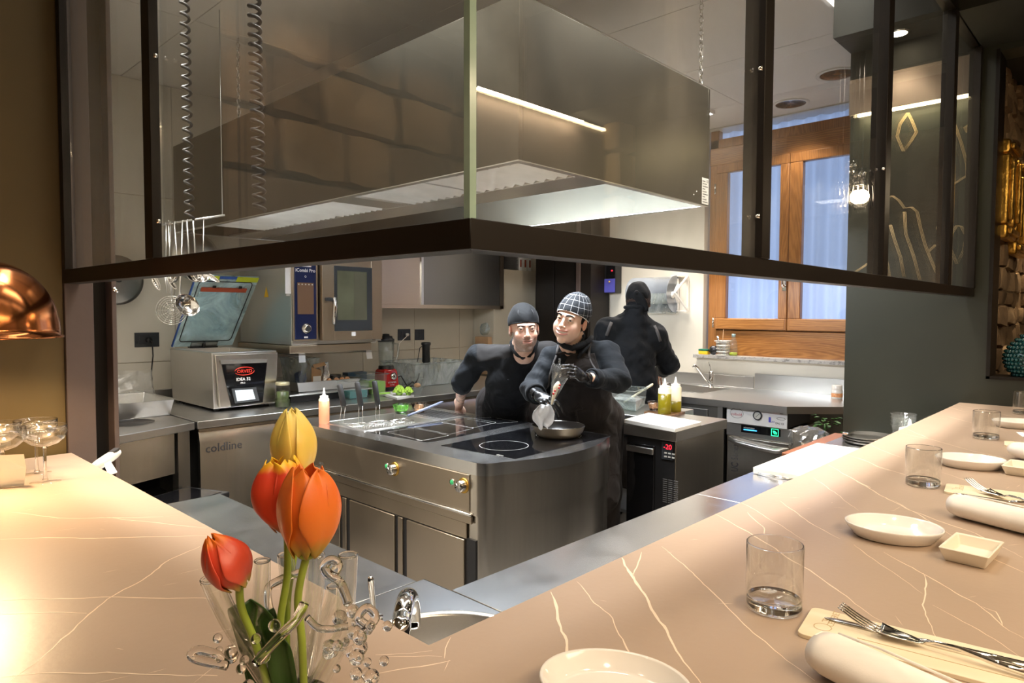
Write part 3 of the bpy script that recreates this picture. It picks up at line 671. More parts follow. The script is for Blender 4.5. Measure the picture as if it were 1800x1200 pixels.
for px, py, lab in ((1705, 820, 'white oval side plate partly behind the second tumbler'), (1790, 751, 'white oval side plate partly behind the third tumbler'), (1080, 1236, 'white side plate cut off by the bottom edge of the picture')):
    q = dup(P0, at(px, py, z=BZ), math.radians(-68), lab, 'oval side plates on the bar')
def sq_dish():
    t = thing('sauce_dish', '', 'dish', (0, 0, 0)); a, b_, h = .040, .031, .026
    def ring(s, z): return [(-s, -s, z), (s, -s, z), (s, s, z), (-s, s, z)]
    vs = ring(b_, 0)+ring(a, h)+ring(a-.004, h)+ring(b_-.001, .006)
    fs = [(3, 2, 1, 0)]+[(i, (i+1) % 4, 4+(i+1) % 4, 4+i) for i in range(4)]+[(4+i, 4+(i+1) % 4, 8+(i+1) % 4, 8+i) for i in range(4)]+[(8+i, 8+(i+1) % 4, 12+(i+1) % 4, 12+i) for i in range(4)]+[(12, 13, 14, 15)]
    B().add(vs, fs).build('dish_body', M['cream'], t, .002, 3); return t
D0 = sq_dish(); D0.scale = (1.5, .96, 1); D0.location = (1.436, .222, BZ); D0.rotation_euler = (0, 0, math.radians(-3)); D0['label'] = 'small rectangular cream dish right of the nearest oval plate'; D0['group'] = 'sauce dishes on the bar'
dup(D0, at(1797, 832, z=BZ), math.radians(-3), 'small rectangular cream dish beside the second oval plate at the right edge', 'sauce dishes on the bar')
def tray():
    t = thing('cutlery_board', '', 'board', (0, 0, 0)); Lx, Wy = .40, .10      # long axis -y
    pts = []
    for cx, cy, a0 in ((Wy/2-.010, -.010, 0), (-Wy/2+.010, -.010, 90), (-Wy/2+.010, -Lx+.010, 180), (Wy/2-.010, -Lx+.010, 270)):
        for k in range(6): a = math.radians(a0+90*k/5); pts.append((cx+.010*math.cos(a), cy+.010*math.sin(a)))
    B().prism(pts, 0, .006).build('board', M['tray_wood'], t, .0008)
    B().box((-.0195, -.39, .0060), (-.018, -.07, .0063)).build('groove', M['engrave'], t)
    # burnt mark: a round emblem and lettering
    B().lathe([(.0105, 0), (.0117, .0002)], (-.012, -.026, .0061), 24).build('round_mark', M['engrave'], t)
    text('lettering', 'P\u00cf', .016, M['engrave'], (.006, -.020, .0061), (0, -1, 0), (1, 0, 0), t, .0001)
    text('lettering', 'CELLERET', .013, M['engrave'], (-.004, -.038, .0061), (1, 0, 0), (0, 1, 0), t, .0001)
    return t
TR = tray()
def setp(o, px, py, rz, lab, grp, z=BZ): o.location = at(px, py, z=z); o.rotation_euler = (0, 0, math.radians(rz)); o['label'] = lab; o['group'] = grp
setp(TR, 1416, 1086, 8, 'pale wooden cutlery board with burnt lettering nearest the camera', 'cutlery boards on the bar'); TR.location = (.967, .344, BZ)
dup(TR, (1.958, .362, BZ), math.radians(8), 'pale wooden cutlery board with cutlery beside the second tumbler', 'cutlery boards on the bar')
dup(TR, at(1765, 781, z=BZ), math.radians(8), 'pale wooden cutlery board beside the third tumbler', 'cutlery boards on the bar')
def knife():
    t = thing('table_knife', '', 'knife', (0, 0, 0))
    b = B(); n = 14; vs = []
    for i in range(n+1):
        u = i/n; y = -.115*u; w0 = .0105*min(1, (u*6)**.5 if u > 0 else 0); vs += [(-w0*.5, y, .0007), (w0*.75, y, .0003), (w0*.75, y, 0), (-w0*.5, y, -.0006)]
    fs = [(4*i+k, 4*i+(k+1) % 4, 4*i+4+(k+1) % 4, 4*i+4+k) for i in range(n) for k in range(4)]+[(4*n+3, 4*n+2, 4*n+1, 4*n)]
    b.add(vs, fs, True).build('blade', M['blade'], t)
    B().tube([(0, -.112, .0006), (0, -.125, .001), (0, -.15, .001), (0, -.19, .001), (0, -.235, .001), (0, -.24, .001)], [.003, .0042, .0052, .0058, .0062, .003], 12).build('handle', M['chrome'], t)
    return t
def fork():
    t = thing('table_fork', '', 'fork', (0, 0, 0))
    def zc(y): u = min(1, -y/.085); return .020*(1-u)**2.0-.003*math.sin(PI*u)+.004
    tn = B()
    for k in range(4):
        x = (k-1.5)*.0074
        tn.tube([(x*(1-.1*(1-j/7)), -.052*j/7, zc(-.052*j/7)) for j in range(8)], [.0008]+[.0014]*7, 8)
    tn.build('tines', M['blade'], t)
    def gf(u, v):
        y = -.050-.052*v; w0 = .0138*(1-v)**.55+.0022; x = (u-.5)*2*w0; return Vector((x, y, zc(y)+.25*(x*x)/.0138))
    B().grid(gf, 9, 12).build('fork_bowl', M['blade'], t, solid=.0016)
    B().tube([(0, -.098, zc(-.1)), (0, -.115, .010), (0, -.14, .011), (0, -.18, .006), (0, -.215, .0045)], [.0022, .0022, .0026, .0042, .0048], 10).build('handle', M['chrome'], t)
    return t
KN = knife(); FK = fork()
def aim(o, a, b_, dz=0):
    A = at(*a, z=BZ+.0075+dz); Bv = at(*b_, z=BZ+.0075+dz); d_ = Bv-A; o.location = A; o.rotation_euler = (0, 0, math.atan2(d_.y, d_.x)+PI/2)
aim(KN, (1449, 1085), (1800, 1172)); KN['label'] = 'steel table knife lying on the nearest cutlery board'; KN['group'] = 'table knives'
aim(FK, (1476, 1092), (1790, 1185), .001); FK['label'] = 'steel table fork lying tines up over the nearest knife'; FK['group'] = 'table forks'
k2 = dup(KN, (0, 0, 0), 0, 'steel table knife on the second cutlery board', 'table knives'); aim(k2, (1676, 866), (1800, 885))
f2 = dup(FK, (0, 0, 0), 0, 'steel table fork on the second cutlery board', 'table forks'); aim(f2, (1700, 856), (1800, 886), .001)
f3 = dup(FK, (0, 0, 0), 0, 'steel table fork at the third place, at the right edge', 'table forks'); aim(f3, (1790, 770), (1830, 778), .001)
def napkin(Ln=.21, r=.031):
    t = thing('rolled_napkin', '', 'napkin', (0, 0, 0)); b = B(); n = 14; ni = 20
    def rf(i, k):
        u = i/n; a = 2*PI*k/ni; e = 1-(1-min(1, u/.10))**2 if u < .10 else 1
        return r*(.86+.14*e)*(1+.05*math.cos(2*a)+.02*math.sin(3*a+u*3))
    vs = []
    for i in range(n+1):
        for k in range(ni):
            a = 2*PI*k/ni; rr = rf(i, k); vs.append((rr*1.12*math.cos(a), -Ln*i/n+.004*math.sin(a), max(-.0245, rr*math.sin(a)*.80)+.0245))
    fs = [(i*ni+k, i*ni+(k+1) % ni, (i+1)*ni+(k+1) % ni, (i+1)*ni+k) for i in range(n) for k in range(ni)]+[tuple(range(ni))[::-1], tuple(range(n*ni, (n+1)*ni))]
    b.add(vs, fs, True).build('napkin_roll', M['linen'], t)
    B().tube([(.020, -.010, .0440), (.023, -.06, .0465), (.023, -.14, .0465), (.022, -.208, .0455)], .0016, 6).build('folded_edge', M['linen'], t)
    for y_ in (.0025, -.2125): B().tube([(r*.95*(1-k/40)*math.cos(k*.45), y_, .0245+r*.72*(1-k/40)*math.sin(k*.45)) for k in range(38)], .0011, 5).build('rolled_layer', M['linen'], t)
    return t
NP = napkin()
def aimN(o, a, b_, z=BZ+.002):
    A = at(*a, z=z); Bv = at(*b_, z=z); d_ = Bv-A; o.location = A; o.rotation_euler = (0, 0, math.atan2(d_.y, d_.x)+PI/2)
NP.location = (.852, .283, BZ+.0005); NP.rotation_euler = (0, 0, math.radians(-15)); NP['label'] = 'rolled white napkin nearest the camera beside the wooden board'; NP['group'] = 'rolled napkins'
n2 = dup(NP, (0, 0, 0), 0, 'rolled white napkin beside the second cutlery board', 'rolled napkins'); n2.location = (1.718, .300, BZ+.0005); n2.rotation_euler = (0, 0, math.radians(-18))
n3 = dup(NP, (0, 0, 0), 0, 'rolled white napkin at the third place, at the right edge', 'rolled napkins'); aimN(n3, (1786, 803), (1860, 822))

# ------------------------------------------------------------------ copper pendant and coupes on the left arm
LX, LY = .262, 1.93
t = thing('copper_pendant', 'large polished copper dome pendant hanging low over the left bar arm', 'lamp', (LX, LY, 1.488))
R_ = .163
pr = [(R_+.006, 0), (R_+.006, .004), (R_, .006)]+[(R_*math.cos(a)**.8, .006+.172*math.sin(a)) for a in [PI/2*i/16 for i in range(1, 16)]]+[(.03, .178), (.025, .182)]
B().lathe(pr, (LX, LY, 1.488), 64).build('shade', M['copper'], t)
B().lathe([(R_+.005, .0005)]+[((R_-.004)*math.cos(a)**.8, .006+.166*math.sin(a)) for a in [PI/2*i/16 for i in range(0, 16)]]+[(.01, .173)], (LX, LY, 1.488), 48).build('shade_lining', M['lamp_in'], t)
B().cyl((LX, LY, 1.665), (LX, LY, 1.71), .028).build('cap', M['copper'], t, .003)
B().cyl((LX, LY, 1.71), (LX, LY, 3.55), .004).build('flex', M['matt_black'], t)
B().ball((LX, LY, 1.560), .030, 12).build('bulb', M['bulb'], t)
spot('pendant_bulb_light', (LX, LY, 1.535), 17, (1, .72, .42), 150, r=.03, blend=.3)
def coupe():
    t = thing('coupe_glass', '', 'glass', (0, 0, 0))
    B().lathe([(0, .004), (.006, .0035), (.034, .0015), (.0345, 0)], (0, 0, 0), 40).build('foot', M['glass'], t)
    B().lathe([(.008, .003), (.0045, .012), (.0035, .04), (.004, .085), (.006, .092), (0, .093)], (0, 0, 0), 16).build('glass_stem', M['solid_glass'], t)
    B().lathe([(.0, .092), (.012, .0935), (.030, .100), (.044, .112), (.0505, .128), (.0498, .146), (.0488, .1462), (.0493, .128), (.043, .1135), (.029, .102), (0, .0945)], (0, 0, 0), 48).build('bowl', M['glass_t'], t)
    B().lathe([(.0498, .1455), (.0503, .1462), (.0498, .147), (.0490, .1462), (.0498, .1455)], (0, 0, 0), 48).build('rim', M['solid_glass'], t)
    return t
CG = coupe(); gp = 'champagne coupes on the left bar arm'
for i, (px, py, lab) in enumerate([(80, 847, 'stemmed coupe glass nearest the bar edge, front right of the four'), (65, 832, 'stemmed coupe glass just behind the front right one'), (6, 856, 'stemmed coupe glass at the left picture edge, front'), (0, 840, 'stemmed coupe glass at the left picture edge, behind')]):
    p = at(px, py, z=BZ)
    if i == 0: CG.location = p; CG['label'] = lab; CG['group'] = gp
    else: dup(CG, p, None, lab, gp)
q = [at(-10, 800, z=BZ+.09), at(42, 798, z=BZ+.09), at(46, 822, z=BZ+.05), at(-10, 827, z=BZ+.05)]
tag(B().add(q+[Vector((v.x, v.y+.012, v.z-.004)) for v in q], [(0, 1, 2, 3), (7, 6, 5, 4), (0, 4, 5, 1), (1, 5, 6, 2), (2, 6, 7, 3), (3, 7, 4, 0), ]).add([q[3]+Vector((0, 0, 0)), q[2], Vector((q[2].x, q[2].y+.03, BZ+.001)), Vector((q[3].x, q[3].y+.03, BZ+.001))], [(0, 1, 2, 3)]).build('folded_card', M['paper']), 'white folded card standing among the coupe glasses', 'card')
# toy airplane on the ledge beside the column
t = thing('model_airplane', 'small white model airplane with dark windows standing at the bar end by the column', 'model', at(186, 805, d=2.26))
a_, b_ = at(156, 828, d=2.00), at(212, 791, d=2.06); ax = (b_-a_)
B().tube([a_+ax*u for u in (0, .1, .3, .6, .8, .92, .98, 1)], [.006, .013, .016, .016, .015, .012, .007, .001], 16).build('fuselage', M['white'], t)
c1 = a_+ax*.86; B().obox(c1-FH*.010+UZ*.009, ax, RH, UZ, .009, .008, .004).build('cockpit_window', M['dark_print'], t)
for k in range(9):
    B().ball(a_+ax*(.2+.06*k)-FH*.0148+UZ*.004, .0018, 4).build('cabin_window', M['dark_print'], t)
B().add([a_+ax*.45, a_+ax*.62, at(206, 829, d=1.98), at(190, 834, d=1.95)]+[v-UZ*.003 for v in (a_+ax*.45, a_+ax*.62, at(206, 829, d=1.98), at(190, 834, d=1.95))], [(0, 1, 2, 3), (7, 6, 5, 4), (0, 4, 5, 1), (1, 5, 6, 2), (2, 6, 7, 3), (3, 7, 4, 0)]).build('wing', M['white'], t)
B().cyl((a_.x+ax.x*.1, a_.y+ax.y*.1, BZ-.03), a_+ax*.1-UZ*.010, .004).build('stand', M['chrome'], t)

# glass pendants over the bar behind the camera's right: what the right pane mirrors
def gpend(c, r, h, lit, lab):
    t = thing('glass_pendant', lab, 'lamp', c, 'clustered ribbed glass pendants'); c = Vector(c)
    B().lathe([(r*.35, h), (r*.9, h*.8), (r, h*.45), (r*.95, 0)], c, 32).build('glass_shade', M['glass'], t)
    rb = B()
    for k in range(16):
        a = 2*PI*k/16; rb.tube([c+Vector((r*1.0*math.cos(a), r*1.0*math.sin(a), h*.1)), c+Vector((r*1.02*math.cos(a), r*1.02*math.sin(a), h*.45)), c+Vector((r*.9*math.cos(a), r*.9*math.sin(a), h*.8))], .002, 5)
    rb.build('glass_rib', M['solid_glass'], t, kind='stuff')
    B().cyl(c+UZ*h, (c.x, c.y, ZD if c.x > 3.42 else 3.55), .003).build('flex', M['matt_black'], t)
    B().cyl(c+UZ*(h*.8), c+UZ*(h+.05), r*.35).build('cap', M['chrome'], t)
    B().ball(c+UZ*h*.45, r*.55, 10).build('bulb', M['bulb' if lit else 'refl'], t)
for (px, py, dd, r, h, lit, lab) in ((1503, 372, 3.35, .062, .16, 1, 'ribbed glass pendant that is brightly lit'), (1468, 388, 3.4, .043, .14, 0, 'small ribbed glass pendant left of the lit one'), (1487, 350, 3.5, .062, .15, 0, 'bell-shaped glass pendant behind the lit one'), (1532, 350, 3.45, .036, .17, 0, 'narrow glass pendant right of the lit one')):
    v = at(px, py, d=dd); gpend((v.x, 2*.66-v.y, v.z), r, h, lit, lab)
# ================================================================== INNER STEEL COUNTERS (behind the bar)
KZ = .90
def counter(name, lab, poly, holes=None, z=KZ, th=.04, mat=None):
    t = thing(name, lab, 'counter', (poly[0][0], poly[0][1], 0)); return t
cl = thing('steel_counter', 'low stainless steel counter with the round basin along the left bar arm', 'counter', (.8, 1.2, 0))
# corner slab with a round hole for the basin
SC = at(800, 1140, z=KZ); SR = .185
def slab_with_hole(b, x0, x1, y0, y1, c, r, z):
    n = 40; ring = [(c.x+r*math.cos(2*PI*k/n), c.y+r*math.sin(2*PI*k/n)) for k in range(n)]; outer = []
    for k in range(n):
        a = 2*PI*k/n; dx, dy = math.cos(a), math.sin(a); ts = []
        if dx > 1e-6: ts.append((x1-c.x)/dx)
        if dx < -1e-6: ts.append((x0-c.x)/dx)
        if dy > 1e-6: ts.append((y1-c.y)/dy)
        if dy < -1e-6: ts.append((y0-c.y)/dy)
        tt = min(ts); outer.append((c.x+dx*tt, c.y+dy*tt))
    vs = [(p[0], p[1], z) for p in ring]+[(p[0], p[1], z) for p in outer]
    fs = [(k, n+k, n+(k+1) % n, (k+1) % n) for k in range(n)]; b.add(vs, fs)
    for cx, cy in ((x0, y0), (x1, y0), (x1, y1), (x0, y1)):   # fill the corners left by the fan
        a = math.atan2(cy-c.y, cx-c.x) % (2*PI); k = int(a/(2*PI)*n); b.add([(outer[k % n][0], outer[k % n][1], z), (cx, cy, z), (outer[(k+1) % n][0], outer[(k+1) % n][1], z)], [(0, 1, 2)])
    return b
SC = Vector((.80, .93, KZ)); SR = .205
sb = slab_with_hole(B(), .56, 1.02, .70, 1.265, SC, SR, KZ)
sb.box((1.018, 1.17, KZ-.04), (1.0205, 1.265, KZ)); sb.build('corner_top', M['steel_top'], cl)
B().lathe([(SR+.010, .0015), (SR, .002), (SR-.004, -.004), (SR-.012, -.12), (SR-.04, -.16), (.03, -.17), (0, -.17)], SC, 56).build('round_basin', M['steel'], cl)
B().box((.56, 1.268, KZ-.04), (1.0, 2.39, KZ)).build('left_top', M['steel_top'], cl, .0015)
B().box((.57, .72, 0), (.95, 2.37, KZ-.18)).build('carcass', M['steel_dark'], cl)
cr = thing('steel_counter', 'long stainless steel counter along the right bar arm under the chopping board', 'counter', (2.2, .9, 0))
B().box((1.024, .70, KZ-.04), (2.19, 1.168, KZ)).build('near_top', M['steel_top'], cr, .0015)
B().box((2.193, .70, KZ-.04), (3.94, 1.168, KZ)).build('far_top', M['steel_top'], cr, .0015)
B().box((1.05, .72, 0), (3.93, 1.12, KZ-.04)).build('carcass', M['steel_dark'], cr)
tag(B().box((3.20, 1.172, .80), (3.94, 1.262, .885)).build('wooden_worktop', M['copper_wood'], bevel=.003), 'reddish-brown worktop behind the white chopping board at the green wall', 'worktop')
tag(B().box((3.22, 1.18, 0), (3.93, 1.25, .80)).build('base_cabinet', M['steel_dark']), 'dark cabinet under the reddish-brown worktop', 'cabinet')
# tap
t = thing('kitchen_tap', 'polished chrome swan-neck tap over the round basin at the bar corner', 'tap', (.70, 1.09, KZ))
q0 = Vector((.640, 1.045, KZ))
arc = [q0, q0+UZ*.10]+[q0+Vector((.055*(1-math.cos(a)), -.01*(1-math.cos(a)), .10+.06*math.sin(a))) for a in [PI*i/12 for i in range(1, 13)]]
tp = at(713, 1048, d=1.12)
arc = [Vector((tp.x-.075, tp.y-.055, KZ)), Vector((tp.x-.075, tp.y-.055, tp.z-.075))]+[Vector((tp.x, tp.y, tp.z-.075))+Vector((-.075, -.055, 0))*math.cos(a)+UZ*.066*math.sin(a) for a in [PI*i/14 for i in range(1, 14)]]+[Vector((tp.x+.075, tp.y+.055, tp.z-.075))-Vector((.15, .11, 0))*0]
arc = [at(700, 1175, z=KZ), at(703, 1120, d=1.02), at(707, 1085, d=1.05), at(712, 1060, d=1.08), at(717, 1049, d=1.12), at(722, 1056, d=1.16), at(724, 1080, d=1.175), at(724, 1100, d=1.175)]
sm = []
for i in range(len(arc)-1):
    for j in range(5):
        u = j/5; p0 = arc[max(i-1, 0)]; p1 = arc[i]; p2 = arc[i+1]; p3 = arc[min(i+2, len(arc)-1)]
        sm.append(.5*((2*p1)+(p2-p0)*u+(2*p0-5*p1+4*p2-p3)*u*u+(3*p1-p0-3*p2+p3)*u**3))
sm.append(arc[-1])
B().tube(sm, .0155, 20).build('spout', M['chrome'], t)
B().cyl(arc[0], arc[0]+UZ*.03, .026).build('tap_base', M['chrome'], t, .003)
t = thing('tap_lever', 'thin upright chrome lever left of the swan-neck tap', 'lever', at(655, 1085, z=KZ))
l0 = at(660, 1100, z=KZ); l1 = at(651, 1014, d=1.27)
B().tube([l0, l0.lerp(l1, .15)+Vector((.002, 0, 0)), l0.lerp(l1, .4), l0.lerp(l1, .95), l1], [.008, .006, .0055, .0062, .004], 12).build('lever', M['chrome'], t)
B().cyl(l0-UZ*.0, l0+UZ*.02, .016).build('lever_base', M['chrome'], t)
# chopping boards and tweezers
def board(name, a, b_, c_, d_, z0, z1, lab, mat=None):
    o = B().prism([(p.x, p.y) for p in (a, b_, c_, d_)], z0, z1).build(name, mat or M['hdpe'], None, .003); return tag(o, lab, 'chopping board')
board('chopping_board', Vector((2.625, 1.150, 0)), Vector((3.34, 1.150, 0)), Vector((3.34, .74, 0)), Vector((2.625, .74, 0)), KZ+.002, KZ+.028, 'large white plastic chopping board on the right steel counter')
B_ = bpy.data.objects['chopping_board']
tw = B()
for s in (-1, 1): tw.tube([at(1326, 830, z=KZ+.004), at(1334, 832, z=KZ+.006)+Vector((0, 0, .003*s)), at(1362, 837, z=KZ+.010)+Vector((0, 0, .003*s)), at(1402, 843, z=KZ+.008)], [.001, .0028, .003, .0022], 8)
tag(tw.build('kitchen_tweezers', M['chrome']), 'long steel kitchen tweezers lying in front of the white chopping board', 'tweezers')
# far end of the right counter, by the green wall
t = thing('stacked_tubs', 'stack of clear pale-teal plastic tubs behind the far bar end', 'tub', at(1587, 781, z=KZ))
c0 = at(1587, 781, z=KZ)
for k in range(4):
    B().lathe([(.045, 0), (.056, .040), (.059, .041), (.057, .044)], c0+UZ*(.018*k+.058), 28).build('tub', M['plastic'], t)
B().lathe([(0, 0), (.042, 0), (.047, .058), (.042, .058)], c0, 28).build('tub', M['frost'], t)
c0 = at(1598, 796, z=KZ)
t = thing('squeeze_bottle', 'white squeeze bottle behind the far bar end, in front of the clear tubs', 'bottle', c0)
B().lathe([(0, 0), (.044, 0), (.047, .10), (.043, .118), (.018, .124)], c0, 24).build('bottle_body', M['white'], t)
B().lathe([(.016, .123), (.010, .130), (.005, .158), (0, .159)], c0, 16).build('nozzle', M['white'], t)
def crumple(b, fn, nu, nv, amp, seed, fr=14.):
    def g(u, v):
        p = fn(u, v); n_ = noise.noise_vector(p*fr+Vector((seed, seed*2, 0))); n2 = noise.noise_vector(p*fr*3.1+Vector((0, seed, seed))); return p+n_*amp+n2*amp*.5
    return b.grid(g, nu, nv, smooth=False)
c0 = at(1634, 784, z=KZ)
b = crumple(B(), lambda u, v: c0+Vector((.07*math.cos(2*PI*u)*math.sin(PI*min(.98, v+.02)), .06*math.sin(2*PI*u)*math.sin(PI*min(.98, v+.02)), .075-.075*math.cos(PI*v)+.005)), 26, 12, .010, 3)
tag(b.build('plastic_bag', M['bag']), 'white and clear plastic bag crumpled beside the tubs at the green wall', 'bag')
c0 = at(1500, 778, z=KZ)
t = thing('pan_stack', 'dark flat pans and lids stacked at the far end of the counter', 'pan', c0)
for k in range(3):
    B().lathe([(0, 0), (.11, 0), (.125, .014), (.121, .014), (.108, .003), (0, .003)], c0+Vector((.05, -.06, .002+.012*k)), 36).build('shallow_pan', M['steel_dark'], t)
B().box((c0.x-.02, c0.y+.02, KZ+.04), (c0.x+.10, c0.y+.045, KZ+.05)).build('steel_clip', M['chrome'], t, .002)

# ================================================================== COOKING ISLAND
IX0, IX1, IY0, IY1 = 1.975, 2.935, 2.03, 3.72; BUL = .10
isl = thing('cooking_island', 'stainless steel cooking island with rounded corners, induction hobs and gold-collared knobs', 'cooking island', (2.45, 2.9, 0))
def iout(d=0., rr=.085):
    """outline, inset by d; the near end bows outwards"""
    x0, x1, y0, y1 = IX0+d, IX1-d, IY0+d, IY1-d; pts = []
    rr = rr-d if rr > d else .005
    def bow(x): u = (x-x0)/(x1-x0); return y0-BUL*(1-(2*u-1)**2)*.9
    for k in range(7): a = math.radians(180+90*k/6); pts.append((x0+rr+rr*math.cos(a), y0+rr*.9+rr*.9*math.sin(a)))
    xa, xb = x0+rr, x1-rr
    for k in range(1, 16):
        u = k/16; pts.append((xa+(xb-xa)*u, y0-BUL*(1-(2*u-1)**2)))
    for k in range(7): a = math.radians(270+90*k/6); pts.append((x1-rr+rr*math.cos(a), y0+rr*.9+rr*.9*math.sin(a)))
    for cx, a0 in ((x1-.02, 0), (x0+.02, 90)):
        for k in range(4): a = math.radians(a0+90*k/3); pts.append((cx+.02*math.cos(a), y1-.02+.02*math.sin(a)))
    return pts
# fryer well opening in the top: build the top as pieces round it
FX0, FX1, FY0, FY1 = 2.10, 2.58, 3.10, 3.50
o_ = iout()
# the top: outline polygon with a rectangular well (bridge cut through bmesh triangulation)
bm = bmesh.new()
vo = [bm.verts.new((x, y, KZ)) for x, y in o_]; eo = [bm.edges.new((vo[i], vo[(i+1) % len(vo)])) for i in range(len(vo))]
vi = [bm.verts.new((x, y, KZ)) for x, y in ((FX0, FY0), (FX1, FY0), (FX1, FY1), (FX0, FY1))]; ei = [bm.edges.new((vi[i], vi[(i+1) % 4])) for i in range(4)]
bmesh.ops.triangle_fill(bm, use_beauty=True, use_dissolve=False, edges=eo+ei)
bm.verts.ensure_lookup_table(); bm.verts.index_update()
tv = [tuple(v.co) for v in bm.verts]; tf = [tuple(v.index for v in (f.verts if f.normal.z > 0 else reversed(f.verts))) for f in bm.faces]; bm.free()
n_ = len(o_); b = B().add(tv, tf)
for z0, z1, dd, de in ((KZ-.004, KZ, 0, .003),):
    pass
b.add([(x, y, KZ-.055) for x, y in o_]+[(x, y, KZ) for x, y in o_], [(i, (i+1) % n_, n_+(i+1) % n_, n_+i) for i in range(n_)], True)
b.build('island_top', M['steel_top'], isl)
def skin(name, z0, z1, d, mat, par=isl):
    q = iout(d); n = len(q); bb = B().add([(x, y, z0) for x, y in q]+[(x, y, z1) for x, y in q], [(i, (i+1) % n, n+(i+1) % n, n+i) for i in range(n)], True); return bb.build(name, mat, par)
skin('upper_band', KZ-.235, KZ-.056, .004, M['steel_v'])
skin('lower_body', .10, KZ-.237, .012, M['steel_v'])
skin('plinth', 0, .10, .06, M['black'])
# long side facing the bar: control panel, chrome rail, drawers strip and doors
X = IX0
B().box((X-.002, 2.135, KZ-.225), (X+.01, 3.66, KZ-.060)).build('control_panel', M['steel_warm'], isl, .001)
B().box((X-.010, 2.12, KZ-.240), (X+.006, 3.66, KZ-.228)).build('chrome_rail', M['chrome'], isl, .004)
B().box((X-.004, 2.12, KZ-.275), (X+.006, 3.66, KZ-.242)).build('upper_strip', M['steel_warm'], isl, .001)
B().box((X-.001, 2.155, KZ-.345), (X+.006, 3.62, KZ-.278)).build('drawer_strip', M['steel_warm'], isl, .001)
yy = [at(px, 950, x=X).y for px in (845, 742, 717, 637, 615)]
ys = [2.18, 2.595, 2.625, 3.02, 3.05, 3.58]
B().box((X+.004, 2.10, .11), (X+.0125, 3.68, KZ-.345)).build('door_recess', M['black'], isl)
for y0, y1 in ((2.165, 2.575), (2.675, 3.07), (3.17, 3.60)):
    B().box((X-.006, y0, .12), (X+.004, y1, KZ-.352)).build('door', M['steel_warm'], isl, .002)
for y0 in (2.612, 3.108):
    B().box((X-.004, y0, .12), (X+.004, y0+.036, KZ-.352)).build('mullion', M['steel_warm'], isl, .002)
def knob(px, py):
    c = at(px, py, x=X-.002)
    k = B().lathe([(.034, 0), (.034, .004), (.030, .005)], c, 32, axis=(-1, 0, 0), cap=True); ko = k.build('knob_collar', M['gold'], isl)
    B().lathe([(.026, 0), (.0255, .026), (.0235, .029), (0, .029)], c+Vector((-.004, 0, 0)), 40, axis=(-1, 0, 0)).build('knob', M['blade'], ko)
    r = B()
    for i in range(10):
        a = 2*PI*i/10; r.bar(c+Vector((-.0335, .004*math.cos(a), .004*math.sin(a))), c+Vector((-.0335, .022*math.cos(a), .022*math.sin(a))), .0016, .0016)
    r.build('knob_facet', M['blade'], ko)
    return c
for (kx, ky), (lx, ly) in (((694, 824), (680, 819)), ((815, 853), (795, 847))):
    knob(kx, ky); c = at(lx, ly, x=X-.002)
    g = B().lathe([(.016, 0), (.0155, .003), (.012, .003)], c, 24, axis=(-1, 0, 0), cap=True).build('lamp_ring', M['blade'], isl)
    B().lathe([(.011, .003), (.010, .005), (0, .0055)], c, 20, axis=(-1, 0, 0)).build('green_lens', plain('green_indicator_lens', (.03, .25, .09), .3, 0, 0, emit=(.05, .5, .15), es=.25), g)
text('maker_mark', 'GICO', .020, M['grey_print'], at(560, 815, x=X-.003), (0, -1, 0), (0, 0, 1), isl, .0003)
# induction hobs set in the top
def hob(name, pts, lab):
    h = B().prism([(p.x, p.y) for p in pts], KZ-.001, KZ+.0012).build(name, M['black_gloss'], isl, .0004, label=lab); return h
h1 = hob('square_zone_hob', [at(*p, z=KZ) for p in ((651, 760), (753, 778), (929, 742), (832, 731))], 'black ceramic hob with four square printed zones')
h2 = hob('round_zone_hob', [at(*p, z=KZ) for p in ((775, 783), (905, 807), (1075, 766), (948, 748))], 'black ceramic hob with two round printed zones')
def ring(cx, cy, r):
    b = B(); n = 64; b.add([(cx+(r+dr)*math.cos(2*PI*k/n), cy+(r+dr)*math.sin(2*PI*k/n), KZ+.0015) for dr in (0, .0022) for k in range(n)], [(k, (k+1) % n, n+(k+1) % n, n+k)[::-1] for k in range(n)]); return b
c1 = at(886, 783, z=KZ); c2 = at(982, 765, z=KZ)
ring(c1.x, c1.y, .118).build('printed_ring', M['line'], h2); ring(c2.x, c2.y, .118).build('printed_ring', M['line'], h2)
def rsq(p0, p1, p2, p3):
    """rounded quadrilateral outline printed on the glass"""
    q = [at(*p, z=KZ+.0015) for p in (p0, p1, p2, p3)]; pts = []
    for i in range(4):
        a, b_, c_ = q[i-1], q[i], q[(i+1) % 4]; r = .02; e1 = (a-b_).normalized()*r; e2 = (c_-b_).normalized()*r
        for k in range(6): u = k/5; pts.append((b_+e1)*(1-u)**2+b_*2*u*(1-u)+(b_+e2)*u*u)
    n = len(pts); cc = sum(pts, Vector())/n; b = B(); b.add(pts+[p+(p-cc).normalized()*.0022 for p in pts], [(k, (k+1) % n, n+(k+1) % n, n+k) for k in range(n)]); b.build('printed_square', M['line'], h1)
rsq((680, 759), (742, 774), (790, 765), (728, 752)); rsq((727, 750), (790, 763), (833, 752), (775, 741)); rsq((775, 742), (830, 752), (873, 742), (820, 733)); rsq((820, 736), (868, 744), (912, 741), (865, 733))
text('hob_mark', 'GICO', .016, M['line'], at(732, 773, z=KZ+.0016), (0, -1, 0), (1, 0, 0), h1, .0001); text('hob_mark', 'GICO', .016, M['line'], at(872, 799, z=KZ+.0016), (0, -1, 0), (1, 0, 0), h2, .0001)
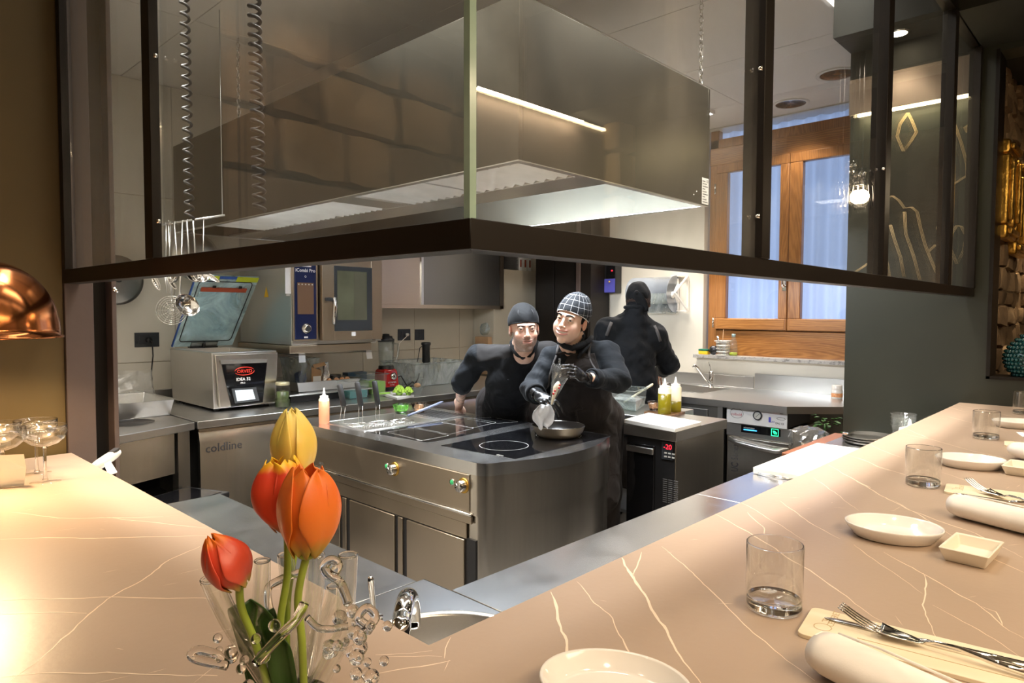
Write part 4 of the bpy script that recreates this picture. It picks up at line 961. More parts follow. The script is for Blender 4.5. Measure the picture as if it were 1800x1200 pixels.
# pasta/fry well with baskets
wl_ = B().box((FX0-.004, FY0, KZ-.20), (FX0, FY1, KZ+.002)).box((FX1, FY0, KZ-.20), (FX1+.004, FY1, KZ+.002)).box((FX0, FY0-.004, KZ-.2), (FX1, FY0, KZ+.002)).box((FX0, FY1, KZ-.2), (FX1, FY1+.004, KZ+.002)).box((FX0, FY0, KZ-.20), (FX1, FY1, KZ-.195))
wl_.build('well', M['steel'], isl)
rim = B()
for a, c_ in (((FX0-.03, FY0-.02), (FX0-.004, FY1+.02)), ((FX1+.004, FY0-.02), (FX1+.03, FY1+.02)), ((FX0-.004, FY0-.02), (FX1+.004, FY0-.004)), ((FX0-.004, FY1+.004), (FX1+.004, FY1+.02))):
    rim.box((a[0], a[1], KZ-.001), (c_[0], c_[1], KZ+.003))
rim.build('well_rim', M['steel'], isl, .001)
tag(B().box((FX0, FY0, KZ-.05), (FX1, FY1, KZ-.046)).build('cooking_water', plain('cooking_water', (.16, .16, .13), .03, 0, .1, coat=1)), 'still water in the pasta cooker well', 'water')
def basket(c, hy, lab, up=.23, lean=(0, 0)):
    t = thing('pasta_basket', lab, 'basket', (c.x, c.y, KZ-.04)); w2 = .052
    rim_ = [(c.x-w2, c.y-w2), (c.x+w2, c.y-w2), (c.x+w2, c.y+w2), (c.x-w2, c.y+w2)]
    B().tube([(x, y, KZ-.004) for x, y in rim_], .003, 8, closed=True).build('rim_wire', M['chrome'], t)
    ms = B()
    for k in range(7):
        u = -w2+2*w2*k/6
        for s in (-1, 1):
            ms.tube([(c.x+u, c.y+s*w2, KZ-.004), (c.x+u*.9, c.y+s*w2*.9, KZ-.12)], .0008, 4); ms.tube([(c.x+s*w2, c.y+u, KZ-.004), (c.x+s*w2*.9, c.y+u*.9, KZ-.12)], .0008, 4)
    for k in range(4):
        ms.tube([(c.x+a*w2, c.y+e*w2, KZ-.03-.03*k) for a, e in ((-1, -1), (1, -1), (1, 1), (-1, 1))], .0008, 4, closed=True)
    ms.build('wire_mesh', M['chrome'], t, kind='stuff')
    return t
bk = [((600, 744), (597, 675), (604, 713)), ((634, 745), (628, 671), (634, 712)), ((664, 742), (658, 669), (664, 710))]
for i, (base, topp, mid) in enumerate(bk):
    g = at(*base, z=KZ); dd = g.dot(FH); lab = ('left', 'middle', 'right')[i]
    t = basket(Vector((FX0+.10+.13*i, (FY0+FY1)/2+.02-.03*i, 0)), 0, f'wire pasta basket with a black upright handle, the {lab} one of the row of three')
    t['group'] = 'pasta baskets in the island well'
    m_ = at(*mid, d=dd); tp_ = at(*topp, d=dd)
    for s in (-1, 1):
        B().tube([Vector((t.location.x, t.location.y, KZ-.004))+RH*.012*s, g+RH*.012*s, m_+RH*.010*s], .0022, 8).build('handle_wire', M['chrome'], t)
    B().tube([m_-UZ*.004, m_+UZ*.004, m_.lerp(tp_, .5), tp_-UZ*.006, tp_], [.012, .0165, .0165, .016, .010], 14).build('handle_grip', M['matt_black'], t)
# sieve lying with a grey-blue handle
h0, h1_ = at(688, 742, z=KZ+.02), at(778, 706, z=KZ+.07)
t = thing('long_sieve', 'wire sieve with a grey-blue handle propped over the pasta cooker', 'sieve', h0)
B().tube([h0+(h1_-h0)*.30, h0+(h1_-h0)*.96, h1_], [.007, .008, .005], 10).build('handle_grip', plain('grey_blue_grip', (.16, .18, .26), .45), t)
for s in (-1, 1): B().tube([h0+(h1_-h0)*.32, h0+(h1_-h0)*.05+Vector((s*.012, s*.012, 0)), h0+Vector((s*.014, s*.014, -.03)), h0+Vector((s*.014, s*.014, -.05))], .0024, 8).build('handle_wire', M['chrome'], t)
# drain grate area right of the well
gr = B(); G0, G1 = at(724, 730, z=KZ), at(800, 722, z=KZ)
tg = thing('drip_tray', 'flat perforated steel drip tray with wet rim behind the baskets', 'tray', (2.72, 3.3, KZ))
B().box((2.62, 3.08, KZ+.001), (2.87, 3.52, KZ+.004)).build('tray_base', M['steel'], tg, .001)
for k in range(14): B().box((2.645, 3.11+.028*k, KZ+.004), (2.845, 3.121+.028*k, KZ+.0055)).build('slot', M['black'], tg)
# pan
pc_ = at(982, 766, z=KZ+.001)
t = thing('frying_pan', 'bronze-sided nonstick frying pan on the rear round hob zone', 'pan', pc_)
B().lathe([(0, .002), (.098, .002), (.112, .008), (.128, .028), (.138, .058), (.1395, .0595)], pc_, 64).build('pan_outside', M['pan_out'], t)
B().lathe([(0, .005), (.096, .005), (.109, .011), (.125, .030), (.1365, .0585)], pc_, 64).build('nonstick_lining', M['pan_in'], t)
B().lathe([(.1365, .0585), (.138, .0605), (.1400, .0600), (.1395, .0585)], pc_, 64).build('pan_rim', M['blade'], t)
hb_ = pc_+Vector((.10, .10, .05)); B().tube([pc_+(RH*.0+FH*.135)+UZ*.05, pc_+FH*.20+UZ*.065, pc_+FH*.27+UZ*.075], [.008, .009, .008], 10).build('pan_handle', M['matt_black'], t)
# squeeze bottle, two glass cups on the island
def squeeze(c, r, h, fill, lab, fillh=.8, name='squeeze_bottle', grp=None, cap=None):
    t = thing(name, lab, 'bottle', c, grp)
    B().lathe([(0, .001), (r*.93, 0), (r, .006), (r, h*.95), (r*.82, h), (r*.75, h*1.005)], c, 28).build('bottle_body', M['squeeze'] if fillh < .95 else fill, t)
    if fillh < .95: B().lathe([(r*.94, -.0), (r*1.012, .006), (r*1.012, h*fillh), (r*.9, h*fillh+.001)], c, 28).build('filling', fill, t)
    B().lathe([(r*.78, h), (r*.80, h+.012), (r*.42, h+.016), (r*.28, h+.020), (r*.10, h+.058), (0, h+.059)], c, 20).build('nozzle', cap or M['squeeze_w'], t)
    return t
squeeze(at(570, 744, z=KZ), .030, .150, M['salmon'], 'squeeze bottle of salmon-pink sauce at the left end of the island', .88)
def cup(c, r, h, fill, lab, grp, fh=.55):
    t = thing('glass_cup', lab, 'cup', c, grp); rb = r*.62
    B().lathe([(0, .006), (rb, .006), (rb, 0), (r, h), (r-.003, h), (rb-.003, .010), (0, .010)], c, 32).build('cup_body', M['solid_glass'], t)
    B().tube([(c.x+r*math.cos(a), c.y+r*math.sin(a), c.z+h) for a in [2*PI*k/28 for k in range(28)]], .0012, 6, closed=True).build('cup_rim', M['solid_glass'], t)
    B().lathe([(0, .0105), (rb-.004, .0105), (rb+(r-rb)*fh-.005, h*fh-.006), (r*.4, h*fh+.003), (0, h*fh+.001)], c, 28).build('filling', fill, t)
    return t
cup(at(705, 726, z=KZ+.006), .054, .058, M['herb'], 'clear glass cup of chopped green herbs on the island', 'glass cups on the island')
cup(at(737, 724, z=KZ+.006), .054, .058, M['rusty'], 'clear glass cup of brown chopped mushroom on the island', 'glass cups on the island', .4)
# ================================================================== BACK RUN OF COUNTERS
# left table (turned a little)
a0, a1 = Vector((1.555, 4.055, 0)), Vector((.72, 3.745, 0))
t = thing('steel_table', 'stainless steel table with a round cut-out at the far left, open shelves below', 'table', (1.15, 4.3, 0))
poly = [(a1.x, a1.y), (a0.x, a0.y), (1.555, 5.28), (.72, 5.28)]
hc = at(238, 742, z=KZ); hr = .10
hc = at(222, 743, z=KZ)
b = B().prism(poly, KZ-.045, KZ); b.build('table_top', M['steel'], t, .004, 3)
B().lathe([(.155, .0012), (.150, .0020), (.146, -.0)], hc, 40, sy=1.).build('hole_rim', M['steel'], t)
B().lathe([(0, .0008), (.147, .0008), (.147, .0010)], hc, 40).build('round_cutout', M['black'], t)
dr = (a0-a1).normalized(); nn = Vector((dr.y, -dr.x, 0))
def onA(u, off=0.): p = a1+(a0-a1)*u+nn*(-off); return (p.x, p.y)
B().prism([onA(0, .02), onA(.86, .02), onA(.86, .04), onA(0, .04)], .62, KZ-.045).build('apron_panel', M['steel_v'], t)
B().prism([onA(.88, .012), onA(.97, .012), onA(.97, .06), onA(.88, .06)], 0, KZ-.045).build('leg', M['steel_v'], t)
B().prism([onA(.02, .012), onA(.08, .012), onA(.08, .06), onA(.02, .06)], 0, KZ-.045).build('leg', M['steel_v'], t)
B().prism([onA(.0, .02), onA(.98, .02), (1.54, 5.2), (.73, 5.2)], .40, .42).build('shelf', M['steel_dark'], t)
B().prism([onA(.0, .30), onA(.98, .50), (1.54, 4.6), (.73, 4.6)], .42, KZ-.05).build('back_panel', M['black'], t)
# black induction plate on the shelf and a clear box behind
q = [at(213, 843, z=.545), at(262, 838, z=.545), at(330, 857, z=.545), at(325, 861, z=.545), at(262, 873, z=.545), at(213, 872, z=.545)]
tb = thing('induction_plate', 'black portable induction plate on the shelf of the left table', 'hob', (q[0].x, q[0].y, .42))
B().prism([(1.30, 3.62), (1.62, 3.74), (1.50, 4.02), (1.06, 3.86), (.80, 3.70), (.9, 3.45)], .50, .535).build('plate_body', M['black'], tb, .006)
B().prism([(1.29, 3.65), (1.58, 3.755), (1.48, 3.99), (1.07, 3.84), (.83, 3.70), (.92, 3.49)], .535, .538).build('glass_surface', M['black_gloss'], tb)
B().box((1.0, 3.68, .0), (1.4, 3.9, .50)).build('support_box', M['steel_dark'], tb)
# coldline refrigerated counter
RX0, RX1, RY = 1.585, 3.95, 4.075
t = thing('refrigerated_counter', 'long stainless refrigerated counter with slanted door handles along the back wall', 'refrigerator', ((RX0+RX1)/2, 4.5, 0))
B().box((RX0-.012, RY-.015, KZ-.045), (XW-.9, 5.268, KZ)).build('worktop', M['steel'], t, .004, 3)
B().box((RX0-.01, 5.27, KZ), (XW-.9, 5.288, KZ+.075)).build('upstand', M['steel'], t, .002)
B().box((RX0+.01, RY+.03, .10), (XW-.95, 5.2, KZ-.045)).build('carcass', M['steel_dark'], t)
B().box((RX0, RY, KZ-.065), (XW-.95, RY+.02, KZ-.050)).build('trim_strip', M['steel_warm'], t)
for k, (x0, x1) in enumerate(((1.59, 2.10), (2.115, 2.62), (2.64, 3.15), (3.17, 3.68), (3.70, 4.2))):
    d = B().add([(x0, RY-.004, .12), (x1, RY-.004, .12), (x1, RY-.004, .765), (x0, RY-.004, .765), (x0, RY+.02, .835), (x1, RY+.02, .835), (x0, RY+.03, .12), (x1, RY+.03, .12), (x0, RY+.03, .835), (x1, RY+.03, .835)],
                [(0, 1, 2, 3), (3, 2, 5, 4), (0, 3, 4, 8, 6), (1, 7, 9, 5, 2), (4, 5, 9, 8), (0, 6, 7, 1)]).build('door', M['steel_v'], t, .001)
    if k == 0: text('maker_lettering', 'coldline', .072, M['dark_print'], at(361, 796, y=RY-.006), (1, 0, 0), (0, 0, 1), d, .0006, bold=0)
# vacuum sealer
VX0, VX1, VY0, VY1, VZ = 1.785, 2.225, 4.36, 5.08, 1.283
t = thing('vacuum_sealer', 'stainless chamber vacuum sealer with an open blue transparent lid on the back counter', 'vacuum sealer', ((VX0+VX1)/2, 4.7, KZ))
b = B()
def rr(x0, x1, y0, y1, z): return [(x0, y0, z), (x1, y0, z), (x1, y1, z), (x0, y1, z)]
vs = rr(VX0+.012, VX1-.008, VY0+.012, VY1, KZ+.018)+rr(VX0, VX1, VY0, VY1, VZ)+rr(VX0+.03, VX1-.03, VY0+.05, VY1-.05, VZ+.002)+rr(VX0+.035, VX1-.035, VY0+.055, VY1-.055, VZ-.10)
fs = [(3, 2, 1, 0)]+[(4*l+i, 4*l+(i+1) % 4, 4*l+4+(i+1) % 4, 4*l+4+i) for l in range(3) for i in range(4)]+[(12, 13, 14, 15)]
b.add(vs, fs).build('housing', M['steel'], t, .004, 3)
f = B(); fz = KZ+.03
f.add([(VX0+.035, VY0+.002, fz), (VX1-.012, VY0+.002, fz), (VX1, VY0-.004, VZ-.012), (VX0+.012, VY0-.004, VZ-.012), (VX0+.04, VY0-.016, fz), (VX1-.015, VY0-.016, fz), (VX1, VY0-.02, VZ-.012), (VX0+.012, VY0-.02, VZ-.012)],
      [(4, 5, 6, 7), (0, 3, 2, 1), (4, 7, 3, 0), (5, 1, 2, 6), (7, 6, 2, 3), (4, 0, 1, 5)]).build('front_plate', M['steel_v'], t, .004)
yv = VY0-.022
def pv(px, py, dy=0.): return at(px, py, y=yv+dy)
q = [pv(388, 634), pv(470, 632), pv(462, 707), pv(407, 715)]
B().add(q+[v+Vector((0, .01, 0)) for v in q], [(0, 3, 2, 1), (0, 1, 5, 4), (1, 2, 6, 5), (2, 3, 7, 6), (3, 0, 4, 7)]).build('control_panel', M['black_gloss'], t)
q = [pv(388, 633, -.012), pv(470, 631, -.012), pv(469, 637, -.012), pv(389, 640, -.012)]
B().add(q+[v+Vector((0, .012, 0)) for v in q], [(0, 3, 2, 1), (0, 1, 5, 4), (1, 2, 6, 5), (2, 3, 7, 6), (3, 0, 4, 7)]).build('panel_brow', M['screen_w'] if 0 else M['steel'], t)
q = [pv(407, 683, -.03), pv(450, 680, -.03), pv(456, 704, -.004), pv(413, 709, -.004)]
B().add(q+[v+Vector((0, .03, 0)) for v in q], [(0, 3, 2, 1), (0, 1, 5, 4), (1, 2, 6, 5), (2, 3, 7, 6), (3, 0, 4, 7)]).build('screen_housing', M['black_gloss'], t)
q = [pv(413, 686, -.0325), pv(444, 684, -.0325), pv(449, 701, -.0105), pv(417, 705, -.0105)]
B().add(q, [(0, 3, 2, 1)]).build('screen', M['screen_w'], t)
rp = plain('red_print', (.75, .04, .02), .5, 0, 0)
def ell(c, a, b_, r0, mat, par, a0=0, a1=2*PI, name='printed_oval'):
    pts = [c+Vector((a*math.cos(u), 0, b_*math.sin(u))) for u in [a0+(a1-a0)*i/24 for i in range(25)]]; n = len(pts)
    rs = [r0*(.25+.75*math.sin(PI*i/24)) for i in range(n)] if a1-a0 < 6 else [r0]*n
    return B().tube(pts, rs, 6).build(name, mat, par)
cc = pv(430, 652, -.002); ell(cc, .066, .026, .0034, rp, t, .3, PI*.97); ell(cc, .066, .026, .0034, rp, t, PI*1.12, PI*2.02)
text('maker_lettering', 'ORVED', .030, rp, cc+Vector((0, -.002, -.010)), (1, 0, 0), (0, 0, 1), t, .0003, 'CENTER', 1.05, .0006)
text('model_lettering', 'IDEA 32', .028, M['white_print'], pv(428, 668, -.002)-UZ*.002, (1, 0, 0), (0, 0, 1), t, .0003, 'CENTER', 1., .0006)
text('model_lettering', 'PRO', .014, M['white_print'], pv(427, 674, -.002), (1, 0, 0), (0, 0, 1), t, .0003, 'CENTER', 1.2, .0003)
for x in (VX0+.05, VX1-.05):
    for y in (VY0+.06, VY1-.06): B().cyl((x, y, KZ), (x, y, KZ+.02), .018).build('foot', M['matt_black'], t)
# lid: tilted plane hinged at the back
hA = at(293, 601, y=5.04); hB = at(410, 599, y=5.04); hA = Vector((VX0+.005, 5.05, 1.30)); hB = Vector((VX1-.005, 5.05, 1.30))
up_ = (at(455, 487, x=VX1-.005)-hB); Lh = up_.length; ud = up_.normalized(); rd = Vector((1, 0, 0)); nd = rd.cross(ud)
def lp(u, v, off=0.): return hA.lerp(hB, u)+ud*(Lh*v)+nd*off
def slab(b, us, vs_, o0, o1):
    (u0, u1), (v0, v1) = us, vs_; q = [lp(u0, v0, o0), lp(u1, v0, o0), lp(u1, v1, o0), lp(u0, v1, o0)]; q2 = [lp(u0, v0, o1), lp(u1, v0, o1), lp(u1, v1, o1), lp(u0, v1, o1)]
    return b.add(q+q2, [(3, 2, 1, 0), (4, 5, 6, 7), (0, 1, 5, 4), (1, 2, 6, 5), (2, 3, 7, 6), (3, 0, 4, 7)])
lid = slab(B(), (0, 1), (0, 1), -.006, .006).build('lid', M['blue_lid'], t, label='open transparent blue lid')
def rq(u0, u1, v0, v1, r, off, rad, mat, name, nn=5):
    pts = []
    for (uc, vc, a0) in ((u1-r, v1-r, 0), (u0+r, v1-r, 90), (u0+r, v0+r, 180), (u1-r, v0+r, 270)):
        for k in range(nn): a = math.radians(a0+90*k/(nn-1)); pts.append(lp(uc+r*math.cos(a), vc+r*math.sin(a), off))
    return B().tube(pts, rad, 8, closed=True).build(name, mat, lid)
rq(.07, .93, .08, .93, .05, .009, .0035, M['black'], 'rubber_gasket')
dm = B(); lv = [(.14, .86, .14, .80, .0), (.16, .84, .17, .78, -.03), (.22, .78, .24, .72, -.055)]
vs = [lp(u, v, -.006+o) for (u0, u1, v0, v1, o) in lv for u, v in ((u0, v0), (u1, v0), (u1, v1), (u0, v1))]
dm.add(vs, [(4*l+i, 4*l+4+i, 4*l+4+(i+1) % 4, 4*l+(i+1) % 4) for l in range(2) for i in range(4)]+[(8, 9, 10, 11)]).build('moulded_dome', M['blue_lid'], lid, .004)
slab(B(), (.13, .86), (.80, .85), .007, .017).build('seal_bar', M['seal'], lid, .001)
slab(B(), (.0, .36), (.955, 1.0), .0065, .008).build('edge_tape', M['ygreen'], lid); slab(B(), (.36, .64), (.965, 1.0), .0065, .008).build('edge_tape', M['blue'], lid); slab(B(), (.64, 1.), (.935, 1.0), .0065, .008).build('edge_tape', M['ygreen'], lid)
slab(B(), (-.012, .004), (0, 1), -.007, .008).build('edge_strip', M['blue'], lid)
for u in (.30, .72): slab(B(), (u, u+.05), (.845, .875), .007, .014).build('clip', M['black'], lid)
slab(B(), (.28, .72), (.0, .07), .007, .014).build('hinge_plate', M['purple'] if 0 else M['steel'], lid)
B().box((VX0+.12, 5.03, VZ), (VX1-.12, 5.07, VZ+.012)).build('hinge_bar', M['black'], t); B().cyl((2.0, 5.02, VZ), (2.0, 5.02, VZ+.06), .012).build('gas_strut', M['black'], t)
# gastronorm pan with wrapped food at far left
c0 = at(232, 716, z=KZ); x0, x1 = 1.30, 1.70; y0, y1 = 4.45, 4.95
t = thing('gastronorm_pan', 'stainless pan holding clear plastic film left of the vacuum sealer', 'tray', (1.45, 4.7, KZ))
x0, x1, y0, y1 = 1.10, 1.575, 4.42, 4.95
q1 = rr(x0+.02, x1-.02, y0+.02, y1-.02, KZ+.001); q2 = rr(x0, x1, y0, y1, KZ+.10); q3 = rr(x0-.015, x1+.015, y0-.015, y1+.015, KZ+.101); q4 = rr(x0+.004, x1-.004, y0+.004, y1-.004, KZ+.1); q5 = rr(x0+.024, x1-.024, y0+.024, y1-.024, KZ+.004)
B().add(q1+q2+q3+q4+q5, [(3, 2, 1, 0)]+[(4*l+i, 4*l+(i+1) % 4, 4*l+4+(i+1) % 4, 4*l+4+i) for l in (0, 1, 2, 3) for i in range(4)]+[(16, 17, 18, 19)]).build('pan_body', M['steel'], t, .003)
b = crumple(B(), lambda u, v: Vector(((x0+x1)/2+(.21-.03*v)*math.cos(2*PI*u), (y0+y1)/2+(.20-.05*v)*math.sin(2*PI*u), KZ+.03+.24*v)), 40, 14, .020, 7, 9)
tag(b.build('plastic_film', M['bag']), 'crumpled clear plastic bag standing in the steel pan at the left', 'bag')
# lidded jar right of the sealer
c0 = at(497, 716, z=KZ)
t = thing('glass_jar', 'glass jar with a metal lid right of the vacuum sealer', 'jar', c0)
B().lathe([(0, .004), (.046, .002), (.048, .01), (.048, .14), (.042, .15), (.042, .158)], c0, 32).build('jar_body', M['glass'], t)
B().lathe([(.0485, .006), (.0492, .02), (.0488, .06)], c0, 32).build('thick_base', M['solid_glass'], t)
B().lathe([(0, .175), (.042, .175), (.046, .171), (.047, .156), (.046, .154)], c0, 32).build('jar_lid', plain('pale_gold_lid', (.62, .58, .38), .3, .6), t)
B().lathe([(0, .006), (.038, .006), (.04, .11), (0, .115)], c0, 20).build('contents', plain('dark_green_contents', (.05, .075, .02), .4, 0, .6, 40), t)
# combi oven on its shelf
OX0, OX1, OY0, OY1, OZ0, OZ1 = 2.318, 3.03, 4.30, 5.12, 1.345, 1.985
t = thing('combi_oven', 'stainless combi oven with a navy control strip on a wall shelf', 'oven', ((OX0+OX1)/2, 4.7, 1.26))
B().box((OX0, OY0+.02, OZ0-.03), (OX1-.01, OY1, OZ1)).build('oven_body', M['steel'], t, .006, 3)
def po(px, py, dy=0.): return at(px, py, y=OY0+dy)
xs_ = [po(515, 550).x, po(557, 550).x, po(561, 550).x]
B().box((OX0, OY0-.005, OZ0), (xs_[1]+.006, OY0+.02, OZ1)).build('control_column', M['steel_warm'], t, .002)
B().box((OX0+.010, OY0-.010, OZ0+.012), (xs_[1]-.008, OY0-.004, OZ1-.01)).build('control_strip', M['blue_navy'], t, .004)
B().box((OX0+.03, OY0-.0115, po(540, 552).z), (xs_[1]-.03, OY0-.009, po(540, 497).z)).build('touch_screen', M['screen_br'], t)
for k in range(5): B().box((OX0+.035+.026*k, OY0-.0122, po(540, 501).z), (OX0+.045+.026*k, OY0-.0112, po(540, 499).z)).build('screen_icon', M['line'], t)
kc = po(538, 577, -.01); B().lathe([(.036, 0), (.036, .012), (.030, .016), (.026, .03), (.022, .032), (0, .032)], kc, 36, axis=(0, -1, 0)).build('dial', M['blade'], t); B().lathe([(.018, .0325), (0, .0335)], kc, 24, axis=(0, -1, 0)).build('dial_centre', M['switch'], t)
tx = (OX0+xs_[1])/2
text('model_lettering', 'iCombi Pro', .034, M['white_print'], Vector((tx, OY0-.0112, po(536, 478).z)), (1, 0, 0), (0, 0, 1), t, .0002, 'CENTER', .95, .0004)
B().box((tx-.045, OY0-.0115, po(536, 469).z), (tx+.045, OY0-.0100, po(536, 461).z)).build('maker_label', M['white_print'], t)
text('maker_lettering', 'RATIONAL', .016, rp, Vector((tx, OY0-.0122, po(536, 468).z+.003)), (1, 0, 0), (0, 0, 1), t, .0002, 'CENTER', 1.1, .0004)
B().box((tx-.014, OY0-.0115, po(536, 594).z), (tx+.014, OY0-.0100, po(536, 591).z)).build('small_label', M['white_print'], t)
ell(Vector((tx, OY0-.011, po(536, 486).z)), .006, .006, .001, M['white_print'], t)
# door with window and handle
DX0 = xs_[2]; DZ1 = po(610, 463).z+.04
d = B()
wx0, wx1, wz0_, wz1_ = po(582, 500).x, po(647, 500).x, po(612, 580).z, po(612, 470).z
d.box((DX0, OY0-.045, OZ0), (wx0, OY0, OZ1-.03)).box((wx1, OY0-.045, OZ0), (OX1, OY0, OZ1-.03)).box((wx0, OY0-.045, OZ0), (wx1, OY0, wz0_)).box((wx0, OY0-.045, wz1_), (wx1, OY0, OZ1-.03))
dd_ = d.build('oven_door', M['steel_warm'], t, .002)
B().box((wx0-.004, OY0-.049, wz0_-.004), (wx1+.004, OY0-.044, wz1_+.004)).build('window_frame', plain('dark_oven_glass_border', (.035, .045, .055), .1, 0, 0, coat=1), dd_, .003)
B().box((wx0+.02, OY0-.050, wz0_+.075), (wx1-.045, OY0-.0485, wz1_-.03)).build('window_glass', plain('smoky_oven_glass', (.12, .13, .085), .05, .0, .25, 4, coat=1), dd_)
B().box((wx1-.045-.11, OY0-.0505, wz0_+.08), (wx1-.055, OY0-.0490, wz1_-.035)).build('inner_reflector', plain('pale_inner_panel', (.12, .12, .085), .15, 0, .05), dd_)
hx = po(574, 545).x
B().tube([(hx-.03, OY0-.045, po(570, 526).z), (hx-.02, OY0-.075, po(570, 526).z), (hx+.01, OY0-.085, po(570, 526).z-.004)], .014, 12).build('handle_arm', M['switch'], dd_)
B().tube([(hx+.012, OY0-.088, po(570, 524).z+.005), (hx+.012, OY0-.092, po(570, 540).z), (hx+.004, OY0-.088, po(570, 568).z), (hx+.002, OY0-.085, po(570, 570).z)], [.014, .017, .014, .008], 14).build('handle_grip', M['blade'], dd_)
B().box((po(612, 590).x, OY0-.047, po(612, 590).z), (po(619, 590).x, OY0-.0452, po(612, 583).z)).build('small_label', M['white_print'], dd_)
B().box((OX1-.035, OY0-.03, OZ1-.03), (OX1-.01, OY0, OZ1)).build('hinge', M['gold'], t); B().box((OX1-.05, OY0-.03, OZ0-.014), (OX1, OY0+.02, OZ0)).build('hinge', M['steel'], t)
B().box((po(511, 500).x-.03, OY0+.019, po(511, 516).z), (OX0+.0, OY0+.021, OZ1-.02)).build('rating_strip', M['white_print'], t)
for k in range(9): B().box((OX0-.0012, OY0+.05, 1.72+.026*k), (OX0-.0004, OY0+.075, 1.725+.026*k)).build('printed_line', M['grey_print'], t)
B().box((OX0-.0008, OY0+.04, 1.66), (OX0, OY0+.09, OZ1-.02)).build('rating_label', M['white_print'], t)
wc = at(468, 515, x=OX0-.001); B().add([wc+Vector((0, -.035, -.03)), wc+Vector((0, .035, -.03)), wc+Vector((0, 0, .05))], [(0, 2, 1)]).build('warning_triangle', M['yellow'], t)
# shelf with brackets beneath the oven
B().box((OX0-.02, OY0+.01, OZ0-.085), (OX1-.06, OY1, OZ0-.032)).build('oven_shelf', M['steel_warm'], t, .002)
for x in (OX0+.03, OX1-.13): B().add([(x, OY0-.02, OZ0-.10), (x+.05, OY0-.02, OZ0-.10), (x+.03, OY0-.06, OZ0-.145), (x-.02, OY0-.06, OZ0-.145), (x, 5.28, OZ0-.10), (x+.05, 5.28, OZ0-.10), (x+.05, 5.28, OZ0-.085), (x, 5.28, OZ0-.085), (x, OY0-.02, OZ0-.085), (x+.05, OY0-.02, OZ0-.085)], [(0, 3, 2, 1), (0, 1, 5, 4), (8, 7, 6, 9), (8, 9, 1, 0), (4, 5, 6, 7), (0, 4, 7, 8), (1, 9, 6, 5)]).build('bracket', M['steel'], t)
B().cyl((OX0+.35, 4.9, OZ1), (OX0+.35, 4.9, 2.085), .055).build('flue', M['steel'], t)
# upper wall cabinet with sliding steel doors
UX0, UX1, UZ0, UZ1 = 3.42, 5.04, 1.585, 2.25
t = thing('wall_cabinet', 'stainless wall cabinet with two sliding doors on the shaded back wall', 'cabinet', ((UX0+UX1)/2, 5.1, UZ0))
B().box((UX0, 4.96, UZ0), (UX1, 5.285, UZ1)).build('cabinet_body', M['steel_dark'], t, .002)
B().box((UX0, 4.93, UZ0), (UX1+.01, 4.965, UZ0+.035)).build('bottom_track', M['steel_warm'], t, .002)
xm = at(742, 500, y=4.93).x
B().box((UX0, 4.945, UZ0+.035), (xm, 4.958, UZ1)).build('sliding_door', M['steel_warm'], t, .001); B().box((xm+.02, 4.935, UZ0+.035), (UX1-.05, 4.948, UZ1)).build('sliding_door', M['steel_dark'], t, .001)
B().box((xm-.004, 4.932, UZ0+.035), (xm+.02, 4.95, UZ1)).build('door_edge', M['steel'], t); B().box((UX1-.045, 4.93, UZ0), (UX1+.01, 4.965, UZ1)).build('side_stile', M['steel_warm'], t)
# items under the oven
def gnpan(x0, x1, y0, y1, z, h, lab, name='gastronorm_pan'):
    t = thing(name, lab, 'tray', ((x0+x1)/2, (y0+y1)/2, z))
    q1 = rr(x0+.03, x1-.03, y0+.03, y1-.03, z+.001); q2 = rr(x0, x1, y0, y1, z+h); q3 = rr(x0-.016, x1+.016, y0-.016, y1+.016, z+h+.001); q4 = rr(x0+.005, x1-.005, y0+.005, y1-.005, z+h); q5 = rr(x0+.034, x1-.034, y0+.034, y1-.034, z+.004)
    B().add(q1+q2+q3+q4+q5, [(3, 2, 1, 0)]+[(4*l+i, 4*l+(i+1) % 4, 4*l+4+(i+1) % 4, 4*l+4+i) for l in (0, 1, 2, 3) for i in range(4)]+[(16, 17, 18, 19)]).build('pan_body', M['steel'], t, .004, 3); return t
tag(B().box((2.36, 4.42, KZ+.001), (3.02, 4.95, KZ+.05)).build('scale_base', M['black'], bevel=.004), 'black and steel low stand under the egg tray', 'stand')
tag(B().box((2.33, 4.38, KZ+.051), (3.05, 4.96, KZ+.062)).build('steel_plate', M['steel'], bevel=.003), 'flat steel plate on the low stand under the oven', 'plate')
gnpan(2.42, 2.96, 4.44, 4.92, KZ+.063, .075, 'shallow stainless tray with eggs and packets under the oven')
for i, px in enumerate((575, 588, 598, 607)):
    c = at(px, 678+[0, -1, 0, 0][i], y=4.52); c.z = KZ+.063+.078-.012
    e = B().lathe([(.022*math.sin(PI*k/12)**.95, .052*k/12+.0) for k in range(13)], c-Vector((0, 0, .012)), 20, axis=(.9, .35, .35)); tag(e.build('egg', M['egg']), ('leftmost', 'second from left', 'third from left', 'rightmost')[i]+' of the brown eggs in the steel tray under the oven', 'egg', 'brown eggs in the tray')
c = at(530, 672, y=4.75)
t = thing('plastic_tub', 'grey clear plastic tub with blue printed packets under the oven', 'tub', (c.x, 4.75, KZ+.07))
z0 = KZ+.07; xa, xb = at(513, 650, y=4.7).x, at(550, 650, y=4.7).x
q1 = rr(xa+.02, xb-.02, 4.62, 4.86, z0); q2 = rr(xa, xb, 4.60, 4.88, z0+.225); q3 = rr(xa-.01, xb+.01, 4.59, 4.89, z0+.23)
B().add(q1+q2+q3, [(3, 2, 1, 0)]+[(4*l+i, 4*l+(i+1) % 4, 4*l+4+(i+1) % 4, 4*l+4+i) for l in (0, 1) for i in range(4)]).build('tub_body', M['frost'], t)
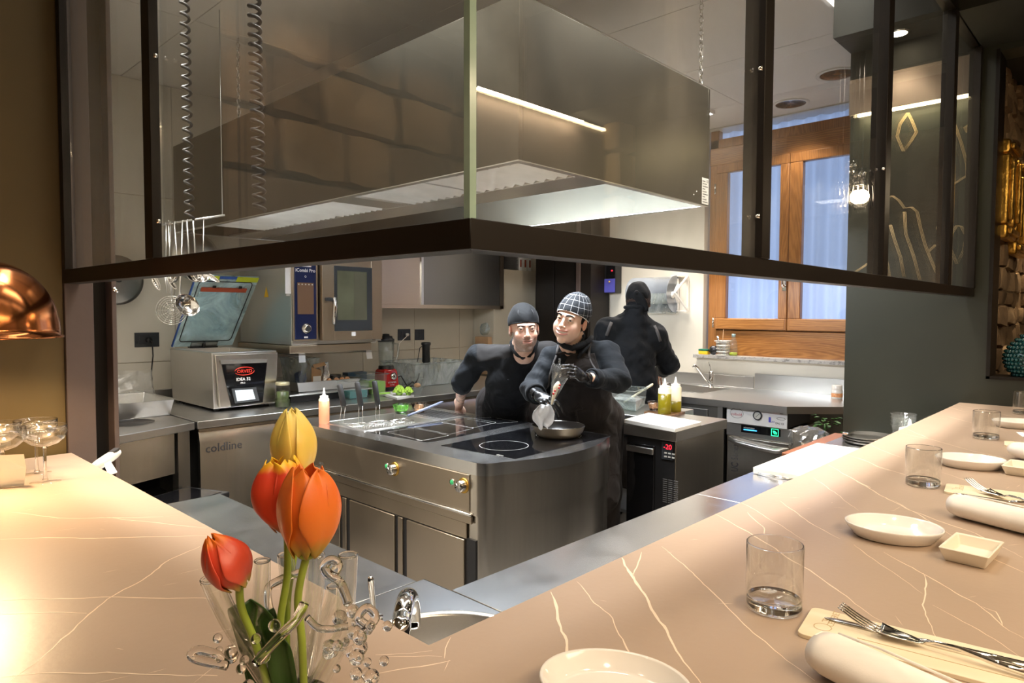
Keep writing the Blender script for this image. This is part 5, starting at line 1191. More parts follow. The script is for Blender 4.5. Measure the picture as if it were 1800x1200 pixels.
crumple(B(), lambda u, v: Vector(((xa+xb)/2+.055*math.cos(2*PI*u)*math.sin(PI*v+.01), 4.73+.06*math.sin(2*PI*u)*math.sin(PI*v+.01), z0+.07-.06*math.cos(PI*v))), 14, 8, .01, 11).build('printed_packet', M['blue'], t)
t = thing('cardboard_packet', 'torn brown cardboard packet under the oven beside a foil pouch', 'packet', at(557, 675, y=4.68))
xa, xb = at(548, 650, y=4.6).x, at(566, 650, y=4.6).x
B().add(rr(xa, xb, 4.60, 4.68, KZ+.07)+[(xa, 4.60, KZ+.23), (xb, 4.61, KZ+.20), (xb, 4.68, KZ+.24), (xa, 4.68, KZ+.26)], [(3, 2, 1, 0), (0, 1, 5, 4), (1, 2, 6, 5), (2, 3, 7, 6), (3, 0, 4, 7), (4, 5, 6, 7)]).build('carton', M['card'], t)
B().add([(xa+.02, 4.595, KZ+.22), (xb+.03, 4.59, KZ+.24), (xb+.02, 4.6, KZ+.265), (xa+.01, 4.6, KZ+.25)], [(0, 1, 2, 3)]).build('torn_flap', M['card'], t, solid=.002)
B().box((xa+.01, 4.598, KZ+.08), (xb-.01, 4.5998, KZ+.16)).build('printed_panel', M['paper'], t)
c = at(573, 672, y=4.62); c.z = KZ+.07
tag(crumple(B(), lambda u, v: c+Vector((.045*(1-v*.6)*math.cos(2*PI*u), .03*(1-v*.6)*math.sin(2*PI*u), .19*v)), 16, 9, .008, 5, 20).build('foil_pouch', plain('crumpled_foil', (.6, .6, .62), .25, .8, .1)), 'crumpled silver foil pouch standing in the steel tray', 'pouch')
c = at(580, 672, y=4.66); c.z = KZ+.07
tag(B().lathe([(0, 0), (.03, 0), (.052, .085), (.054, .086), (.050, .086), (.028, .004), (0, .004)], c+Vector((.04, 0, 0)), 28).build('steel_bowl', M['steel']), 'small steel cup right of the foil pouch in the tray', 'bowl')
# row of plastic tubs with purees
def ptub(xa, xb, ya, yb, h, fill, fh, lab, lidc=None, z=KZ):
    t = thing('plastic_container', lab, 'container', ((xa+xb)/2, (ya+yb)/2, z), 'clear containers on the back counter')
    q1 = rr(xa+.012, xb-.012, ya+.012, yb-.012, z+.002); q2 = rr(xa, xb, ya, yb, z+h); q3 = rr(xa-.01, xb+.01, ya-.01, yb+.01, z+h+.002)
    B().add(q1+q2+q3, [(3, 2, 1, 0)]+[(4*l+i, 4*l+(i+1) % 4, 4*l+4+(i+1) % 4, 4*l+4+i) for l in (0, 1) for i in range(4)]).build('container_body', M['plastic'], t, .002)
    B().tube([Vector(v)+UZ*.002 for v in q3], .002, 6, closed=True).build('container_rim', M['frost'], t)
    if fill: B().box((xa+.014, ya+.014, z+.004), (xb-.008, yb-.014, z+fh)).build('filling', fill, t, .004)
    if lidc: B().box((xa-.008, ya-.008, z+h+.003), (xb+.008, yb+.008, z+h+.012)).build('container_lid', lidc, t, .002)
    return t
x_ = at(632, 690, y=4.5).x
ptub(at(605, 680, y=4.35).x, at(640, 680, y=4.35).x, 4.28, 4.55, .13, M['teal_box'], .06, 'clear container with a teal base in the middle of the back counter')
ptub(at(640, 680, y=4.5).x, at(668, 680, y=4.5).x, 4.40, 4.62, .155, M['green_goo'], .10, 'clear container of bright green puree left of the blender')
tag(B().box((at(607, 660, y=4.7).x, 4.66, KZ+.001), (at(640, 660, y=4.7).x, 4.74, KZ+.16)).build('blue_folder', plain('slate_blue_plastic', (.03, .07, .12), .4)), 'slate blue box behind the clear containers', 'box')
# blender
c = at(679, 686, y=4.62); c.z = KZ
t = thing('blender', 'red table blender with a clear jug and black lid on the back counter', 'blender', c)
B().lathe([(.095, 0), (.095, .03), (.088, .032)], c, 4, cap=True).build('rubber_base', M['matt_black'], t, .008)
vs = rr(c.x-.078, c.x+.078, c.y-.08, c.y+.08, KZ+.028)+rr(c.x-.066, c.x+.066, c.y-.066, c.y+.066, KZ+.17)+rr(c.x-.055, c.x+.055, c.y-.055, c.y+.055, KZ+.178)
B().add(vs, [(3, 2, 1, 0)]+[(4*l+i, 4*l+(i+1) % 4, 4*l+4+(i+1) % 4, 4*l+4+i) for l in (0, 1) for i in range(4)]+[(8, 9, 10, 11)]).build('motor_housing', M['red'], t, .012, 3)
B().cyl((c.x, c.y, KZ+.176), (c.x, c.y, KZ+.205), .066, r2=.062).build('collar', M['black'], t, .003)
B().lathe([(.058, .205), (.064, .26), (.068, .41), (.066, .41), (.060, .26), (.054, .21)], c, 8).build('jug', M['plastic'], t)
B().lathe([(.070, .405), (.070, .425), (.055, .432), (.052, .45), (.03, .452), (.028, .468), (0, .47)], c, 24, cap=True).build('jug_lid', M['black'], t)
B().tube([c+Vector((.064, 0, .39)), c+Vector((.115, -.01, .38)), c+Vector((.118, -.01, .30)), c+Vector((.10, -.01, .26)), c+Vector((.062, 0, .27))], .009, 10).build('jug_handle', M['plastic'], t)
kc = Vector((c.x+.015, c.y-.078, KZ+.118)); B().lathe([(.030, 0), (.028, .014), (.010, .018), (0, .018)], kc, 28, axis=(0, -1, .1)).build('dial', M['blade'], t)
text('maker_lettering', 'VITAMIX', .020, M['line'], Vector((c.x, c.y-.0825, KZ+.062)), (1, 0, 0), (0, .1, 1), t, .0004, 'CENTER', 1.1); text('small_lettering', 'VITA PREP', .010, M['line'], Vector((c.x, c.y-.0835, KZ+.045)), (1, 0, 0), (0, .1, 1), t, .0004, 'CENTER')
tag(B().tube([c+Vector((.08, .0, .09)), c+Vector((.13, -.03, .11)), c+Vector((.18, -.05, .02)), c+Vector((.26, -.02, .05)), c+Vector((.33, .0, .01)), c+Vector((.22, .03, .004)), c+Vector((.12, -.08, .006)), c+Vector((.20, -.10, .006)), c+Vector((.36, .02, .08)), c+Vector((.38, .03, .14))], .006, 8).build('power_cord', M['matt_black']), 'tangled black cord right of the red blender', 'cord')
# immersion circulator in a frosted water tub
wx0_, wx1_ = at(722, 660, y=4.62).x, at(812, 660, y=4.62).x
t = thing('water_bath', 'large frosted plastic tub of water on the back counter behind the man', 'tub', ((wx0_+wx1_)/2, 4.75, KZ))
q1 = rr(wx0_+.03, wx1_-.03, 4.60, 5.0, KZ+.002); q2 = rr(wx0_, wx1_, 4.56, 5.04, KZ+.20); q3 = rr(wx0_-.015, wx1_+.015, 4.545, 5.055, KZ+.205)
B().add(q1+q2+q3, [(3, 2, 1, 0)]+[(4*l+i, 4*l+(i+1) % 4, 4*l+4+(i+1) % 4, 4*l+4+i) for l in (0, 1) for i in range(4)]).build('tub_body', M['frost'], t, .006)
B().tube([Vector(v)+UZ*.002 for v in q3], .004, 6, closed=True).build('tub_rim', M['frost'], t)
c = at(749, 660, y=4.70); t = thing('immersion_circulator', 'black immersion circulator clipped in the frosted water tub', 'circulator', (c.x, c.y, KZ+.06))
z1 = at(749, 601, y=4.70).z
B().lathe([(.028, 0), (.028, .14), (.036, .145), (.034, .25), (.036, z1-KZ-.09), (.043, z1-KZ-.085), (.043, z1-KZ-.065), (.030, z1-KZ-.06), (0, z1-KZ-.06)], (c.x, c.y, KZ+.06), 28, cap=False).build('motor_body', M['black'], t)
B().cyl((c.x, c.y, KZ+.02), (c.x, c.y, KZ+.20), .026).build('steel_sleeve', M['steel'], t)
tag(B().tube([(c.x-.035, c.y, z1-.03), (c.x-.07, c.y, z1-.05), (c.x-.09, c.y, z1-.14), (c.x-.10, c.y, KZ+.21)], .0035, 6).build('power_cord', M['matt_black']), 'thin black cord of the immersion circulator', 'cord')
# little board with romanesco, measuring cup and scoop
t = thing('cutting_mat', 'small white board with cut romanesco on the back counter', 'board', at(692, 694, z=KZ))
B().prism([(at(*p, z=KZ+.02).x, at(*p, z=KZ+.02).y) for p in ((668, 690), (698, 699), (728, 694), (700, 687))], KZ+.002, KZ+.022).build('mat', M['hdpe'], t, .002)
def floret(px, py, r, lab, grp='romanesco florets on the white board'):
    c = at(px, py, z=KZ+.024); b = B()
    for k in range(26):
        a = 2.4*k; u = k/26; rr_ = r*math.sqrt(1-u)*.9; b.lathe([(r*.30*(1-.4*u), -.004), (r*.22, r*.16), (0, r*.42)], c+Vector((rr_*math.cos(a), rr_*math.sin(a), .022+r*.9*u)), 7)
    t = thing('romanesco_floret', lab, 'vegetable', c, grp); b.build('buds', M['broc'], t); B().lathe([(0, 0), (r*.45, 0), (r*.8, .03), (0, .03)], c, 12).build('stalk', M['green_goo'], t)
floret(702, 694, .045, 'romanesco floret on the left of the white board'); floret(718, 694, .036, 'romanesco floret on the right of the white board')
tag(B().obox(at(675, 691, z=KZ+.028), (1, -.2, 0), (.2, 1, 0), (0, 0, 1), .05, .014, .006).build('cut_stalk', M['green_goo'], bevel=.004), 'pale green cut vegetable strip at the left of the white board', 'vegetable')
c = at(734, 692, z=KZ); t = thing('measuring_cup', 'small clear pouring cup with a beige ball of paper on the back counter', 'cup', c)
B().lathe([(0, .002), (.026, 0), (.05, .055), (.052, .056), (.048, .056), (.026, .005)], c, 24).build('cup_body', M['plastic'], t); B().add([c+Vector((.04, .01, .05)), c+Vector((.09, -.01, .062)), c+Vector((.04, -.02, .05)), c+Vector((.045, 0, .03))], [(0, 1, 2), (0, 3, 1), (1, 3, 2)]).build('spout', M['plastic'], t)
crumple(B(), lambda u, v: c+Vector((.025*math.cos(2*PI*u)*math.sin(PI*v+.01), .025*math.sin(2*PI*u)*math.sin(PI*v+.01), .07-.02*math.cos(PI*v))), 14, 8, .006, 2, 30).build('crumpled_paper', M['card'], t)
# far back: plate shelf, tall dark cupboard, bag
t = thing('shelf_unit', 'cream wall unit with an open top shelf at the back of the kitchen', 'shelf', (5.2, 5.1, 0))
ux0, ux1 = at(868, 540, y=4.97).x, at(941, 540, y=4.97).x
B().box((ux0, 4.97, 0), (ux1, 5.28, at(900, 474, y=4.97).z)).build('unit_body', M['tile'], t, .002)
pz = at(900, 474, y=4.97).z
for k in range(12): tag(B().lathe([(0, 0), (.06, 0), (.11, .010), (.112, .013), (.06, .004), (0, .004)], (at(893, 460, y=5.1).x, 5.10, pz+.001+.014*k), 28).build('dinner_plate', plain('grey_stoneware', (.18, .17, .16), .5) if k == 0 else bpy.data.materials['grey_stoneware']), ['lowest grey plate of the stack', 'second lowest grey plate of the stack', 'third grey plate up in the stack', 'fourth grey plate up in the stack', 'fifth grey plate up in the stack', 'sixth grey plate up in the stack', 'seventh grey plate up in the stack', 'eighth grey plate up in the stack', 'ninth grey plate up in the stack', 'tenth grey plate up in the stack', 'second grey plate from the top of the stack', 'topmost grey plate of the stack'][k]+' on the cream wall unit', 'plate', 'stacked plates on the wall unit')
for k, px in enumerate((913, 921, 929)):
    q = at(px, 465, y=5.02); o = B().box((q.x-.022, 5.0, pz+.001), (q.x+.022, 5.08, pz+.18)).build('spice_box', M['paper'], bevel=.002); tag(o, ('left', 'middle', 'right')[k]+' small white printed carton beside the stacked plates', 'box', 'cartons on the wall unit')
    B().box((q.x-.012, 4.998, pz+.04), (q.x+.012, 4.9995, pz+.12)).build('printed_panel', M['seal'], o); B().box((q.x-.022, 4.998, pz+.15), (q.x+.022, 4.9995, pz+.18)).build('printed_band', M['blue'], o)
t = thing('tall_cupboard', 'tall dark brown cupboard behind the two cooks', 'cupboard', (5.3, 4.7, 0))
p0, p1 = at(942, 540, x=5.35), at(1012, 540, x=5.35)
B().box((5.35, p1.y-.02, 0), (5.62, p0.y, 2.6)).build('cupboard_body', M['beam'], t)
ym = at(976, 540, x=5.35).y
B().box((5.335, ym+.006, .05), (5.352, p0.y-.01, 2.58)).build('cupboard_door', M['beam'], t, .002); B().box((5.335, p1.y, .05), (5.352, ym-.004, 2.58)).build('cupboard_door', M['beam'], t, .002)
c3 = thing('brown_column', 'dark brown steel column with a lighter edge beside the white wall', 'column', (5.3, 4.35, 0))
pa, pb, pd = at(1012, 540, x=5.30), at(1019, 540, x=5.30), at(1037, 540, x=5.30)
B().box((5.30, pb.y, 0), (5.33, pa.y, 2.7)).build('light_flange', M['post'], c3, .002); B().box((5.31, pd.y, 0), (5.62, pb.y, 2.7)).build('dark_web', M['beam'], c3)
c = at(857, 582, y=5.1)
t = thing('crumpled_bag', 'clear bag of white towels on a box at the shaded back wall', 'bag', (c.x, 5.1, KZ))
B().box((c.x-.09, 5.0, KZ+.002), (c.x+.14, 5.2, at(860, 592, y=5.0).z)).build('box_below', M['card'], t, .004)
crumple(B(), lambda u, v: Vector((c.x+.09*math.cos(2*PI*u)*math.sin(PI*v+.01), 5.1+.08*math.sin(2*PI*u)*math.sin(PI*v+.01), at(860, 592, y=5.0).z+.08-.08*math.cos(PI*v))), 18, 10, .02, 9, 12).build('bag_film', M['frost'], t)

# ================================================================== HOOD
HX0, HX1, HY0, HY1, HZ0, HZ1 = 1.784, 3.213, 1.668, 4.95, 2.10, 2.69
t = thing('extractor_hood', 'big dark stainless extractor hood hung over the cooking island', 'hood', (2.5, 3.3, HZ0))
b = B(); th = .02
b.box((HX0, HY0, HZ0), (HX0+th, HY1, HZ1)).box((HX1-th, HY0, HZ0), (HX1, HY1, HZ1)).box((HX0+th, HY0, HZ0), (HX1-th, HY0+th, HZ1)).box((HX0+th, HY1-th, HZ0), (HX1-th, HY1, HZ1)).box((HX0+th, HY0+th, HZ1-th), (HX1-th, HY1-th, HZ1))
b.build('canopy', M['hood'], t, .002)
rimw = .030
r_ = B().box((HX0, HY0, HZ0-.004), (HX0+rimw, HY1, HZ0)).box((HX1-rimw, HY0, HZ0-.004), (HX1, HY1, HZ0)).box((HX0+rimw, HY0, HZ0-.004), (HX1-rimw, HY0+rimw, HZ0)).box((HX0+rimw, HY1-rimw, HZ0-.004), (HX1-rimw, HY1, HZ0)); r_.build('drip_rim', M['steel'], t)
B().box((HX0+.37, HY0+rimw, HZ0-.002), (HX0+.58, HY1-rimw, HZ0+.010)).build('channel_plate', M['steel'], t, .001)
B().box((HX0+.58, HY0+rimw, HZ0+.30), (HX1-rimw, HY1-rimw, HZ0+.31)).build('inner_lining', M['hood_in'], t)
B().add([(HX0+.58, HY0+rimw, HZ0), (HX0+.58, HY1-rimw, HZ0), (HX0+.58, HY1-rimw, HZ0+.3), (HX0+.58, HY0+rimw, HZ0+.3)], [(0, 1, 2, 3)]).build('inner_lining', M['hood_in'], t)
# baffle filters between rim and channel
def filt(y0, y1, n):
    ft = B().box((HX0+rimw+.005, y0, HZ0+.012), (HX0+.37, y1, HZ0+.02)).build('filter', M['baffle'], t)
    for k in range(n):
        ya = y0+.012+(y1-y0-.024)*k/n; wd = (y1-y0-.024)/n*.62
        B().add([(HX0+rimw+.01, ya, HZ0+.010), (HX0+.365, ya, HZ0+.010), (HX0+.365, ya+wd*.5, HZ0-.004), (HX0+rimw+.01, ya+wd*.5, HZ0-.004), (HX0+rimw+.01, ya+wd, HZ0+.010), (HX0+.365, ya+wd, HZ0+.010)],
                [(0, 3, 2, 1), (3, 4, 5, 2), (0, 4, 3), (1, 2, 5)]).build('baffle', M['baffle'], ft)
ycuts = [at(px, py, z=HZ0).y for px, py in ((985, 300), (900, 315), (820, 330), (735, 345), (650, 358), (572, 365), (535, 372), (460, 385), (395, 395))]
filt(HY0+.05, 2.28, 9); filt(2.30, 2.78, 8); filt(2.99, 3.44, 8); filt(3.46, 3.92, 8); filt(3.94, 4.4, 8)
B().box((HX0+rimw, 2.79, HZ0+.0), (HX0+.37, 2.98, HZ0+.014)).build('blank_plate', M['steel'], t)
B().box((HX0+.584, HY0+.3, HZ0+.06), (HX0+.60, HY1-.4, HZ0+.10)).build('light_tube', M['led_n'], t)
area('hood_light', (HX0+.61, 2.7, HZ0+.09), .05, 16, (.86, .93, 1), (0, math.radians(-100), 0), sy=1.6, spread=math.radians(130))
area('hood_light', ((HX0+.9), 2.7, HZ0+.27), .3, 20, (.88, .94, 1), sy=1.6, spread=math.radians(95))
# chain, sticker, screws
def chain(x, y, z0, z1, lab):
    tt = thing('hanging_chain', lab, 'chain', (x, y, z0), 'hood chains'); z = z0; k = 0
    while z < z1-.02:
        pts = [(math.cos(a)*.010, math.sin(a)*.020+.016) for a in [2*PI*i/10 for i in range(10)]]
        B().tube([Vector((x+(p[0] if k % 2 else 0), y+(0 if k % 2 else p[0]), z+p[1])) for p in pts], .003, 6, closed=True).build('chain_link', M['blade'], tt); z += .033; k += 1
    B().tube([(x, y, z0), (x, y-.012, z0-.012), (x, y, z0-.025)], .003, 6).build('hook', M['blade'], tt)
p = at(1231, 150, y=HY0+.06)
chain(p.x, HY0+.06, HZ1+.02, ZK, 'steel chain holding the right near corner of the hood to the ceiling'); chain(HX0+.06, HY1-.9, HZ1+.02, ZK, 'steel chain holding the left side of the hood'); chain(HX0+.05, HY0+.06, HZ1+.02, ZK, 'steel chain holding the near corner of the hood')
y_ = HY0-.001; q = [at(1229, 315, y=y_), at(1247, 320, y=y_), at(1246, 361, y=y_), at(1228, 357, y=y_)]
x0, x1 = HX1-.075, HX1-.006; st = B().box((x0, y_-.001, HZ0+.004), (x1, y_, HZ0+.135)).build('rating_sticker', M['paper'], t)
for k in range(9): B().box((x0+.006, y_-.0016, HZ0+.012+.013*k), (x1-.008-.014*(k % 3), y_-.001, HZ0+.016+.013*k)).build('printed_line', M['grey_print'], st)
text('printed_mark', 'CE', .018, M['grey_print'], Vector((x1-.026, y_-.0015, HZ0+.114)), (1, 0, 0), (0, 0, 1), st, .0002)
for dx, dz in ((-.16, .035), (-.13, .055)): B().ball((HX1+dx, HY0-.002, HZ0+dz), .004, 6).build('rivet', M['chrome'], t)
# duct piece and light trough under the hood at the left
# curly pendant cords through the left pane
def curly(px, py0, py1, d, lab):
    a = at(px, py0, d=d); e = at(px+10, py1, d=d); n = 300; tr = 24
    pts = [a.lerp(e, i/n)+Vector((.017*math.cos(2*PI*tr*i/n), .017*math.sin(2*PI*tr*i/n), 0)) for i in range(n+1)]
    o = B().tube([Vector((a.x, a.y, ZK))]+pts, .0065, 6).build('coiled_cable', M['matt_black']); tag(o, lab, 'cable', 'coiled cables')
curly(323, -60, 385, 3.0, 'black coiled cable hanging at the left end of the hood, left of the pair'); curly(446, -30, 370, 2.2, 'black coiled cable hanging before the hood, right of the pair')
# ceiling downlights near the window
for px, py, lab in ((1390, 182, 'recessed ceiling downlight close to the window'), (1472, 130, 'recessed ceiling downlight nearer the green wall')):
    c = at(px, py, z=ZK); t = thing('ceiling_downlight', lab, 'light', (c.x, c.y, ZK-.01), 'kitchen downlights')
    B().lathe([(.14, 0), (.14, -.006), (.115, -.008), (.112, 0)], (c.x, c.y, ZK), 40).build('trim_ring', M['white_ceiling'], t)
    B().lathe([(.112, -.004), (.09, -.0015), (.05, .0), (0, .0)], (c.x, c.y, ZK-.001), 40).build('reflector', M['refl'], t)
    rb = B()
    for k in range(36): a = 2*PI*k/36; rb.bar((c.x+.03*math.cos(a), c.y+.03*math.sin(a), ZK-.003), (c.x+.11*math.cos(a), c.y+.11*math.sin(a), ZK-.006), .003, .002)
    rb.build('reflector_rib', M['blade'], t, kind='stuff')
    spot('downlight_beam', (c.x, c.y, ZK-.03), 22, (1, .88, .74), 110, r=.06)
c = at(1580, 57, z=2.95); t = thing('ceiling_downlight', 'bright small downlight in the soffit standing in for the mirrored dining ceiling', 'light', (c.x, c.y, 2.94))
B().lathe([(.055, 0), (.055, -.006), (.040, -.008)], (c.x, c.y, 2.95), 32).build('trim_ring', M['chrome'], t)
B().lathe([(.038, 0), (0, -.001)], (c.x, c.y, 2.943), 24).build('lamp_disc', M['down'], t)
spot('downlight_beam', (c.x, c.y, 2.92), 10, (1, .82, .6), 90, r=.03)
# housings of the ceiling light panels, the last one made up and hidden
for (x, y), (sx, sy), p_, spr in KPAN:
    t = thing('unseen_ceiling_panel', 'assumed flat white light panel on the kitchen ceiling, out of view', 'light', (x, y, 3.18), 'assumed kitchen light panels'); B().box((x-sx/2-.015, y-sy/2-.015, 3.172), (x+sx/2+.015, y+sy/2+.015, 3.2)).build('unseen_panel_frame', M['white_ceiling'], t, .002)
    B().box((x-sx/2, y-sy/2, 3.169), (x+sx/2, y+sy/2, 3.172)).build('unseen_panel_diffuser', M['led_n'], t)

# ------------------------------------------------------------------ hanging utensils (far left)
RZ = 2.06; r0, r1 = at(262, 398, d=3.75), at(395, 378, d=3.75)
t = thing('utensil_rail', 'thin steel rail with hooks hanging below the hood at the left', 'rail', r0)
B().tube([r0, r1], .006, 10).build('rail', M['steel'], t)
for u in (.05, .97):
    q = r0.lerp(r1, u); B().tube([q, Vector((q.x, q.y, ZK))], .003, 6).build('rail_rod', M['steel'], t)
def railpt(px): u = (px-262)/133; return r0.lerp(r1, u)-UZ*.004
def hook(a, t): B().tube([a+FH*.008+UZ*.004, a+UZ*.012, a-FH*.008+UZ*.002, a-FH*.003-UZ*.006], .0025, 6).build('hook', M['steel'], t)
def ladle(px0, py0, px1, py1, r, d, lab, holes=False, name='ladle', flip=1):
    a, e = railpt(px0), at(px1, py1, d=d); t = thing(name, lab, name.split('_')[-1], e, 'hanging kitchen utensils'); hook(a, t)
    B().tube([a, a+UZ*.0-FH*.01, a.lerp(e, .5), e+UZ*.02], [.004, .005, .005, .005], 8).build('handle', M['steel'], t)
    ax = (RH*.75*flip+UZ*.45-FH*.5).normalized()
    c = e+RH*r*.62*flip-UZ*r*.35
    B().lathe([(0, -r*.72), (r*.5, -r*.62), (r*.85, -r*.3), (r, 0), (r*.985, 0), (r*.83, -r*.29), (r*.48, -r*.60), (0, -r*.70)], c, 32, axis=ax).build('bowl', M['blade'], t)
    return t
ladle(322, 392, 316, 528, .066, 3.6, 'large steel ladle hanging lowest in front of the blue lid')
ladle(330, 392, 333, 478, .045, 3.7, 'steel ladle just under the screen rail, third from the left'); ladle(341, 390, 344, 478, .045, 3.72, 'steel ladle just under the screen rail, fourth from the left'); ladle(308, 394, 312, 484, .034, 3.65, 'small steel ladle left of the other ladles', flip=-1)
def spoon(px0, py0, px1, py1, px2, py2, wd, d, lab, name='slotted_spoon'):
    a, e, f_ = railpt(px0), at(px1, py1, d=d), at(px2, py2, d=d); t = thing(name, lab, 'spoon', e, 'hanging kitchen utensils'); hook(a, t)
    B().tube([a, e], .0035, 8).build('handle', M['steel'], t); ax = (f_-e); L_ = ax.length; ax.normalize(); sd = (ax.cross(FH)).normalized()
    B().grid(lambda u, v: e+ax*L_*v+sd*wd*(2*u-1)*math.sin(PI*min(.97, v*.95+.04))**.6+FH*.012*(1-(2*u-1)**2)*math.sin(PI*v), 7, 12).build('bowl', M['blade'], t, solid=.0015)
    hb2 = B()
    for k in range(8): hb2.ball(e+ax*L_*(.15+.1*k)-FH*.002, .0022, 4)
    hb2.build('hole', M['black'], t, kind='stuff')
spoon(271, 396, 268, 484, 281, 510, .017, 3.7, 'slotted steel spoon hanging farthest left'); spoon(300, 396, 296, 488, 310, 508, .013, 3.66, 'slotted steel spoon beside the round skimmer')
spoon(358, 388, 357, 478, 386, 496, .012, 3.7, 'slotted steel spoon slanting over the top of the blue lid')
c = at(302, 545, d=3.8); t = thing('spiral_skimmer', 'round spiral wire skimmer hanging against the white wall', 'skimmer', c, 'hanging kitchen utensils')
b = B(); nrm = (-FH+RH*.35).normalized(); uu = UZ.cross(nrm).normalized()
for k in range(1, 8): b.tube([c+(uu*math.cos(a)+UZ*math.sin(a))*.0115*k for a in [2*PI*i/28 for i in range(28)]], .0009 if k < 7 else .0016, 5, closed=True)
for k in range(6): a = PI*k/6; b.tube([c+(uu*math.cos(a)+UZ*math.sin(a))*.08, c-(uu*math.cos(a)+UZ*math.sin(a))*.08], .0009, 5)
b.build('wire_spiral', M['chrome'], t); B().tube([c+UZ*.08, at(299, 480, d=3.75), railpt(296)], .003, 8).build('handle', M['steel'], t)
c = at(300, 510, d=3.72); t = thing('carving_fork', 'long steel fork hanging behind the spoons', 'fork', c, 'hanging kitchen utensils')
for k in range(4): B().tube([at(289+k*3.2, 480, d=3.72), at(293+k*3, 505, d=3.72), at(294+k*3, 516, d=3.72)], .0018, 6).build('tine', M['steel'], t)
hook(railpt(292), t); B().tube([railpt(292), at(292, 482, d=3.72)], .004, 8).build('handle', M['steel'], t)
# round lid and pan on the wall
def disc(px, py, r, y, mat, lab, name, cat, tilt=(0, -1, 0)):
    c = at(px, py, y=y); t = thing(name, lab, cat, c)
    B().lathe([(0, .035), (r*.5, .03), (r*.85, .015), (r, .0), (r*1.01, -.004), (r, -.006), (0, -.0)], c, 48, axis=tilt).build('disc', mat, t)
    B().cyl(c+Vector(tilt)*.03, c+Vector(tilt)*.055, .018).build('lid_knob', M['black'], t)
    B().cyl(c-Vector(tilt)*.001, (c.x, YT, c.z), .01).build('wall_peg', M['steel'], t); return t
disc(342, 450, .175, 5.15, M['steel'], 'big round steel bowl on the wall behind the hanging utensils', 'steel_bowl', 'bowl')
disc(205, 492, .17, 5.15, M['steel_dark'], 'dark round pan on the wall, half hidden by the brown column', 'wall_pan', 'pan')

# ================================================================== RIGHT SIDE: PREP FRIDGE, SINK RUN, DISHWASHER
A = Vector((3.17, 1.855, 0)); A = at(1189.5, 758, z=KZ); Bc = at(1271.8, 735.4, z=KZ)
PX0, PY0 = A.x, A.y; PX1 = Bc.x
t = thing('prep_fridge', 'small steel freezer table with a black front and red -20 display', 'refrigerator', (3.5, 2.2, 0))
PY1 = 2.22
B().box((PX0, PY0, KZ-.06), (PX1, PY1, KZ)).build('table_top', M['steel'], t, .003)
B().box((PX0+.02, PY0+.015, .08), (PX1-.01, PY1-.02, KZ-.06)).build('cabinet_body', M['steel_v'], t, .002)
B().box((PX0+.01, PY0+.018, .08), (PX0+.021, PY1-.02, KZ-.062)).build('black_front', M['black'], t)
ym = at(1152, 820, x=PX0).y
B().box((PX0-.006, ym+.006, .10), (PX0+.01, PY1-.03, KZ-.10)).build('freezer_door', M['black_gloss'], t, .004)
B().box((PX0-.016, ym+.008, KZ-.15), (PX0-.004, PY1-.03, KZ-.115)).build('door_handle', M['steel'], t, .004)
dpx = lambda px, py: at(px, py, x=PX0+.009)
q0, q1 = dpx(1164, 776), dpx(1183, 809)
B().box((PX0+.004, q1.y, q1.z), (PX0+.010, q0.y, q0.z)).build('control_panel', M['switch'], t, .001)
text('red_digits', '-20', .040, M['led_red'], Vector((PX0+.0035, dpx(1167, 788).y, dpx(1167, 788).z)), (0, -1, 0), (0, 0, 1), t, .0003)
for i in range(2):
    for j in range(3): z_ = q0.z-.055-.020*i; y_ = q0.y-.018-.024*j; B().box((PX0+.002, y_-.016, z_-.008), (PX0+.0045, y_, z_)).build('key', M['line'], t)
for i in range(12):
    for j in range(3):
        y_ = q0.y-.008-.034*j; z_ = dpx(1170, 843+i*3.6).z
        B().box((PX0+.0085, y_-.026, z_), (PX0+.0105, y_, z_+.004)).build('vent_slot', M['grey_print'], t)
for x, y in ((PX0+.06, PY0+.06), (PX1-.06, PY0+.06), (PX0+.06, PY1-.08), (PX1-.06, PY1-.08)): B().cyl((x, y, 0), (x, y, .08), .02).build('foot', M['black'], t)
# things on it
q = [at(*p, z=KZ+.026) for p in ((1097, 737), (1187, 753), (1233, 741), (1140, 725))]
board('chopping_board', q[0], q[1], q[2], q[3], KZ+.003, KZ+.027, 'white plastic chopping board on the freezer table beside the oil bottles')
q = [at(*p, z=KZ+.012) for p in ((1132, 724), (1178, 732), (1204, 724), (1160, 717))]
tag(B().prism([(p.x, p.y) for p in q], KZ+.001, KZ+.016).build('wooden_board', wood('dark_walnut', (.09, .045, .02), (.18, .09, .04), 5)), 'small dark wooden board under the oil bottles', 'board')
squeeze(at(1168, 727, z=KZ+.016), .041, .165, M['oil'], 'squeeze bottle of dark olive oil, the fuller one on the left', .78, grp='oil bottles on the freezer table')
squeeze(at(1187, 723, z=KZ+.016), .037, .165, M['oil'], 'squeeze bottle of olive oil, the emptier one on the right', .42, grp='oil bottles on the freezer table')
cup(at(1150, 722, z=KZ+.016), .044, .060, M['rusty'], 'small glass cup of brown sauce left of the oil bottles', 'sauce cups', .6)
tt_ = thing('steel_table', 'small steel table behind the freezer table holding the large clear container', 'table', (3.86, 2.7, 0))
B().box((3.60, 2.224, KZ-.04), (4.12, 3.0, KZ)).build('table_top', M['steel'], tt_, .003)
for x, y in ((3.64, 2.27), (4.08, 2.27), (3.64, 2.96), (4.08, 2.96)): B().box((x-.02, y-.02, 0), (x+.02, y+.02, KZ-.04)).build('leg', M['steel'], tt_, .002)
B().box((3.64, 2.27, .25), (4.08, 2.96, .27)).build('shelf', M['steel'], tt_)
c = at(1108, 717, z=KZ)
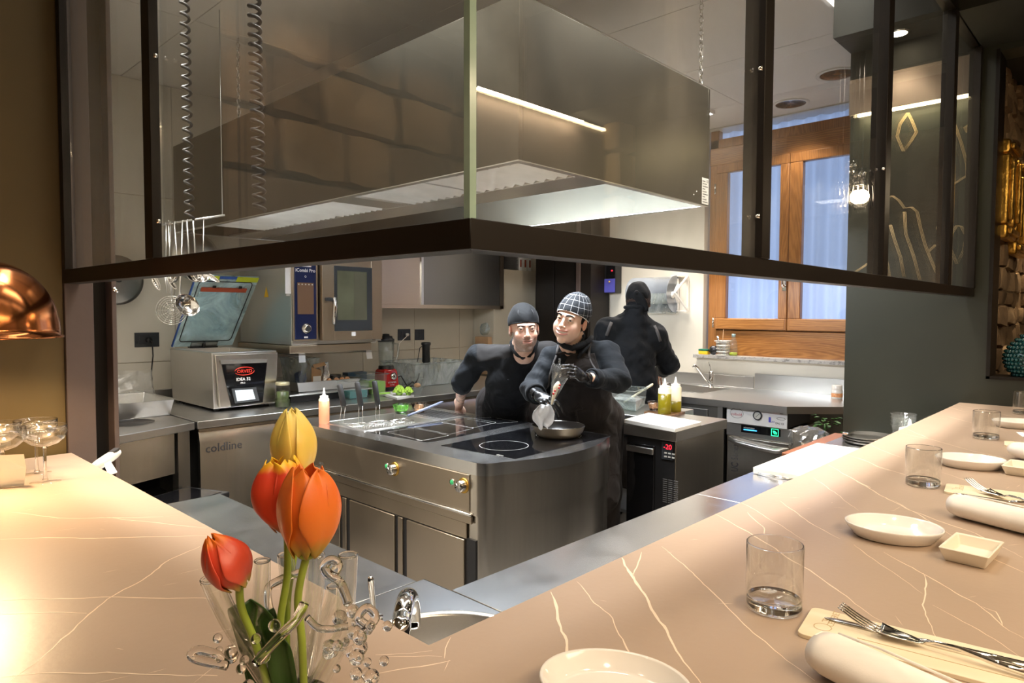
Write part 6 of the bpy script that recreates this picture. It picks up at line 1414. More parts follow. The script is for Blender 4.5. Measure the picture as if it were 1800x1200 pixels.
t = thing('plastic_container', 'large clear plastic container with cloudy liquid and a ladle beside the woman', 'container', c)
xa, xb = at(1072, 700, y=c.y).x, at(1138, 700, y=c.y).x
q1 = [at(*p, z=KZ+.003) for p in ((1078, 716), (1118, 723), (1133, 712), (1092, 706))]; q2 = [at(*p, z=KZ+.155) for p in ((1066, 684), (1116, 688), (1138, 681), (1088, 676))]
B().add(q1+q2, [(3, 2, 1, 0)]+[(i, (i+1) % 4, 4+(i+1) % 4, 4+i) for i in range(4)]).build('container_body', M['plastic'], t, .004)
B().tube(q2, .004, 6, closed=True).build('container_rim', M['frost'], t)
B().add([a.lerp(b_, .02) for a, b_ in zip(q1, q2)]+[a.lerp(b_, .5) for a, b_ in zip(q1, q2)], [(3, 2, 1, 0)]+[(i, (i+1) % 4, 4+(i+1) % 4, 4+i) for i in range(4)]+[(4, 5, 6, 7)]).build('liquid', M['frost'], t)
tag(B().tube([at(1096, 707, d=c.dot(FH)), at(1146, 676, d=c.dot(FH)-.02), at(1148, 674, d=c.dot(FH)-.02)], [.006, .009, .004], 8).build('serving_spoon', M['squeeze']), 'cream plastic spoon leaning in the large clear container', 'spoon')
# sink run along the window wall
SX = 4.69
t = thing('sink_counter', 'stainless sink counter with splashback under the window', 'counter', (5.1, 2.6, 0))
DG = at(1390, 715, z=KZ)
b = B()
sx0, sx1, sy0, sy1 = 4.98, 5.48, 2.62, 3.22
ys_ = 3.9
outer = [(SX, 3.9), (SX, 1.82), (DG.x+.35, 1.44), (XW-.003, 1.44), (XW-.003, 3.9)]
bm = bmesh.new(); vo = [bm.verts.new((x, y, KZ)) for x, y in outer]; eo = [bm.edges.new((vo[i], vo[(i+1) % 5])) for i in range(5)]
vi = [bm.verts.new((x, y, KZ)) for x, y in ((sx0, sy0), (sx1, sy0), (sx1, sy1), (sx0, sy1))]; ei = [bm.edges.new((vi[i], vi[(i+1) % 4])) for i in range(4)]
bmesh.ops.triangle_fill(bm, use_beauty=True, use_dissolve=False, edges=eo+ei); bm.verts.index_update()
tv = [tuple(v.co) for v in bm.verts]; tf = [tuple(v.index for v in (f.verts if f.normal.z > 0 else reversed(f.verts))) for f in bm.faces]; bm.free()
b.add(tv, tf); b.add([(x, y, KZ-.05) for x, y in outer]+[(x, y, KZ) for x, y in outer], [(i, (i+1) % 5, 5+(i+1) % 5, 5+i)[::-1] for i in range(5)])
b.build('worktop', M['steel'], t)
B().add(rr(sx0, sx1, sy0, sy1, KZ)+rr(sx0+.02, sx1-.02, sy0+.02, sy1-.02, KZ-.2), [(0, 4, 5, 1), (1, 5, 6, 2), (2, 6, 7, 3), (3, 7, 4, 0), (4, 7, 6, 5)]).build('sink_bowl', M['steel'], t)
B().tube([(sx0, sy0, KZ+.001), (sx1, sy0, KZ+.001), (sx1, sy1, KZ+.001), (sx0, sy1, KZ+.001)], .004, 8, closed=True).build('sink_rim', M['steel'], t)
B().box((XW-.022, 2.478, KZ), (XW-.002, 3.9, 1.0)).build('splashback', M['steel'], t, .002); B().box((XW-.022, 1.45, KZ), (XW-.002, 2.465, 1.03)).build('splashback', M['steel'], t, .002)
B().box((SX+.02, 2.33, .05), (5.6, 3.88, KZ-.05)).build('cabinet', M['steel_dark'], t, .002)
B().box((SX+.004, 2.42, .08), (SX+.018, 3.2, KZ-.08)).build('cabinet_door', M['steel_dark'], t, .003)
B().box((SX+.01, 2.30, 0), (SX+.05, 2.34, KZ-.05)).build('leg', M['steel'], t)
# taps
c = Vector((5.53, 3.03, KZ)); t = thing('sink_tap', 'chrome mixer tap with a low slanting spout at the window sink', 'tap', c)
c = at(1250, 681, z=KZ)
B().cyl(c, c+UZ*.12, .022).build('tap_body', M['chrome'], t); B().ball(c+UZ*.125, .024, 10).build('tap_head', M['chrome'], t)
B().tube([c+UZ*.02-FH*.02, at(1240, 665, d=c.dot(FH)-.08), at(1226, 646, d=c.dot(FH)-.14), at(1221, 642, d=c.dot(FH)-.15), at(1218, 646, d=c.dot(FH)-.15)], [.012, .013, .012, .012, .011], 12).build('spout', M['chrome'], t)
B().tube([c+UZ*.14, at(1246, 636, d=c.dot(FH))], .004, 8).build('lever', M['chrome'], t)
c = at(1216, 672, z=KZ); tag(B().cyl(c, Vector((c.x, c.y, at(1216, 614, d=c.dot(FH)).z)), .024).build('paper_roll_post', M['steel'], bevel=.003), 'plain upright steel cylinder post beside the sink', 'post')
# sill things
sz = 1.176
def onsill(px): p = at(px, 625, x=XW-.03); return Vector((XW-.03, p.y, sz))
c = onsill(1238); t = thing('kitchen_sponge', 'yellow and green sponge at the left end of the granite sill', 'sponge', c); B().box((c.x-.03, c.y-.045, sz), (c.x+.03, c.y+.045, sz+.032)).build('sponge_body', M['yellow'], t, .006); B().box((c.x-.03, c.y-.045, sz+.032), (c.x+.03, c.y+.045, sz+.048)).build('scouring_side', M['sponge_g'], t, .003)
c = onsill(1254); tag(crumple(B(), lambda u, v: c+Vector((.03*math.cos(2*PI*u)*math.sin(PI*v+.01), .042*math.sin(2*PI*u)*math.sin(PI*v+.01), .042-.04*math.cos(PI*v))), 18, 12, .006, 4, 40).build('wire_scourer', plain('dark_wire_wool', (.06, .06, .065), .3, .8, .4, 90)), 'dark steel wool scourer between the sponge and the basket', 'scourer')
c = onsill(1271); t = thing('plastic_basket', 'white plastic basket of cleaning tools on the granite sill', 'basket', c)
for k in range(5):
    z0_ = sz+.028*k; w0_ = .042+.006*k/5
    B().tube([c+Vector((-w0_, -w0_, z0_-sz+.003)), c+Vector((w0_, -w0_, z0_-sz+.003)), c+Vector((w0_, w0_, z0_-sz+.003)), c+Vector((-w0_, w0_, z0_-sz+.003))], .004, 6, closed=True).build('basket_ring', M['white'], t)
vs = rr(c.x-.040, c.x+.040, c.y-.040, c.y+.040, sz+.002)+rr(c.x-.046, c.x+.046, c.y-.046, c.y+.046, sz+.125); B().add(vs, [(3, 2, 1, 0)]+[(i, (i+1) % 4, 4+(i+1) % 4, 4+i) for i in range(4)]).build('basket_wall', M['frost'], t)
B().tube([c+Vector((-.055, -.055, .128)), c+Vector((.055, -.055, .128)), c+Vector((.055, .055, .128)), c+Vector((-.055, .055, .128))], .005, 6, closed=True).build('basket_rim', M['white'], t)
tag(B().tube([c+Vector((0, .01, .01)), c+Vector((0, .0, .23))], .003, 6).build('brush_stick', M['card']), 'thin brown stick standing in the white basket', 'stick'); tag(B().tube([c+Vector((0, .02, .02)), c+Vector((-.01, .05, .17))], [.006, .011], 8).build('cleaning_brush', M['chrome']), 'shiny handled brush leaning out of the white basket', 'brush')
c = onsill(1289); t = thing('soap_bottle', 'clear bottle with a little yellow soap right of the basket on the sill', 'bottle', c)
B().lathe([(0, .002), (.034, 0), (.036, .02), (.034, .09), (.022, .14), (.014, .165)], c, 24).build('bottle_body', M['plastic'], t); B().lathe([(0, .003), (.033, .003), (.034, .028), (0, .03)], c, 20).build('soap', M['ygreen'], t); B().cyl(c+UZ*.165, c+UZ*.192, .017).build('bottle_cap', plain('grey_teal_cap', (.3, .42, .42), .4), t)
# jar on the counter near the green wall
c = at(1471, 700, z=KZ); t = thing('spice_jar', 'small white-lidded jar at the right end of the sink counter', 'jar', c)
B().lathe([(0, .001), (.038, 0), (.04, .005), (.04, .062), (.036, .068)], c, 28).build('jar_body', M['white'], t); B().lathe([(.037, .068), (.037, .10), (.033, .104), (0, .104)], c, 28).build('jar_lid', M['white'], t); B().lathe([(.0404, .012), (.0406, .04), (.0404, .042)], c, 28).build('printed_band', plain('orange_print', (.8, .35, .15), .5, 0, .3, 90), t)
# dishwasher with the softener box on top
UX = 4.75; u0, u1 = 2.285, 1.795
t = thing('glasswasher', 'under-counter stainless glasswasher with a lit green symbol', 'dishwasher', (5.0, 2.0, 0))
B().box((UX, u1, .05), (UX+.55, u0, .735)).build('washer_body', M['steel_v'], t, .003)
B().box((UX-.012, u1, .64), (UX, u0, .735)).build('control_strip', M['steel'], t, .003)
g0, g1 = at(1303, 746, x=UX-.013), at(1372, 768, x=UX-.013)
B().box((UX-.0145, g1.y, g1.z), (UX-.012, g0.y, g0.z)).build('display', M['black_gloss'], t)
sy_ = at(1362, 760, x=UX-.015); b = B(); s_ = .024
b.tube([sy_+Vector((0, -s_, -s_)), sy_+Vector((0, s_, -s_)), sy_+Vector((0, s_, s_)), sy_+Vector((0, -s_, s_))], .0028, 5, closed=True)
for k in range(3): b.tube([sy_+Vector((0, -.012+.007*k, -.012)), sy_+Vector((0, -.012+.011*k, .0)), sy_+Vector((0, .004+.004*k, .011))], .002, 5)
b.build('green_symbol', M['led_grn'], t)
wm = at(1307, 752, x=UX-.015); text('maker_lettering', 'winterhalter', .017, M['white_print'], wm, (0, -1, 0), (0, 0, 1), t, .0002); B().box((UX-.0155, wm.y-.10, wm.z-.014), (UX-.0145, wm.y, wm.z-.006)).build('blue_bar', M['led_blu'], t)
B().box((UX-.018, u1+.02, .10), (UX-.001, u0-.012, .632)).build('door', M['steel_v'], t, .003)
B().tube([(UX-.02, u0-.03, .615), (UX-.05, u0-.10, .60), (UX-.055, (u0+u1)/2, .585), (UX-.05, u1+.10, .575), (UX-.02, u1+.03, .585)], .018, 12).build('door_handle', M['steel'], t)
uc = at(1297, 830, x=UX-.0185); text('series_lettering', 'UC', .078, M['dark_print'], uc, (0, 0, 1), (0, 1, 0), t, .0003, squash=.64, bold=.002); text('series_lettering', 'Series', .078, M['dark_print'], uc+UZ*.088, (0, 0, 1), (0, 1, 0), t, .0003, squash=.64, bold=-.001)
t = thing('softener_box', 'white control box with a round gauge standing on the glasswasher', 'box', (5.0, 2.05, .737))
B().box((UX-.03, u1+.03, .742), (UX+.40, u0-.012, .852)).build('box_body', M['black'], t, .002); B().box((UX-.036, u1+.03, .738), (UX-.03, u0-.010, .854)).build('face_plate', plain('white_face_plate', (.70, .69, .68), .35, .1, .02), t, .004)
fx = UX-.037
def pf(px, py): return at(px, py, x=fx)
def ellx(c, a, b_, r, mat, name):
    return B().tube([c+Vector((0, a*math.cos(u), b_*math.sin(u))) for u in [2*PI*i/28 for i in range(28)]], r, 5, closed=True).build(name, mat, t)
ellx(pf(1295, 726), .050, .036, .0012, M['grey_print'], 'logo_oval'); text('logo_lettering', 'colbold', .028, plain('dark_red_print', (.4, .01, .03), .5, 0, 0), pf(1285, 728)-UZ*.004, (0, -1, 0), (0, 0, 1), t, .0003)
gc = pf(1332, 730); B().lathe([(.033, 0), (.033, .008), (.026, .010)], gc, 32, axis=(-1, 0, 0), cap=False).build('gauge_ring', M['switch'], t); B().lathe([(.026, .006), (0, .006)], gc, 28, axis=(-1, 0, 0)).build('gauge_dial', plain('gauge_face', (.45, .45, .42), .4, 0, .1, 60), t); B().bar(gc+Vector((-.008, .012, -.012)), gc+Vector((-.008, -.014, .014)), .002, .002).build('gauge_needle', M['dark_print'], t)
B().ball(pf(1364, 722), .008, 8).build('red_lamp', M['led_red'], t); B().box((fx-.003, pf(1377, 725).y, pf(1372, 727).z), (fx, pf(1371, 725).y, pf(1372, 723).z)).build('switch', M['black'], t)
text('print', 'LAV', .018, M['purple'], pf(1354, 742), (0, -1, 0), (0, 0, 1), t, .0003); B().box((fx-.001, pf(1355, 742).y, pf(1352, 742).z), (fx, pf(1352, 742).y+.004, pf(1352, 733).z)).build('purple_print', M['purple'], t)
ellx(pf(1373, 736), .030, .008, .0012, M['grey_print'], 'logo_oval')
text('print', 'EAC CE', .018, M['dark_print'], pf(1363, 745), (0, -1, 0), (0, 0, 1), t, .0003)
# bag and basil in the dark niche beside the glasswasher
c = at(1424, 775, d=3.95)
tag(crumple(B(), lambda u, v: c+Vector((.13*math.cos(2*PI*u)*math.sin(PI*v+.01), .12*math.sin(2*PI*u)*math.sin(PI*v+.01), -.01-.10*math.cos(PI*v))), 34, 18, .022, 6, 11).build('plastic_bag', M['bag']), 'crumpled clear plastic bag beside the glasswasher', 'bag')
tag(B().box((c.x-.14, c.y-.14, 0), (c.x+.14, c.y+.14, c.z-.10)).build('low_cabinet', M['steel_dark'], bevel=.003), 'low steel cabinet under the crumpled bag', 'cabinet')
c = at(1450, 745, d=4.3); t = thing('basil_plant', 'dark green basil plant in the shaded gap right of the glasswasher', 'plant', (c.x, c.y, c.z-.16))
B().lathe([(0, 0), (.05, 0), (.065, .09), (.06, .09)], (c.x, c.y, c.z-.16), 20).build('pot', M['matt_black'], t)
for k in range(26):
    a = 2.4*k; r = .02+.075*random.random(); p = c+Vector((r*math.cos(a), r*math.sin(a), random.uniform(-.05, .05))); d1 = Vector((math.cos(a), math.sin(a), .2)).normalized(); s1 = d1.cross(UZ).normalized(); l_ = .035
    B().grid(lambda u, v: p+d1*l_*v+s1*.016*(2*u-1)*math.sin(PI*min(.98, v+.02))+UZ*(-.012*v*v+.006*abs(2*u-1)), 5, 6).build('leaf', M['basil'], t)
B().cyl((c.x, c.y, c.z-.08), (c.x, c.y, c.z), .006).build('stalk', M['basil'], t)
tag(B().box((c.x-.1, c.y-.1, 0), (c.x+.1, c.y+.1, c.z-.162)).build('plant_stand', M['steel_dark'], bevel=.003), 'dark stand under the basil plant', 'stand')
# wall devices behind the third cook
t = thing('dosing_unit', 'black and blue dosing unit with a red display on the white wall', 'device', (5.6, 4.1, 1.75))
XD = XW-.11
a_, b_ = at(1040, 466, x=XW-.02), at(1066, 515, x=XD)
ya, yb, yc = at(1040, 490, x=XD).y, at(1066, 490, x=XD).y, at(1082, 490, x=XD).y; z0_, z1_ = at(1060, 515, x=XD).z, at(1060, 466, x=XD).z
B().box((XD, yc, z0_), (XW-.002, ya, z1_)).build('housing', M['black'], t, .006)
B().box((XD-.004, yc+.004, z0_+.005), (XD, yb+.03, (z0_+z1_)/2+.0)).build('blue_cover', M['purple'], t, .003); B().box((XD-.003, yc+.004, (z0_+z1_)/2+.004), (XD, yb, z1_-.008)).build('display_panel', M['black_gloss'], t, .002)
text('red_digits', '88', .022, M['led_red'], at(1074, 477, x=XD-.004), (0, -1, 0), (0, 0, 1), t, .0003); B().ball(at(1071, 495, x=XD-.006), .009, 6).build('yellow_knob', M['yellow'], t)
for k in range(3): B().box((XD-.003, ya-.02-.025*k, z0_+.01), (XD, ya-.012-.025*k, z1_-.01)).build('fin', M['switch'], t)
B().box((XW-.02, at(1048, 540, x=XW).y-.02, at(1048, 545, x=XW).z), (XW-.002, at(1046, 540, x=XW).y+.03, at(1048, 528, x=XW).z)).build('wall_box', M['white_wall'], t, .002)
B().tube([at(1064, 516, x=XW-.04), at(1067, 526, x=XW-.04), at(1066, 535, x=XW-.04), at(1058, 538, x=XW-.035), at(1052, 535, x=XW-.03)], .012, 10).build('hose', plain('grey_hose', (.34, .31, .26), .5), t)
# paper roll dispenser
t = thing('paper_dispenser', 'grey translucent wall dispenser with a white paper roll', 'dispenser', (5.5, 3.5, 1.6))
yA, yB_ = at(1108, 520, x=XW-.13).y, at(1180, 520, x=XW-.13).y; zc = at(1150, 517, x=XW-.13).z; rD = .165
def half(y0, y1, r, z, mat, name, a0=-20, a1=200, par=t, hh=1.):
    n = 18; b = B(); vs = []
    for y in (y0, y1):
        for k in range(n+1): a = math.radians(a0+(a1-a0)*k/n); vs.append((XW-.13-r*.75*math.sin(a)*1.0+0, y, z+r*math.cos(a)*hh))
    b.add(vs, [(k, k+1, n+1+k+1, n+1+k) for k in range(n)]+[tuple(range(n+1))[::-1], tuple(range(n+1, 2*n+2))], True); return b.build(name, mat, par, flat=False)
smoke = plain('smoky_grey_plastic', (.20, .22, .25), .15, 0, .03, coat=.5)
def shell(y0, y1, a0, a1, r, mat, name, hh=1., cap=True):
    n = 20; b = B(); vs = []
    for y in (y0, y1):
        for k in range(n+1): a = math.radians(a0+(a1-a0)*k/n); vs.append((XW-.03-r*1.15*math.sin(a)**.8, y, zc+r*math.cos(a)*hh))
    fs = [(k, k+1, n+2+k, n+1+k) for k in range(n)]
    if cap:
        for o_, q in ((0, y0), (n+1, y1)):
            c_ = len(vs); vs.append((XW-.03, q, zc)); fs += [(c_, o_+k, o_+k+1) if o_ == 0 else (c_, o_+k+1, o_+k) for k in range(n)]
    return b.add(vs, fs, True).build(name, mat, t)
shell(yB_, yA, 2, 88, rD, smoke, 'smoky_cover'); shell(yB_, yA, 88, 178, rD, M['frost'], 'frosted_cover', 1.1)
shell(yB_-.004, yB_, 2, 178, rD*1.01, smoke, 'side_cheek', 1.04)
B().cyl((XW-.115, yB_+.02, zc-.005), (XW-.115, yA-.03, zc-.005), .085).build('paper_roll', M['paper'], t)
B().box((XW-.03, yB_, zc-.17), (XW-.002, yA, zc+.165)).build('back_plate', smoke, t, .004)
B().cyl((XW-.115, yB_-.012, zc-.01), (XW-.115, yB_+.002, zc-.01), .03).build('roll_spindle', M['white_ceiling'], t)
# white folding bracket next to it
t = thing('wall_bracket', 'white triangular folding bracket on the wall right of the paper dispenser', 'bracket', (5.55, 3.2, 1.55))
def wp(px, py, x): return at(px, py, x=x)
for a, c_ in ((wp(1209, 485, XW-.02), wp(1209, 547, XW-.02)), (wp(1209, 485, XW-.03), wp(1186, 514, XW-.2)), (wp(1186, 514, XW-.2), wp(1209, 546, XW-.03)), (wp(1180, 484, XW-.02), wp(1209, 484, XW-.02)), (wp(1182, 546, XW-.02), wp(1209, 547, XW-.02)), (wp(1192, 490, XW-.02), wp(1192, 545, XW-.02)), (wp(1186, 514, XW-.2), wp(1192, 500, XW-.03)), (wp(1186, 514, XW-.2), wp(1192, 532, XW-.03))):
    B().bar(a, c_, .022, .012).build('bracket_bar', M['white_ceiling'], t, .001)
# ================================================================== PEOPLE (implicit surfaces meshed once, smooth and continuous)
def sn_mesh(fn, lo, hi, res):
    """surface nets on the zero set of fn over a box"""
    lo = np.array(lo, float); hi = np.array(hi, float); n = np.maximum(4, np.ceil((hi-lo)/res).astype(int)+1)
    ax = [lo[i]+res*np.arange(n[i]) for i in range(3)]
    G = np.empty(n, np.float32)
    Yg, Zg = np.meshgrid(ax[1], ax[2], indexing='ij')
    CH_ = 24
    for i0 in range(0, n[0], CH_):
        xs_ = ax[0][i0:i0+CH_]; X3 = xs_[:, None, None]+0*Yg[None]; G[i0:i0+CH_] = fn(X3.astype(np.float32), (Yg[None]+0*X3).astype(np.float32), (Zg[None]+0*X3).astype(np.float32))
    ins = G < 0
    c8 = [ins[i:n[0]-1+i, j:n[1]-1+j, k:n[2]-1+k] for i in (0, 1) for j in (0, 1) for k in (0, 1)]
    s = sum(c.astype(np.int8) for c in c8); act = (s > 0) & (s < 8)
    idx = -np.ones(act.shape, np.int64); cells = np.argwhere(act); idx[act] = np.arange(len(cells))
    acc = np.zeros((len(cells), 3)); cnt = np.zeros(len(cells))
    off = [(i, j, k) for i in (0, 1) for j in (0, 1) for k in (0, 1)]
    for a in range(8):
        for b_ in range(a+1, 8):
            da = np.array(off[a]); db = np.array(off[b_])
            if np.abs(da-db).sum() != 1: continue
            ga = G[tuple((cells+da).T)]; gb = G[tuple((cells+db).T)]; m = (ga < 0) != (gb < 0)
            t_ = np.where(m, ga/(ga-gb+1e-12), 0)[:, None]; acc += np.where(m[:, None], da+(db-da)*t_, 0); cnt += m
    V = lo+(cells+acc/cnt[:, None])*res
    F_ = []
    for axis in range(3):
        o1, o2 = [(1, 2), (2, 0), (0, 1)][axis]; d_ = np.zeros(3, int); d_[axis] = 1
        a = ins[tuple(slice(0, n[i]-d_[i]) for i in range(3))]; b_ = ins[tuple(slice(d_[i], n[i]) for i in range(3))]
        e = np.argwhere(a != b_); e = e[(e[:, o1] > 0) & (e[:, o2] > 0) & (e[:, o1] < n[o1]-1) & (e[:, o2] < n[o2]-1)]
        u1 = np.zeros(3, int); u1[o1] = 1; u2 = np.zeros(3, int); u2[o2] = 1
        q = [idx[tuple((e-x).T)] for x in (u1+u2, u2, 0*u1, u1)]; q = np.stack(q, 1); fl_ = ins[tuple(e.T)]
        q[~fl_] = q[~fl_][:, ::-1]; F_.append(q)
    F_ = np.concatenate(F_); F_ = F_[(F_ >= 0).all(1)]
    return V, F_
def relax(V, F_, it=2, lam=.5):
    e = np.concatenate([F_[:, [0, 1]], F_[:, [1, 2]], F_[:, [2, 3]], F_[:, [3, 0]]]); e = np.concatenate([e, e[:, ::-1]])
    for _ in range(it):
        s = np.zeros_like(V); np.add.at(s, e[:, 0], V[e[:, 1]]); c = np.bincount(e[:, 0], minlength=len(V))[:, None]; V = V*(1-lam)+lam*s/np.maximum(c, 1)
    return V
def smin(a, b, k): h = np.clip(.5+.5*(b-a)/k, 0, 1); return b*(1-h)+a*h-k*h*(1-h)
def smax(a, b, k): return -smin(-a, -b, k)
def ellp(x, y, z, c, r):
    px, py, pz = (x-c[0])/r[0], (y-c[1])/r[1], (z-c[2])/r[2]; k0 = np.sqrt(px*px+py*py+pz*pz); k1 = np.sqrt((px/r[0])**2+(py/r[1])**2+(pz/r[2])**2)+1e-6; return k0*(k0-1)/k1
def sph(x, y, z, c, r): return np.sqrt((x-c[0])**2+(y-c[1])**2+(z-c[2])**2)-r
def cone(x, y, z, a, b, ra, rb):
    a = np.array(a, float); b = np.array(b, float); d = b-a; L2 = (d*d).sum()+1e-9
    t = np.clip(((x-a[0])*d[0]+(y-a[1])*d[1]+(z-a[2])*d[2])/L2, 0, 1)
    return np.sqrt((x-a[0]-t*d[0])**2+(y-a[1]-t*d[1])**2+(z-a[2]-t*d[2])**2)-(ra+(rb-ra)*t)
def obj_from(V, F_, name, mats, parent, org, fmat=None, col=None):
    me = bpy.data.meshes.new(name); me.vertices.add(len(V)); me.vertices.foreach_set('co', (V-np.array(org)).astype(np.float32).ravel())
    nf = len(F_); me.loops.add(nf*4); me.loops.foreach_set('vertex_index', F_.astype(np.int32).ravel()); me.polygons.add(nf); me.polygons.foreach_set('loop_start', np.arange(0, nf*4, 4, dtype=np.int32)); me.polygons.foreach_set('loop_total', np.full(nf, 4, np.int32)) if hasattr(me.polygons[0] if nf else None, 'loop_total') else None
    me.polygons.foreach_set('use_smooth', np.ones(nf, bool))
    for m in mats: me.materials.append(m)
    if fmat is not None: me.polygons.foreach_set('material_index', fmat.astype(np.int32))
    if col is not None:
        a = me.color_attributes.new('tint', 'FLOAT_COLOR', 'POINT'); a.data.foreach_set('color', np.concatenate([col, np.ones((len(col), 1))], 1).astype(np.float32).ravel())
    me.update(calc_edges=True); me.validate(); o = bpy.data.objects.new(name, me); C.objects.link(o)
    if parent is not None: o.parent = parent; ORG[o.name] = Vector(org)
    return o
def keep(V, F_, m):
    """faces whose four corners satisfy the mask"""
    F2 = F_[m[F_].all(1)]; used = np.unique(F2); mp = -np.ones(len(V), int); mp[used] = np.arange(len(used)); return V[used], mp[F2]

def skin_mat(name):
    m, nt, b = NT(name); a = N(nt, 'ShaderNodeVertexColor', layer_name='tint'); n = noise_t(nt, coords(nt), 60, 3)
    mx = N(nt, 'ShaderNodeMix', data_type='RGBA', blend_type='MULTIPLY'); mx.inputs[0].default_value = 1
    L(nt, a.outputs[0], mx.inputs[6]); L(nt, ramp(nt, n.outputs[0], [(.3, (.93, .90, .88)), (.7, (1, 1, 1))]), mx.inputs[7]); L(nt, mx.outputs[2], b.inputs['Base Color'])
    b.inputs['Roughness'].default_value = .55; b.inputs['Specular IOR Level'].default_value = .35; b.inputs['Subsurface Weight'].default_value = .12; b.inputs['Subsurface Radius'].default_value = (.012, .005, .003); b.inputs['Subsurface Scale'].default_value = .5
    return m
M['skin'] = skin_mat('skin')

def head_fn(style):
    """head in its own frame: x to its left (viewer's right), y to the face, z up; origin between the ears at eye height (metres)"""
    w_ = style.get('w', 1.); smile = style.get('smile', .5); male = style.get('male', False)
    def f(x, y, z):
        X = x/w_; A_ = np.abs(X)
        d = ellp(X, y, z, (0, -.018, .030), (.075, .094, .088))
        d = smin(d, ellp(X, y, z, (0, .028, -.035), (.060 if male else .064, .062, .082)), .03)
        d = smin(d, ellp(X, y, z, (0, .036, -.078), (.043 if male else .043, .048, .040)), .025)
        d = smin(d, sph(A_, y, z, (.036, .016, -.062), .023), .03)           # jaw corner
        d = smin(d, ellp(X, y, z, (0, .076, -.106), (.022, .014, .015)), .018)  # chin
        d = smin(d, ellp(A_, y, z, (.040, .066, -.032), (.021, .018, .020)), .02)  # cheek
        if not male: d = smin(d, ellp(A_, y, z, (.038, .058, -.055), (.022, .022, .026)), .025)
        d = smin(d, cone(A_, y, z, (.008, .088, .022), (.043, .072, .022), .010, .007), .015)   # brow
        d = smax(d, -ellp(A_, y, z, (.031, .101, .002), (.017, .017, .010)), .012)     # socket
        d = smin(d, cone(X, y, z, (0, .086, .012), (0, .108, -.028), .0070, .0095), .011)   # nose bridge
        d = smin(d, ellp(X, y, z, (0, .110, -.032), (.0115, .010, .009)), .008)
        d = smin(d, ellp(A_, y, z, (.0125, .099, -.036), (.007, .0085, .0065)), .006)
        d = smax(d, -ellp(A_, y, z, (.006, .106, -.0435), (.0032, .005, .0035)), .003)
        # mouth mound, smiling lips
        d = smin(d, ellp(X, y, z, (0, .078, -.064), (.028, .020, .020)), .016)
        zc = -.064+smile*9.*X*X
        yl = .0985-9.*X*X
        lw = style.get('mw', .025)+.004; og = style.get('open', .0022); lipu = np.sqrt((y-yl)**2*.8+((z-zc-.0028-og)*1.25)**2)-.0042*np.clip(1-(A_/lw)**2, 0, 1)**.6; lipl = np.sqrt((y-yl+.0005)**2*.8+((z-zc+.0042+og)*1.1)**2)-.0056*np.clip(1-(A_/(lw-.003))**2, 0, 1)**.6
        d = smin(d, lipu, .004); d = smin(d, lipl, .005)
        op = style.get('open', .0022); mw = style.get('mw', .025); slit = np.maximum(np.abs(z-zc)*1.0-op*np.clip(1-(A_/mw)**2, 0, 1), np.maximum(A_-mw-.001, .082-y)); d = smax(d, -slit, .002)
        # lids: bulge round the eyeball
        eb = sph(A_, y, z, (.0310, .0785, .002), .0150); ap = style.get('eye', .0042)
        lens_ = np.abs(z-.002+.0006)-ap*np.clip(1-((A_-.031)/.0145)**2, 0, 1); eb = smax(eb, -np.maximum(lens_, .078-y), .0012); d = smin(d, eb, .005)
        # ears
        ea = ellp(A_, y-(-.010), z, (.0775, .0, -.012), (.0095, .019, .031)); ea = smax(ea, -ellp(A_, y+.010, z, (.088, .004, -.008), (.009, .010, .018)), .004); d = smin(d, ea, .006)
        # neck
        d = smin(d, cone(X, y, z, (0, -.030, -.070), (0, -.040, -.21+style.get('neck', 0)), .054 if male else .050, .060 if male else .054), .022)
        return d
    return f
def skin_tint(V, style):
    base = np.array(style['skin']); x, y, z = V.T; x = x/style.get('w', 1.); A_ = np.abs(x); col = np.tile(base, (len(V), 1))
    def mix(m, c, k=1.): 
        nonlocal col; m = (np.clip(m, 0, 1)*k)[:, None]; col = col*(1-m)+np.array(c)*m
    mix(1-np.sqrt(((A_-.043)/.028)**2+((z+.038)/.024)**2)*.8, base*np.array([1.0, .72, .66]), .55*(y > .02))
    mix((1-np.sqrt((x/.016)**2+((z+.033)/.016)**2))*1.2, base*np.array([1.0, .70, .62]), .45*(y > .09))
    mix(((A_ > .068) & (y < .02)).astype(float), base*np.array([1.0, .66, .58]), .5)
    zc = -.064+style.get('smile', .5)*9*x*x
    og = style.get('open', .0022); dl = np.minimum(np.abs(z-zc-.0028-og)/.0048, np.abs(z-zc+.0042+og)/.0062)
    mix(np.clip(1.6-dl*1.4, 0, 1)*(A_ < style.get('mw', .025)+.002)*(y > .078), style['lip'], .85)
    mix((1-np.sqrt(((A_-.031)/.020)**2+((z-.002)/.012)**2))*1.1, base*np.array([.62, .48, .44]), style.get('shadow', .35)*1.*(y > .05))
    if 'beard' in style:
        nz = np.array([noise.noise(Vector((a*420, b_*420, c*420))) for a, b_, c in V])
        m = np.clip((-.036-z)/.026, 0, 1)*(y > -.012)*(z > -.128); m *= 1-np.clip(1.3-dl*.9, 0, 1)*(A_ < .024)*(y > .078)
        up = (np.abs(z+.050) < .0065)*(A_ < .030)*(y > .08); side = np.clip((A_-.050)/.008, 0, 1)*(z < -.015)*(z > -.07)*(y > -.008)*(y < .055)
        m = np.maximum(np.maximum(m*(np.clip((A_-.020)/.01, 0, 1)+(z < -.078)+up > .5), up), side)
        mix(np.clip(m*(.72+.6*nz), 0, 1), style['beard'], .80)
    return np.clip(col, 0, 1)

